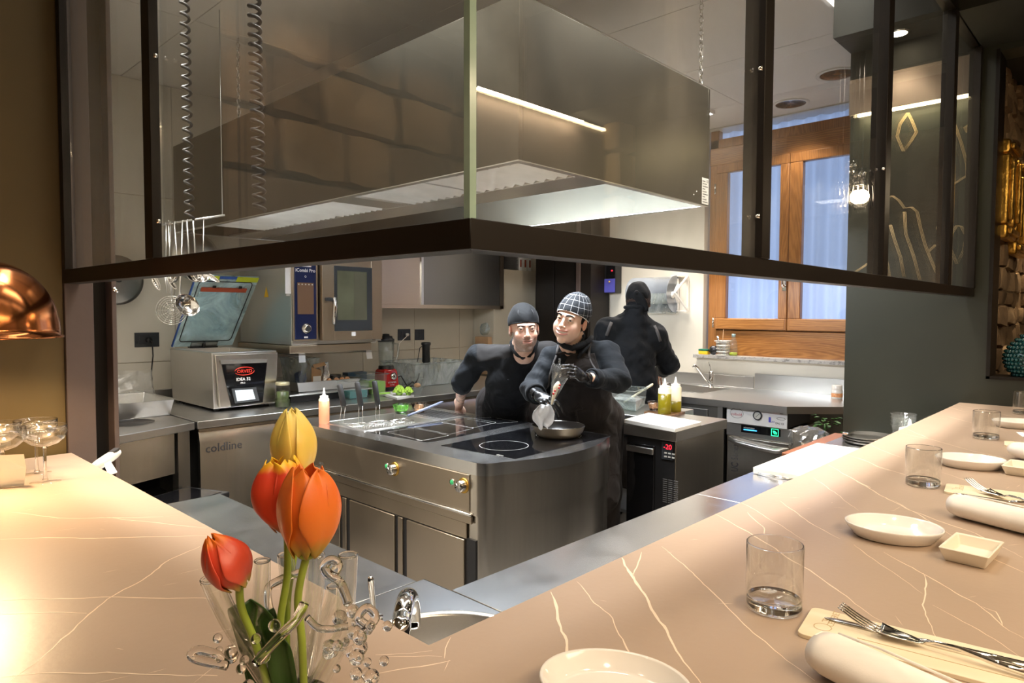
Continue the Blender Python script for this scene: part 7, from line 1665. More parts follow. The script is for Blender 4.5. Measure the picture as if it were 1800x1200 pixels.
def frame_of(fwd, up):
    """columns x(left of the head), y(face), z(up)"""
    y_ = Vector(fwd).normalized(); z_ = Vector(up); z_ = (z_-y_*z_.dot(y_)).normalized(); x_ = y_.cross(z_); return Matrix((x_, y_, z_)).transposed()
def xf(V, R, c, s): return (np.array(R) @ (V.T*s)).T+np.array(c)

def build_head(root, org, c, fwd, up, s, style):
    R = frame_of(fwd, up); f = head_fn(style); W = style.get('w', 1.)
    V, F_ = sn_mesh(f, (-.10*W, -.125, -.20), (.10*W, .135, .13), .0019); V = relax(V, F_, 1, .35); col = skin_tint(V, style)
    lowr = V[:, 2] > -.195
    return xf(V, R, c, s), F_, col, R
def face_parts(body, org, c, R, s, style):
    cc = Vector(c); RM = R
    def T(v): return cc+RM @ (Vector(v)*s)
    W = style.get('w', 1.)
    for sx in (-1, 1):
        e = Vector((.031*sx*W, .0775, .002)); look = (RM.inverted() @ (Vector((0, 0, CH))-cc)).normalized()
        B().ball(T(e), .0138*s, 12).build('eyeball', M['eye'], body)
        ic = e+look*.0118; b = B(); b.lathe([(.0062*s, -.0006*s), (.0058*s, .0010*s), (.003*s, .0024*s), (0, .0027*s)], T(ic), 20, axis=RM @ look); b.build('iris', M['iris'], body)
        bz = style.get('browz', .0215); bw_ = style.get('brow', .0034)
        pts = [T(Vector((x*sx*W, y, z))) for x, y, z in ((.013, .1010, bz-.001), (.022, .0995, bz+.0028), (.033, .0940, bz+.0042), (.043, .0850, bz+.0015), (.050, .0755, bz-.0035))]
        B().tube(pts, [bw_*.8*s, bw_*s, bw_*.95*s, bw_*.65*s, bw_*.25*s], 8).build('eyebrow', style['hair'], body)
        lp_ = [T(Vector(((.031+dx)*sx*W, .0785+math.sqrt(max(0, .0150**2-dx*dx-(zz)**2)), .002+zz))) for dx, zz in ((-.0135, -.001), (-.008, .0028), (0, .0045), (.008, .0032), (.0135, 0))]
        B().tube(lp_, [.0003*s, .0008*s, .0009*s, .0009*s, .0003*s], 6).build('eyelashes', M['hair'], body)
    if style.get('teeth'):
        sm_ = style['smile']; B().grid(lambda u, v: T(Vector(((u-.5)*.052*W, .0945-8.*((u-.5)*.052)**2, -.0635+sm_*9*((u-.5)*.052)**2+(v-.42)*.0085))), 14, 4).build('teeth', M['teeth'], body)
def build_cap(root, c, R, s, style, mat, zcut=.030, tilt=-.12, infl=.0085, plaid=False, back=.0):
    W = style.get('w', 1.)
    def f(x, y, z):
        X = x/W; n_ = .0022*np.sin(X*70+y*20)*np.sin(z*55+y*35)
        d = ellp(X, y, z, (0, -.020, .034), (.0775+infl, .096+infl, .0885+infl)); d = smin(d, ellp(X, y, z, (0, -.035, .085), (.055, .062, .040+infl)), .03); return d+n_
    V, F_ = sn_mesh(f, (-.11*W, -.14, -.07), (.11*W, .12, .16), .0035); V = relax(V, F_, 1)
    m = V[:, 2] > (zcut+tilt*(-(V[:, 1]))*-1.0*-1 if False else zcut+tilt*(.08-V[:, 1])*1.0)
    V, F_ = keep(V, F_, m)
    o = obj_from(xf(V, R, c, s), F_, 'cap', [mat], root, ORG[root.name]); md = o.modifiers.new('solid', 'SOLIDIFY'); md.thickness = .003; md.offset = 1
    # rolled band along the edge
    pts = []
    for k in range(48):
        a = 2*PI*k/48; y = -.020+(.096+infl+.001)*math.sin(a); x = (.0775+infl+.001)*math.cos(a)*W; z = zcut+tilt*(.08-y); zz = (z-.034)/(.0885+infl); q = math.sqrt(max(.05, 1-zz*zz)); pts.append(Vector(c)+R @ (Vector((x*q, -.020+(y+.020)*q, z))*s))
    bnd = B().tube(pts, (.0034 if not plaid else .0018)*s, 6, closed=True).build('cap_band', mat if not plaid else M['white_print'], o)
    return o

def body_mesh(parts, lo, hi, res, k=.03, wrinkle=0., seed=0.):
    def f(x, y, z):
        d = None
        for p in parts:
            if p[0] == 'c': e = cone(x, y, z, p[1], p[2], p[3], p[4])
            else:  # oriented ellipsoid: centre, 3x3 axes, radii
                c, A_, r = p[1], p[2], p[3]; q = [(x-c[0])*A_[i][0]+(y-c[1])*A_[i][1]+(z-c[2])*A_[i][2] for i in range(3)]; e = ellp(q[0], q[1], q[2], (0, 0, 0), r)
            kk = p[-1] if p[0] == 'c' and len(p) > 5 else k
            d = e if d is None else smin(d, e, kk)
        if wrinkle:
            w_ = np.sin(x*31+seed+2.2*np.sin(z*17+seed))*np.sin(z*38+y*23+1.7*np.sin(x*21))+.6*np.sin(z*62+x*44+seed*3+1.5*np.sin(y*33)); d = d+wrinkle*w_
        return d
    V, F_ = sn_mesh(f, lo, hi, res); return relax(V, F_, 1, .4), F_
def EL(c, fx, r, up=(0, 0, 1)):
    """ellipsoid with side axis fx; radii (side, depth, vertical)"""
    sx = Vector(fx).normalized(); u = Vector(up); u = (u-sx*u.dot(sx)).normalized(); dy = sx.cross(u); return ('e', tuple(c), [tuple(sx), tuple(dy), tuple(u)], r)

def hand(root, wrist, palm_dir, palm_nrm, thumb_side, s, curls, name, mat, thumb=(.55, .5), spread=.10):
    """one continuous hand: palm, four fingers of unequal length bent at their knuckles, thumb from the side of the palm"""
    d = Vector(palm_dir).normalized(); nrm = Vector(palm_nrm); nrm = (nrm-d*nrm.dot(d)).normalized(); side = d.cross(nrm)*thumb_side
    w0 = Vector(wrist); segs = []
    pc0 = w0+d*.045*s
    Lf = [(.026, .024, .019), (.028, .026, .020), (.027, .024, .019), (.021, .018, .016)]; Lf = [tuple(v*1.45 for v in q) for q in Lf]
    for k in range(4):
        p = w0+d*(.088-.004*abs(k-1))*s+side*(.027-.0185*k)*s; dr_ = (d+side*spread*(1.2-k)).normalized(); cur = curls[k]; rr_ = (.0088-.0006*k)*s; pp = w0+d*.05*s+side*(.020-.014*k)*s
        segs.append((pp, p, rr_*1.25, rr_*1.1)); nr = nrm
        for j, ln in enumerate(Lf[k]):
            ang = cur*(1.0, 1.15, .7)[j]; dn = dr_*math.cos(ang)+nr*math.sin(ang); nr = nr*math.cos(ang)-dr_*math.sin(ang); dr_ = dn; q = p+dr_*ln*s; segs.append((p, q, rr_*(1-.07*j), rr_*(.95-.09*j))); p = q
    tp = w0+d*.022*s+side*.022*s; td = (d*.62+side*thumb[0]+nrm*thumb[1]).normalized(); t1 = tp+td*.042*s; td2 = (td+d*.45+nrm*.25).normalized(); t2 = t1+td2*.034*s; t3 = t2+(td2+nrm*.25).normalized()*.026*s
    segs += [(tp, t1, .0125*s, .0108*s), (t1, t2, .0105*s, .0095*s), (t2, t3, .0095*s, .0078*s)]
    def f(x, y, z):
        q = [(x-pc0.x)*a.x+(y-pc0.y)*a.y+(z-pc0.z)*a.z for a in (side, nrm, d)]; D = ellp(q[0], q[1], q[2], (0, 0, 0), (.040*s, .0155*s, .052*s)); D = smin(D, cone(x, y, z, tuple(w0-d*.045*s), tuple(w0+d*.02*s), .026*s, .025*s), .014)
        for a, b_, ra, rb in segs: D = smin(D, cone(x, y, z, tuple(a), tuple(b_), ra, rb), .0045)
        return D
    P_ = [w0-d*.05*s]+[q[0] for q in segs]+[q[1] for q in segs]; lo = [min(p[i] for p in P_)-.035 for i in range(3)]; hi = [max(p[i] for p in P_)+.035 for i in range(3)]
    V, F_ = sn_mesh(f, lo, hi, .0022*s); return relax(V, F_, 1, .3), F_

def ins(px, py, d): return tuple(at(px, py, d=d))
def lerp(a, b, t): return tuple(a[i]+(b[i]-a[i])*t for i in range(3))
CAMP = Vector((0, 0, CH))
def join_body(root, name, chunks, mats):
    """chunks: (V, F, col) -> one body object"""
    Vs, Fs, Cs = [], [], []; n = 0
    for V, F_, col in chunks: Vs.append(V); Fs.append(F_+n); Cs.append(col); n += len(V)
    return obj_from(np.concatenate(Vs), np.concatenate(Fs), name, mats, root, ORG[root.name], None, np.concatenate(Cs))
def bounds(parts, pad=.05):
    pts = []
    for p in parts:
        if p[0] == 'c': pts += [(p[1], p[3]), (p[2], p[4])]
        else: pts.append((p[1], max(p[3])))
    lo = [min(c[i]-r for c, r in pts)-pad for i in range(3)]; hi = [max(c[i]+r for c, r in pts)+pad for i in range(3)]; return lo, hi
def legs(hip, foot_l, foot_r, r0=.095):
    out = []
    for sgn, ft in ((-1, foot_l), (1, foot_r)):
        h = (hip[0]+RH.x*.09*sgn, hip[1]+RH.y*.09*sgn, hip[2]); kn = ((h[0]*.5+ft[0]*.5)-FH.x*.03, (h[1]*.5+ft[1]*.5)-FH.y*.03, (h[2]+ft[2])*.5+.02); out += [('c', h, kn, r0, r0*.68), ('c', kn, (ft[0], ft[1], .10), r0*.68, r0*.55)]
    return out
def shoes(root, foots, fwd):
    for ft in foots:
        f_ = Vector(fwd).normalized(); c = Vector((ft[0], ft[1], 0)); b = B(); s_ = Vector((-f_.y, f_.x, 0))
        b.grid(lambda u, v: c+f_*(-.08+.27*v)+s_*.046*math.cos(2*PI*u)*(math.sin(PI*min(.985, v*.9+.09)))**.5+UZ*max(0.002, .045+(.045*(1-v*.6))*math.sin(2*PI*u)), 16, 12, wrapu=True); b.build('shoe', M['matt_black'], root)

# ------------------------------------------------------------------ the man, leaning in
SM = 1.05
mhc = at(921.5, 577, d=3.86)
man = thing('person', 'bearded man in a plain black cap and black chef jacket, bending in from the left', 'person', (3.10, 3.15, 0))
mst = dict(neck=.065, male=True, w=.98, smile=.42, open=.0020, eye=.0026, skin=(.66, .43, .33), lip=(.52, .26, .22), beard=(.15, .135, .125), hair=M['hair_br'], brow=.0033, shadow=.6, browz=.0180)
tocam = (CAMP-mhc); tocam.z -= .15; fw_ = (tocam.normalized()+RH*.16-UZ*.04)
hV, hF, hC, hR = build_head(man, ORG[man.name], mhc, fw_, UZ+RH*-.05, SM, mst)
nk = ins(911, 622, 3.98); sL = ins(843, 628, 4.14); sR = ins(962, 622, 4.06); ch_ = ins(898, 668, 4.12); bl = ins(888, 725, 4.26); hp = ins(890, 770, 4.42)
eL = ins(813, 672, 4.22); wL = ins(807, 715, 4.48); hL_ = ins(813, 737, 4.54); eR = ins(975, 690, 4.20); wR = ins(965, 735, 4.45)
hp = (hp[0], hp[1], .92)
skin_m = np.array(mst['skin'])
ph = list(hp); arm = [('c', lerp(eL, sL, .35), eL, .042, .040), ('c', eL, wL, .040, .027)]
torso_in = [('c', nk, ch_, .07, .12), ('c', ch_, bl, .13, .125), ('c', bl, hp, .12, .13), ('c', sL, sR, .045, .045), ('c', sL, eL, .045, .042), ('c', sR, eR, .05, .04), ('c', eL, wL, .039, .027), ('c', eR, wR, .038, .027), ('c', ins(920, 596, 3.92), nk, .056, .062)]
fl_ = (hp[0]-RH.x*.14, hp[1]-RH.y*.14, 0); fr_ = (hp[0]+RH.x*.14, hp[1]+RH.y*.14, 0)
torso_in += legs(hp, fl_, fr_, .08)
lo, hi = bounds(torso_in); lo[2] = 0.03
bV, bF = body_mesh(torso_in, lo, hi, .0085, .03)
bC = np.tile(skin_m, (len(bV), 1))
# tattoo shading on the forearm is a drawn mark of its own
fa = np.array(lerp(eL, wL, .45)); dd = np.linalg.norm(bV-fa, axis=1); nz = np.array([noise.noise(Vector(v)*55) for v in bV[dd < .10]]); idx_ = np.where(dd < .10)[0]; mk = np.clip(nz*2.2+.15, 0, .6)[:, None]; bC[idx_] = bC[idx_]*(1-mk)+np.array((.10, .10, .11))*mk
hdV, hdF = hand(man, wL, Vector(hL_)-Vector(wL)+UZ*-.02, -FH+RH*.3, 1, 1.0, (.25, .28, .3, .35), 'hand', M['skin'])
h2V, h2F = hand(man, wR, Vector((0, 0, -1)), -RH, 1, 1.0, (.5, .5, .5, .5), 'hand', M['skin'])
mbody = join_body(man, 'body', [(bV, bF, bC), (hV, hF, hC), (hdV, hdF, np.tile(skin_m, (len(hdV), 1))), (h2V, h2F, np.tile(skin_m, (len(h2V), 1)))], [M['skin']])
face_parts(mbody, None, mhc, hR, SM, mst)
cm = build_cap(man, mhc, hR, SM, mst, M['cap'], zcut=.040, tilt=-.18, infl=.007)
def seamline(par, pts, c, R, s, r, mat, name): B().tube([Vector(c)+R @ (Vector(p)*s) for p in pts], r, 6).build(name, mat, par)
for sx in (-1, 1): seamline(cm, [(sx*.036, .050+.0, .106), (sx*.042, .068, .090), (sx*.040, .0775, .078)], mhc, hR, SM, .0012, M['matt_black'], 'cap_seam')
tk = B().grid(lambda u, v: mhc+hR @ (Vector((-.02+.03*u, -.115-.02*v, .03-.12*v))*SM), 3, 6); tk.build('cap_tie', M['cap'], man, solid=.003)
jk = [('c', ins(916, 610, 3.95), nk, .064, .08), ('c', lerp(nk, ch_, .15), ch_, .085, .145), ('c', ch_, bl, .150, .140), ('c', bl, hp, .140, .14), ('c', sL, nk, .072, .055), ('c', sR, nk, .070, .055), ('c', sL, sR, .07, .07), ('c', sL, lerp(sL, eL, .6), .074, .068), ('c', lerp(sL, eL, .6), eL, .068, .062), ('c', eL, lerp(eL, wL, .10), .062, .057), ('c', sR, eR, .07, .055)]
lo, hi = bounds(jk); jV, jF = body_mesh(jk, lo, hi, .0065, .03, .0042, 1.3)
nkd = Vector(nk)
# open the neck
Hc = np.array(ins(921, 594, 3.85)); m = np.linalg.norm((jV-Hc)*np.array([1, 1, .75]), axis=1) > .073
jV, jF = keep(jV, jF, m)
yk = (np.abs((jV-np.array(nk))@np.array(RH)) > .075) & (((jV-np.array(nk))@np.array(UZ)) > -.055)
cen = jV[jF].mean(1); ya = (cen-np.array(nk)); rr1 = ya@np.array(RH); fz = ya[:, 2]; fm = np.where(((rr1 < -.05) & (rr1 > -.25) & (fz > -.02+.16*(rr1+.05)) & (ya@np.array(FH) > -.10)) | ((rr1 > .075) & (fz > -.075)), 1, 0)
sl = (rr1 < -.26-.0*fz) | ((rr1 < -.20) & (fz < -.02)); fm = np.where(sl & (fm == 0), 2, fm)
j = obj_from(jV, jF, 'chef_jacket', [M['jacket'], M['yoke'], M['jacket_blue']], man, ORG[man.name], fm); md = j.modifiers.new('solid', 'SOLIDIFY'); md.thickness = .004
# sleeve turn-up and collar
cf = Vector(lerp(eL, wL, .10)); dr_ = (Vector(wL)-Vector(eL)).normalized(); B().lathe([(.0575, -.022), (.062, -.018), (.063, .014), (.060, .020), (.052, .018), (.050, -.01)], cf, 36, axis=dr_).build('sleeve_cuff', M['jacket_blue'], j)
cv_ = Vector(ins(917, 634, 3.90))
B().tube([Vector(ins(*p)) for p in ((905, 592, 4.0), (899, 602, 3.95), (901, 613, 3.90), (909, 623, 3.87), (919, 629, 3.86), (930, 625, 3.865), (939, 614, 3.89), (945, 600, 3.96))], [.009, .012, .013, .013, .012, .013, .012, .009], 10).build('collar', M['jacket'], j)
for k, (px, py) in enumerate(((893, 630), (893, 667))): B().ball(at(px, py, d=3.93 if k == 0 else 3.93), .004, 6).build('snap_button', M['jacket_blue'], j)
tr = legs((hp[0], hp[1], .95), fl_, fr_, .115)+[('c', (hp[0]-RH.x*.05, hp[1]-RH.y*.05, .98), (hp[0]+RH.x*.05, hp[1]+RH.y*.05, .96), .115, .115)]
lo, hi = bounds(tr); lo[2] = .03; tV, tF = body_mesh(tr, lo, hi, .012, .04); obj_from(tV, tF, 'trousers', [M['apron']], man, ORG[man.name]); shoes(man, (fl_, fr_), -FH)

# ------------------------------------------------------------------ the woman with the piping bag
SW = 1.06
whc = at(1004.5, 561.5, d=3.64)
wom = thing('person', 'smiling woman in a checked cap and dark apron squeezing a piping bag over the pan', 'person', (3.22, 2.62, 0))
wst = dict(neck=.055, male=False, w=.95, smile=.78, open=.0050, mw=.033, eye=.0028, skin=(.76, .52, .40), lip=(.60, .22, .20), hair=M['hair'], brow=.0044, teeth=True, shadow=.3, browz=.0225)
tocam = (CAMP-whc).normalized(); fw_ = (tocam-RH*.47-UZ*.015); upw = UZ+RH*.25
hV, hF, hC, hR = build_head(wom, ORG[wom.name], whc, fw_, upw, SW, wst)
nk = ins(1016, 612, 3.74); sL = ins(972, 632, 3.70); sR = ins(1066, 624, 3.80); ch_ = ins(1015, 655, 3.76); bl = ins(1024, 705, 3.85); hp = ins(1036, 745, 3.98); hp = (hp[0], hp[1], .94)
eL = ins(936, 684, 3.62); wL = ins(944, 694, 3.42); eR = ins(1086, 668, 3.62); wR = ins(1032, 664, 3.40)
skin_w = np.array(wst['skin'])
tin = [('c', nk, ch_, .065, .115), ('c', ch_, bl, .13, .14), ('c', bl, hp, .14, .15), ('c', sL, sR, .065, .07), ('c', sL, eL, .055, .042), ('c', sR, eR, .055, .044), ('c', eL, wL, .040, .027), ('c', eR, wR, .042, .027), ('c', ins(1010, 590, 3.70), nk, .052, .058)]
fl_ = (hp[0]-RH.x*.13+FH.x*.06, hp[1]-RH.y*.13+FH.y*.06, 0); fr_ = (hp[0]+RH.x*.13+FH.x*.06, hp[1]+RH.y*.13+FH.y*.06, 0); tin += legs(hp, fl_, fr_, .09)
lo, hi = bounds(tin); lo[2] = .03; bV, bF = body_mesh(tin, lo, hi, .0085, .03); bC = np.tile(skin_w, (len(bV), 1))
wbody = join_body(wom, 'body', [(bV, bF, bC), (hV, hF, hC)], [M['skin']])
face_parts(wbody, None, whc, hR, SW, wst)
# checked cap: printed grid
m_, nt, b_ = NT('checked_cap'); v = coords(nt); vm = N(nt, 'ShaderNodeVectorMath', operation='SCALE'); vm.inputs['Scale'].default_value = 1/.035
uvn = N(nt, 'ShaderNodeUVMap', uv_map='plaid'); L(nt, uvn.outputs[0], vm.inputs[0]); fr_n = N(nt, 'ShaderNodeVectorMath', operation='FRACTION'); L(nt, vm.outputs[0], fr_n.inputs[0]); sp = N(nt, 'ShaderNodeSeparateXYZ'); L(nt, fr_n.outputs[0], sp.inputs[0])
l1 = N(nt, 'ShaderNodeMath', operation='LESS_THAN'); L(nt, sp.outputs[0], l1.inputs[0]); l1.inputs[1].default_value = .055; l2 = N(nt, 'ShaderNodeMath', operation='LESS_THAN'); L(nt, sp.outputs[1], l2.inputs[0]); l2.inputs[1].default_value = .055
mxx = N(nt, 'ShaderNodeMath', operation='MAXIMUM'); L(nt, l1.outputs[0], mxx.inputs[0]); L(nt, l2.outputs[0], mxx.inputs[1]); L(nt, ramp(nt, mxx.outputs[0], [(.4, (.006, .008, .012)), (.6, (.42, .44, .46))]), b_.inputs['Base Color']); b_.inputs['Roughness'].default_value = .85
wc_ = build_cap(wom, whc, hR, SW, wst, m_, zcut=.045, tilt=-.36, infl=.010, plaid=True)
me = wc_.data; uvl = me.uv_layers.new(name='plaid'); Ri = hR.inverted(); oo = Vector(ORG[wom.name])
for lp2 in me.loops:
    q = (Ri @ (me.vertices[lp2.vertex_index].co+oo-whc))/SW; uvl.data[lp2.index].uv = (.095*math.atan2(q.x, q.y+.02)+.3, math.atan2(q.z-.0, math.hypot(q.x, q.y+.02))*.10+q.z*.25+.3)
# hair: nape, sideburns, small tail
def hf(x, y, z):
    d = ellp(x, y, z, (0, -.030, .012), (.0800, .093, .080)); d = smin(d, ellp(x, y, z, (0, -.085, -.045), (.035, .032, .040)), .03); return d+.0012*np.sin(x*400+z*60)
V, F_ = sn_mesh(hf, (-.11, -.15, -.12), (.11, .08, .11), .004); m = (V[:, 1] < .030) & (V[:, 2] < .075) & ((V[:, 2] > -.012) | (V[:, 1] < -.030)); V, F_ = keep(V, F_, m); obj_from(xf(V, hR, whc, SW), F_, 'hair', [M['hair']], wbody, ORG[wom.name])
for k in range(5):
    x0_ = -.05-.006*k if False else .070; B().tube([whc+hR @ (Vector((-.074 if k % 2 else .074, -.02-.01*k, -.03))*SW), whc+hR @ (Vector((-.078 if k % 2 else .076, -.035-.008*k, -.075))*SW), whc+hR @ (Vector((-.070 if k % 2 else .07, -.05, -.11))*SW)], [.004, .003, .0008], 6).build('hair_strand', M['hair'], wbody)
jk = [('c', ins(1012, 602, 3.69), nk, .062, .08), ('c', lerp(nk, ch_, .15), ch_, .08, .135), ('c', ch_, bl, .145, .150), ('c', bl, hp, .150, .160), ('c', sL, nk, .070, .055), ('c', sR, nk, .076, .055), ('c', sL, eL, .070, .060), ('c', sR, eR, .080, .068), ('c', eL, lerp(eL, wL, .80), .060, .045), ('c', eR, lerp(eR, wR, .80), .066, .043)]
lo, hi = bounds(jk); jV, jF = body_mesh(jk, lo, hi, .0065, .025, .0042, 4.1)
Hc = np.array(ins(1004, 582, 3.64)); m = np.linalg.norm(jV-Hc, axis=1) > .070; jV, jF = keep(jV, jF, m)
j = obj_from(jV, jF, 'chef_jacket', [M['jacket_blue']], wom, ORG[wom.name]); md = j.modifiers.new('solid', 'SOLIDIFY'); md.thickness = .004
B().tube([Vector(ins(*p)) for p in ((1040, 592, 3.74), (1034, 600, 3.66), (1020, 607, 3.61), (1006, 612, 3.595), (992, 608, 3.60), (983, 601, 3.64), (986, 596, 3.75))], [.012, .015, .016, .016, .015, .013, .01], 10).build('collar', M['jacket'], j)
B().tube([Vector(ins(*p)) for p in ((1036, 604, 3.66), (1024, 618, 3.62), (1015, 630, 3.62))], [.010, .012, .006], 8).build('collar_flap', M['jacket'], j)
for p, q, r_ in ((eL, wL, .052), (eR, wR, .050)):
    c_ = Vector(lerp(p, q, .78)); B().lathe([(r_*.92, -.03), (r_*1.04, -.02), (r_*1.04, .02), (r_*.9, .024), (r_*.75, .02)], c_, 30, axis=(Vector(q)-Vector(p))).build('sleeve_cuff', M['jacket'], j)
# apron: bib and skirt follow the body
ap = [('c', ch_, bl, .153, .158), ('c', bl, hp, .158, .168), ('c', lerp(nk, ch_, .4), ch_, .105, .148), ('c', hp, (hp[0], hp[1], .50), .172, .185)]
lo, hi = bounds(ap); aV, aF = body_mesh(ap, lo, hi, .0065, .028, .0036, 2.2)
rel = aV-np.array(ch_); fwd = rel@np.array(FH); rt = rel@np.array(RH); zz = aV[:, 2]; ztop = at(1008, 622, d=3.6).z; zw = at(1020, 690, d=3.65).z
wid = np.where(zz > zw, .085+.10*np.clip((ztop-zz)/(ztop-zw), 0, 1)**1.5, .30)
m = (fwd < .05) & (zz < ztop) & (np.abs(rt) < wid) | ((zz < zw-.03) & (fwd < .16)); V2, F2 = keep(aV, aF, m)
ao = obj_from(V2, F2, 'apron', [M['apron']], wom, ORG[wom.name]); md = ao.modifiers.new('solid', 'SOLIDIFY'); md.thickness = .005; md.offset = 1
def onf(px, py, d0=3.4):
    """front surface of the apron/jacket at a pixel, by marching"""
    return None
from mathutils.bvhtree import BVHTree
def bvh(Vs, Fs): return BVHTree.FromPolygons([tuple(v) for v in Vs.tolist()], [tuple(f) for f in Fs.tolist()])
bt = bvh(np.concatenate([V2, jV]), np.concatenate([F2, jF+len(V2)]))
def surf(px, py, off=.006):
    v = (_f+_r*((px-900)/F)-_u*((py-600)/F)).normalized(); h = bt.ray_cast(CAMP+v*2.9, v); return (h[0]-v*off) if h[0] is not None else None
def strip(pts, w_, mat, name, par, off=.006):
    P_ = [q for q in (surf(*p, off=off) for p in pts) if q is not None]
    if len(P_) < 2: return None
    b = B(); n = len(P_); vs = []
    for i, p in enumerate(P_):
        t_ = (P_[min(i+1, n-1)]-P_[max(i-1, 0)]).normalized(); s_ = t_.cross(FH).normalized()*w_/2; vs += [p-s_, p+s_]
    return b.add(vs, [(2*i, 2*i+2, 2*i+3, 2*i+1) for i in range(n-1)], True).build(name, mat, par, solid=.003)
strip([(1041, 592), (1038, 602), (1036, 612), (1035, 622), (1036, 630)], .014, M['apron_seam'], 'neck_strap', ao); strip([(982, 606), (980, 614), (979, 622)], .014, M['apron_seam'], 'neck_strap', ao)
strip([(979, 622), (992, 620), (1008, 623), (1022, 628), (1036, 630)], .014, M['apron'], 'bib_hem', ao, .009); strip([(1036, 630), (1041, 640), (1048, 650)], .010, M['apron_seam'], 'bib_hem', ao, .008)
strip([(978, 624), (972, 640), (966, 660), (963, 680)], .010, M['apron_seam'], 'bib_hem', ao, .008)
strip([(968, 716), (985, 720), (1005, 724), (1030, 722), (1060, 712), (1080, 702)], .018, M['apron'], 'waist_tie', ao, .010)
kn = surf(1012, 715, .015) or at(1012, 715, d=3.55); B().tube([kn, kn+RH*.02+UZ*.02, kn+RH*.035-UZ*.01, kn-UZ*.02, kn+RH*.01-UZ*.08], .006, 8).build('tie_bow', M['apron'], ao)
tr = legs((hp[0], hp[1], .93), fl_, fr_, .12); lo, hi = bounds(tr); lo[2] = .03; tV, tF = body_mesh(tr, lo, hi, .012, .04); obj_from(tV, tF, 'trousers', [M['apron']], wom, ORG[wom.name]); shoes(wom, (fl_, fr_), -FH)
# gloves: fingers closed on the bag
bt_top = at(990, 640, d=3.33); bt_tip = at(969, 712, d=3.27)
axb = (bt_tip-bt_top).normalized()
rV, rF = hand(wom, at(1026, 664, d=3.38), at(1003, 648, d=3.30)-at(1026, 664, d=3.38), (axb*.35-RH*.35+FH*.75), -1, .92, (.62, .66, .70, .74), 'glove', M['glove'], thumb=(.35, .75))
obj_from(rV, rF, 'glove', [M['glove']], wom, ORG[wom.name])
lV, lF = hand(wom, at(946, 694, d=3.40), at(970, 711, d=3.28)-at(946, 694, d=3.40), (FH*.55-UZ*.55+RH*.1), 1, .95, (.42, .46, .50, .55), 'glove', M['glove'], thumb=(.45, .55), spread=.14)
obj_from(lV, lF, 'glove', [M['glove']], wom, ORG[wom.name])
for w_, dd_ in ((wR, Vector(wR)-Vector(eR)), (wL, Vector(wL)-Vector(eL))):
    B().lathe([(.0275, 0), (.0300, .006), (.0295, .03), (.028, .034)], Vector(w_)-dd_.normalized()*.012, 24, axis=dd_).build('glove_cuff', M['glove'], wom)
# piping bag
t = thing('piping_bag', 'clear plastic piping bag with cream filling held in the gloved hands', 'piping bag', bt_tip)
nb = 18; u1_ = axb.orthogonal().normalized(); v1_ = axb.cross(u1_)
def bagf(u, v):
    c = bt_top.lerp(bt_tip, v); r = (.046*(1-v)+.008)*(1+.10*math.sin(6*PI*u+v*3)); r2 = r*(.75 if v < .25 else .9)
    q = c+(RH*math.cos(2*PI*u)*r+FH*math.sin(2*PI*u)*r2*.7); return q+noise.noise_vector(q*40)*.004
B().grid(bagf, nb, 14, wrapu=True).build('bag_film', M['bag'], t)
B().grid(lambda u, v: bt_top.lerp(bt_tip, .42+.56*v)+(RH*math.cos(2*PI*u)+FH*.7*math.sin(2*PI*u))*(.003+(.030*(1-(.42+.56*v))+.0)*min(1, v*5+.1)), 14, 10, wrapu=True).build('filling', M['puree_c'], t)
for k in range(4): B().ball(bt_top.lerp(bt_tip, .50+.07*k)-FH*.022+RH*random.uniform(-.012, .012), .006, 6).build('red_piece', M['red'], t)
for px in (975, 984): B().tube([at(px, 630+(984-px), d=3.33), at(px-1, 640, d=3.33)], .006, 6).build('twisted_end', M['bag'], t)
# cloth hanging into the pan
ct, cb = at(957, 712, d=3.27), at(954, 752, d=3.30)
o = crumple(B(), lambda u, v: ct.lerp(cb, v)+RH*(u-.5)*(.040+.070*math.sin(PI*min(1, v*1.1))**.7)+FH*.018*math.sin(u*9+v*3)-UZ*.01*math.sin(u*7)*v, 22, 22, .006, 8, 18).build('kitchen_cloth', M['cloth_w'], solid=.003)
tag(o, 'white crumpled cloth hanging from the gloved hand over the pan rim', 'cloth')

# ------------------------------------------------------------------ third cook, seen from behind
tc = thing('person', 'person seen from behind in a black jacket and tied cap, standing at the sink', 'person', (4.36, 2.92, 0))
thc = at(1122, 531, d=5.15); tst = dict(neck=.075, male=True, w=.98, smile=.2, open=.001, eye=.003, skin=(.32, .17, .11), lip=(.3, .12, .1), hair=M['hair_br'])
fwt = (FH+RH*.22-UZ*.25); S3 = 1.08
hV, hF, hC, hR = build_head(tc, ORG[tc.name], thc, fwt, UZ-FH*-.1, S3, tst)
nk = ins(1116, 562, 5.12); sL = ins(1068, 580, 5.10); sR = ins(1150, 590, 5.12); ch_ = ins(1108, 615, 5.14); bl = ins(1112, 672, 5.16); hp = ins(1116, 715, 5.18); eL = ins(1050, 640, 5.25); wL = ins(1075, 665, 5.5); eR = ins(1174, 640, 5.25); wR = ins(1160, 655, 5.48)
sk3 = np.array(tst['skin']); tin = [('c', nk, ch_, .07, .12), ('c', ch_, bl, .13, .13), ('c', bl, hp, .13, .14), ('c', sL, sR, .07, .07), ('c', sL, eL, .055, .043), ('c', sR, eR, .055, .043), ('c', eL, wL, .04, .027), ('c', eR, wR, .04, .027), ('c', ins(1119, 548, 5.12), nk, .056, .06)]
fl_ = (hp[0]-RH.x*.12, hp[1]-RH.y*.12, 0); fr_ = (hp[0]+RH.x*.12, hp[1]+RH.y*.12, 0); tin += legs(hp, fl_, fr_, .09)
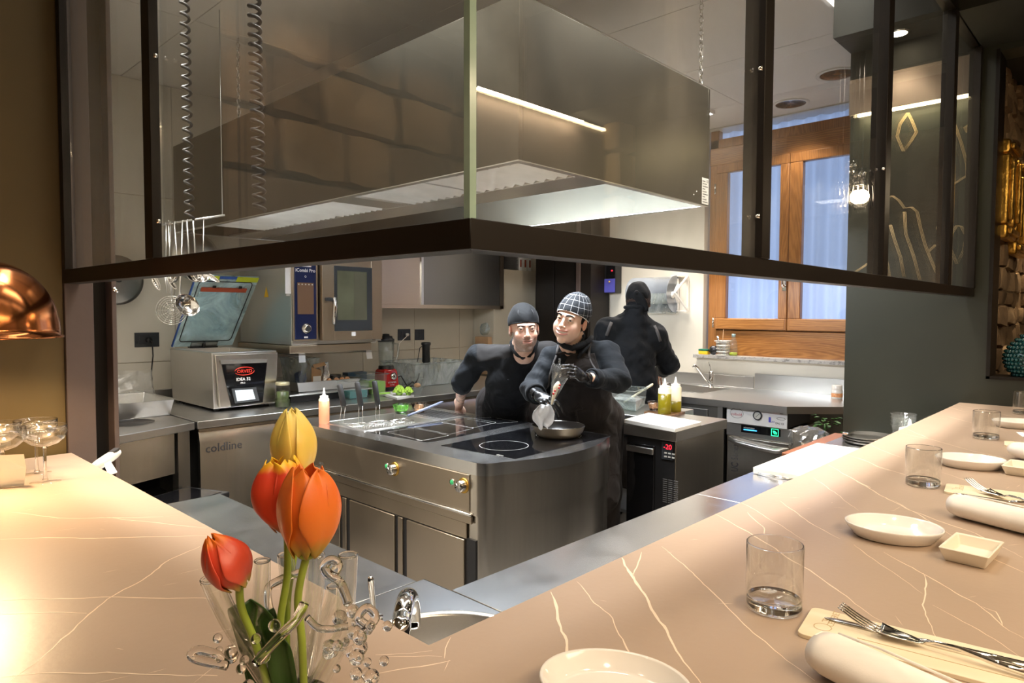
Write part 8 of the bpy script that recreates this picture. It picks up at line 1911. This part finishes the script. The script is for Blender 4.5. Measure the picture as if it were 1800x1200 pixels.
lo, hi = bounds(tin); lo[2] = .03; bV, bF = body_mesh(tin, lo, hi, .010, .03); bC = np.tile(sk3, (len(bV), 1))
chs = [(bV, bF, bC), (hV, hF, hC)]
for w_, e_ in ((wL, eL), (wR, eR)): V, F_ = hand(tc, w_, Vector(w_)-Vector(e_)-UZ*.05, -UZ, 1, 1.0, (.4, .4, .45, .5), 'hand', M['skin']); chs.append((V, F_, np.tile(sk3, (len(V), 1))))
tb_ = join_body(tc, 'body', chs, [M['skin']]); face_parts(tb_, None, thc, hR, S3, tst)
c3p = build_cap(tc, thc, hR, S3, tst, M['cap'], zcut=.035, tilt=-.22, infl=.009)
def hf(x, y, z): return ellp(x, y, z, (0, -.028, -.004), (.084, .090, .078))+.004*np.sin(x*170+z*120)*np.sin(y*150+z*90)
V, F_ = sn_mesh(hf, (-.11, -.15, -.12), (.11, .08, .11), .004); m = (V[:, 1] < .02) & (V[:, 2] < .06) & (V[:, 2] > -.062); V, F_ = keep(V, F_, m); obj_from(xf(V, hR, thc, S3), F_, 'hair', [M['hair_br']], tb_, ORG[tc.name])
B().grid(lambda u, v: at(1120+ (u-.5)*(10+12*v*(1-v)*2)*1.2+14*v, 513+34*v, d=4.985+.01*math.sin(u*5)+.04*v*v), 5, 10).build('cap_tie', M['cap'], c3p, solid=.004)
B().ball(at(1119, 514, d=5.0), .018, 8).build('cap_knot', M['cap'], c3p)
jk = [('c', ins(1118, 545, 5.06), ins(1117, 578, 5.08), .064, .085), ('c', ins(1118, 545, 5.09), nk, .070, .085), ('c', lerp(nk, ch_, .1), ch_, .095, .17), ('c', ch_, bl, .18, .18), ('c', bl, hp, .18, .18), ('c', sL, nk, .09, .065), ('c', sR, nk, .09, .065), ('c', sL, eL, .088, .078), ('c', sR, eR, .090, .078), ('c', eL, lerp(eL, wL, .8), .075, .055), ('c', eR, lerp(eR, wR, .8), .075, .055), ('c', hp, (hp[0], hp[1], .74), .185, .19)]
lo, hi = bounds(jk); jV, jF = body_mesh(jk, lo, hi, .009, .05, .0055, 7.7)
j = obj_from(jV, jF, 'chef_jacket', [M['jacket']], tc, ORG[tc.name]); bt = bvh(jV, jF)
def surf3(px, py, off=.006):
    v = (_f+_r*((px-900)/F)-_u*((py-600)/F)).normalized(); h = bt.ray_cast(CAMP+v*4.5, v); return (h[0]-v*off) if h[0] is not None else None
surf = surf3
strip([(1075, 566), (1071, 576), (1066, 590)], .024, M['apron_seam'], 'piping', j, .006); strip([(1150, 572), (1156, 584), (1161, 600)], .022, M['apron_seam'], 'piping', j, .006)
B().tube([Vector(ins(*p)) for p in ((1099, 540, 5.14), (1101, 540, 5.04), (1118, 539, 4.995), (1134, 540, 5.04), (1137, 541, 5.14))], .015, 8).build('collar', M['jacket'], j)
tr = legs((hp[0], hp[1], .92), fl_, fr_, .12); lo, hi = bounds(tr); lo[2] = .03; tV, tF = body_mesh(tr, lo, hi, .012, .04); obj_from(tV, tF, 'trousers', [M['apron']], tc, ORG[tc.name]); shoes(tc, (fl_, fr_), FH)
# ================================================================== TULIPS IN THE BLOWN-GLASS VASE
DV = .56
def tulip(px, py, d, rad, ht, axis, cols, lab, close=.5, seed=0):
    c = at(px, py, d=d); t = thing('tulip', lab, 'flower', c, None); ax = Vector(axis).normalized(); U = ax.orthogonal().normalized(); V_ = ax.cross(U)
    for k in range(6):
        inner = k >= 3; a0 = 2*PI*k/3+(PI/3 if inner else 0)+seed; R0 = rad*(.90 if inner else 1.0)
        def pf_(u, v, a0=a0, R0=R0, k=k):
            prof = (math.sin(PI*min(1, .08+v*.62))**.75)*(1-close*v**2.4); half = .98*min(1, .40+1.5*v)*(1-min(.999, v)**4.5)**.42; a = a0+(2*u-1)*half
            r = R0*prof*(1-.10*(1-abs(2*u-1)))*(1+.05*math.sin(7*u+k)); tipdrop = 1; return c+(U*math.cos(a)+V_*math.sin(a))*r+ax*(ht*(-.5+v*tipdrop)+.002*math.sin(5*u+2*k))
        o = B().grid(pf_, 11, 16).build('petal', cols[1] if (inner and len(cols) > 1) else cols[0], t, solid=.0012, sub=1)
    B().ball(c-ax*ht*.49, rad*.28, 8, .6).build('receptacle', M['stem'], t)
    return t, c-ax*ht*.5, ax
def petal_mat(name, base, edge, foot, c, ax, ht, mid=None):
    """petal colours: own pigment at the foot, along the flank and at the margin, in object space of the bloom"""
    m, nt, b = NT(name); tc_ = N(nt, 'ShaderNodeTexCoord'); dt = N(nt, 'ShaderNodeVectorMath', operation='DOT_PRODUCT'); L(nt, tc_.outputs['Object'], dt.inputs[0]); dt.inputs[1].default_value = tuple(Vector(ax).normalized())
    nz = noise_t(nt, coords(nt, (40, 40, 8)), 2.2, 4, .6, .5); ma = N(nt, 'ShaderNodeMath', operation='MULTIPLY_ADD'); L(nt, dt.outputs['Value'], ma.inputs[0]); ma.inputs[1].default_value = 1/ht; ma.inputs[2].default_value = .5
    m2 = N(nt, 'ShaderNodeMath', operation='MULTIPLY_ADD'); L(nt, nz.outputs[0], m2.inputs[0]); m2.inputs[1].default_value = .14; L(nt, ma.outputs[0], m2.inputs[2])
    stops = [(.12, foot), (.30, base), (.75, mid or base), (1.0, edge)] if not mid else [(.12, foot), (.30, mid), (.88, base), (1.0, edge)]
    L(nt, ramp(nt, m2.outputs[0], stops), b.inputs['Base Color']); b.inputs['Roughness'].default_value = .38; b.inputs['Subsurface Weight'].default_value = .25; b.inputs['Subsurface Radius'].default_value = (.01, .004, .001); b.inputs['Subsurface Scale'].default_value = .4
    bump(nt, b, nz.outputs[0], .15, .002); return m
RB = FH*-.2
ax1 = UZ+RH*-.06; ax2 = UZ+RH*-.02; ax3 = UZ+RH*-.28-FH*.3
PY = petal_mat('yellow_petal', (.86, .62, .13), (.90, .72, .22), (.60, .55, .12), None, ax1, .065)
PR = petal_mat('red_petal', (.66, .055, .025), (.92, .55, .03), (.30, .12, .02), None, ax2, .066, (.70, .07, .02)); PO = petal_mat('orange_petal', (.82, .17, .03), (.84, .20, .03), (.42, .28, .03), None, ax2, .066, (.76, .20, .02))
PP = petal_mat('pink_red_petal', (.72, .075, .03), (.85, .20, .015), (.55, .42, .10), None, ax3, .05, (.70, .10, .06))
t1, f1, _ = tulip(516, 780, .60, .0245, .062, ax1, [PY, PY], 'pale yellow tulip, the tallest, behind the red and orange ones', .78, .3)
t2, f2, _ = tulip(498, 868, .57, .0290, .060, UZ+RH*-.10, [PR, PR], 'red tulip with yellow edges, left of the orange tulip', .50, .9)
t3, f3, _ = tulip(541, 898, .53, .0290, .070, UZ+RH*.03, [PO, PO], 'orange tulip in front of the red tulip', .52, 2.0)
t4, f4, _ = tulip(396, 986, .53, .0235, .048, UZ*.9+RH*-.35-FH*.25, [PP, PP], 'pink-red closed tulip bud at the left of the vase', .85, .2)
def cat(pts, n=10):
    pts = [Vector(p) for p in pts]; out = []
    for i in range(len(pts)-1):
        p0, p1, p2, p3 = pts[max(i-1, 0)], pts[i], pts[i+1], pts[min(i+2, len(pts)-1)]
        for k in range(n): u = k/n; out.append(.5*((2*p1)+(p2-p0)*u+(2*p0-5*p1+4*p2-p3)*u*u+(3*p1-p0-3*p2+p3)*u**3))
    return out+[pts[-1]]
base = Vector((at(520, 1200, d=DV).x, at(520, 1200, d=DV).y, BZ))
for (tt, f0, mid, end) in ((t1, f1, [at(520, 950, d=.595), at(505, 1060, d=.58)], base+Vector((-.005, .01, .02))), (t2, f2, [at(505, 1010, d=.565), at(492, 1110, d=.56)], base+Vector((.0, .012, .015))), (t3, f3, [at(524, 1050, d=.535), at(531, 1130, d=.54)], base+Vector((.01, 0, .012))), (t4, f4, [at(425, 1070, d=.545), at(452, 1140, d=.55)], base+Vector((0, -.01, .012)))):
    B().tube(cat([f0]+mid+[at(mid[-1].x*0+520, 1230, d=DV) if False else mid[-1].lerp(end, .5), end]), .0032, 10).build('flower_stalk', M['stem'], tt)
def leaf(tt, pts, w_):
    P_ = cat(pts, 8); n = len(P_); b = B(); vs = []
    for i, p in enumerate(P_):
        u = i/(n-1); t_ = (P_[min(i+1, n-1)]-P_[max(i-1, 0)]).normalized(); s_ = t_.cross(FH+UZ*.1).normalized()*w_*math.sin(PI*min(.99, u*.9+.08))**.7; vs += [p-s_-FH*.004, p-s_*.5, p+FH*.003, p+s_*.5, p+s_-FH*.004]
    b.add(vs, [(5*i+k, 5*i+k+1, 5*i+k+6, 5*i+k+5) for i in range(n-1) for k in range(4)], True); b.build('leaf', M['leaf'], tt, solid=.0009)
leaf(t4, [at(437, 1055, d=.56), at(470, 1100, d=.565), at(480, 1150, d=.57), base+Vector((0, 0, .05))], .012); leaf(t4, [at(412, 1065, d=.56), at(432, 1100, d=.57), at(452, 1170, d=.57), base+Vector((-.01, 0, .04))], .010)
leaf(t2, [at(478, 1070, d=.575), at(470, 1130, d=.575), at(455, 1190, d=.57), base+Vector((0, .01, .03))], .011); leaf(t3, [at(492, 1120, d=.55), at(498, 1170, d=.55), base+Vector((.005, 0, .06))], .011)
# the vase
v = thing('glass_vase', 'blown clear glass vase of many spouts and curls holding the tulips', 'vase', base)
B().lathe([(0, .004), (.040, .003), (.043, 0), (.048, .012), (.046, .05), (.040, .085), (.030, .11), (.028, .112), (.037, .084), (.0425, .05), (.043, .014), (0, .009)], base, 36).build('vase_body', M['solid_glass'], v)
def spoutv(pts, r0, r1, open_=True):
    P_ = cat(pts, 7); n = len(P_); ra = [r0+(r1-r0)*i/(n-1) for i in range(n)]; b = B(); b.tube(P_, ra, 18, caps=False); b.tube(P_[::-1], [max(.001, x-.0016) for x in ra[::-1]], 18, caps=False)
    b.build('spout', M['glass_b'], v); B().tube([P_[-1]+(RH*math.cos(a)+FH*math.sin(a))*(r1-.0008) for a in [2*PI*k/18 for k in range(18)]], .0011, 6, closed=True).build('spout_lip', M['solid_glass'], v)
bt0 = base+Vector((0, 0, .09))
spoutv([bt0, at(415, 1105, d=.55), at(385, 1050, d=.54), at(371, 1018, d=.535)], .009, .0085); spoutv([bt0, at(452, 1110, d=.565), at(458, 1060, d=.565), at(461, 985, d=.565)], .009, .0068)
spoutv([bt0, at(512, 1110, d=.58), at(510, 1050, d=.58), at(502, 975, d=.585)], .009, .007); spoutv([bt0, at(545, 1080, d=.59), at(553, 1030, d=.59), at(555, 975, d=.59)], .010, .008)
spoutv([bt0, at(600, 1120, d=.57), at(607, 1060, d=.57), at(612, 975, d=.57)], .009, .0085); spoutv([bt0, at(560, 1110, d=.60), at(583, 1060, d=.60), at(588, 1030, d=.60)], .008, .007)
def curl(pts, r, closed=False): B().tube(cat(pts, 8), r, 12).build('glass_curl', M['solid_glass'], v)
curl([at(612, 1060, d=.565), at(598, 1025, d=.56), at(578, 1010, d=.56), at(570, 995, d=.56), at(582, 984, d=.56), at(594, 992, d=.56), at(588, 1006, d=.56)], .0042)
curl([at(640, 1110, d=.55), at(660, 1085, d=.55), at(645, 1068, d=.55), at(630, 1085, d=.55), at(645, 1100, d=.55)], .0038); curl([at(480, 1100, d=.57), at(470, 1040, d=.57), at(490, 1020, d=.57), at(530, 1005, d=.57)], .0035)
curl([at(400, 1170, d=.52), at(350, 1160, d=.52), at(336, 1150, d=.52), at(350, 1142, d=.52), at(380, 1150, d=.52), at(390, 1160, d=.52)], .0035); curl([at(450, 1165, d=.51), at(490, 1120, d=.51), at(520, 1090, d=.52), at(535, 1060, d=.53)], .004)
curl([at(612, 1100, d=.56), at(565, 1105, d=.555), at(540, 1085, d=.55)], .003)
random.seed(21)
for k in range(26):
    px = random.gauss(618, 34); py = random.gauss(1135, 36); B().ball(at(px, py, d=random.uniform(.535, .575)), random.uniform(.003, .0068), 8).build('glass_bead', M['solid_glass'], v)
for k in range(10): px = random.gauss(425, 25); py = random.gauss(1150, 30); B().ball(at(px, py, d=.54), random.uniform(.003, .006), 8).build('glass_bead', M['solid_glass'], v)
bpy.context.view_layer.update()
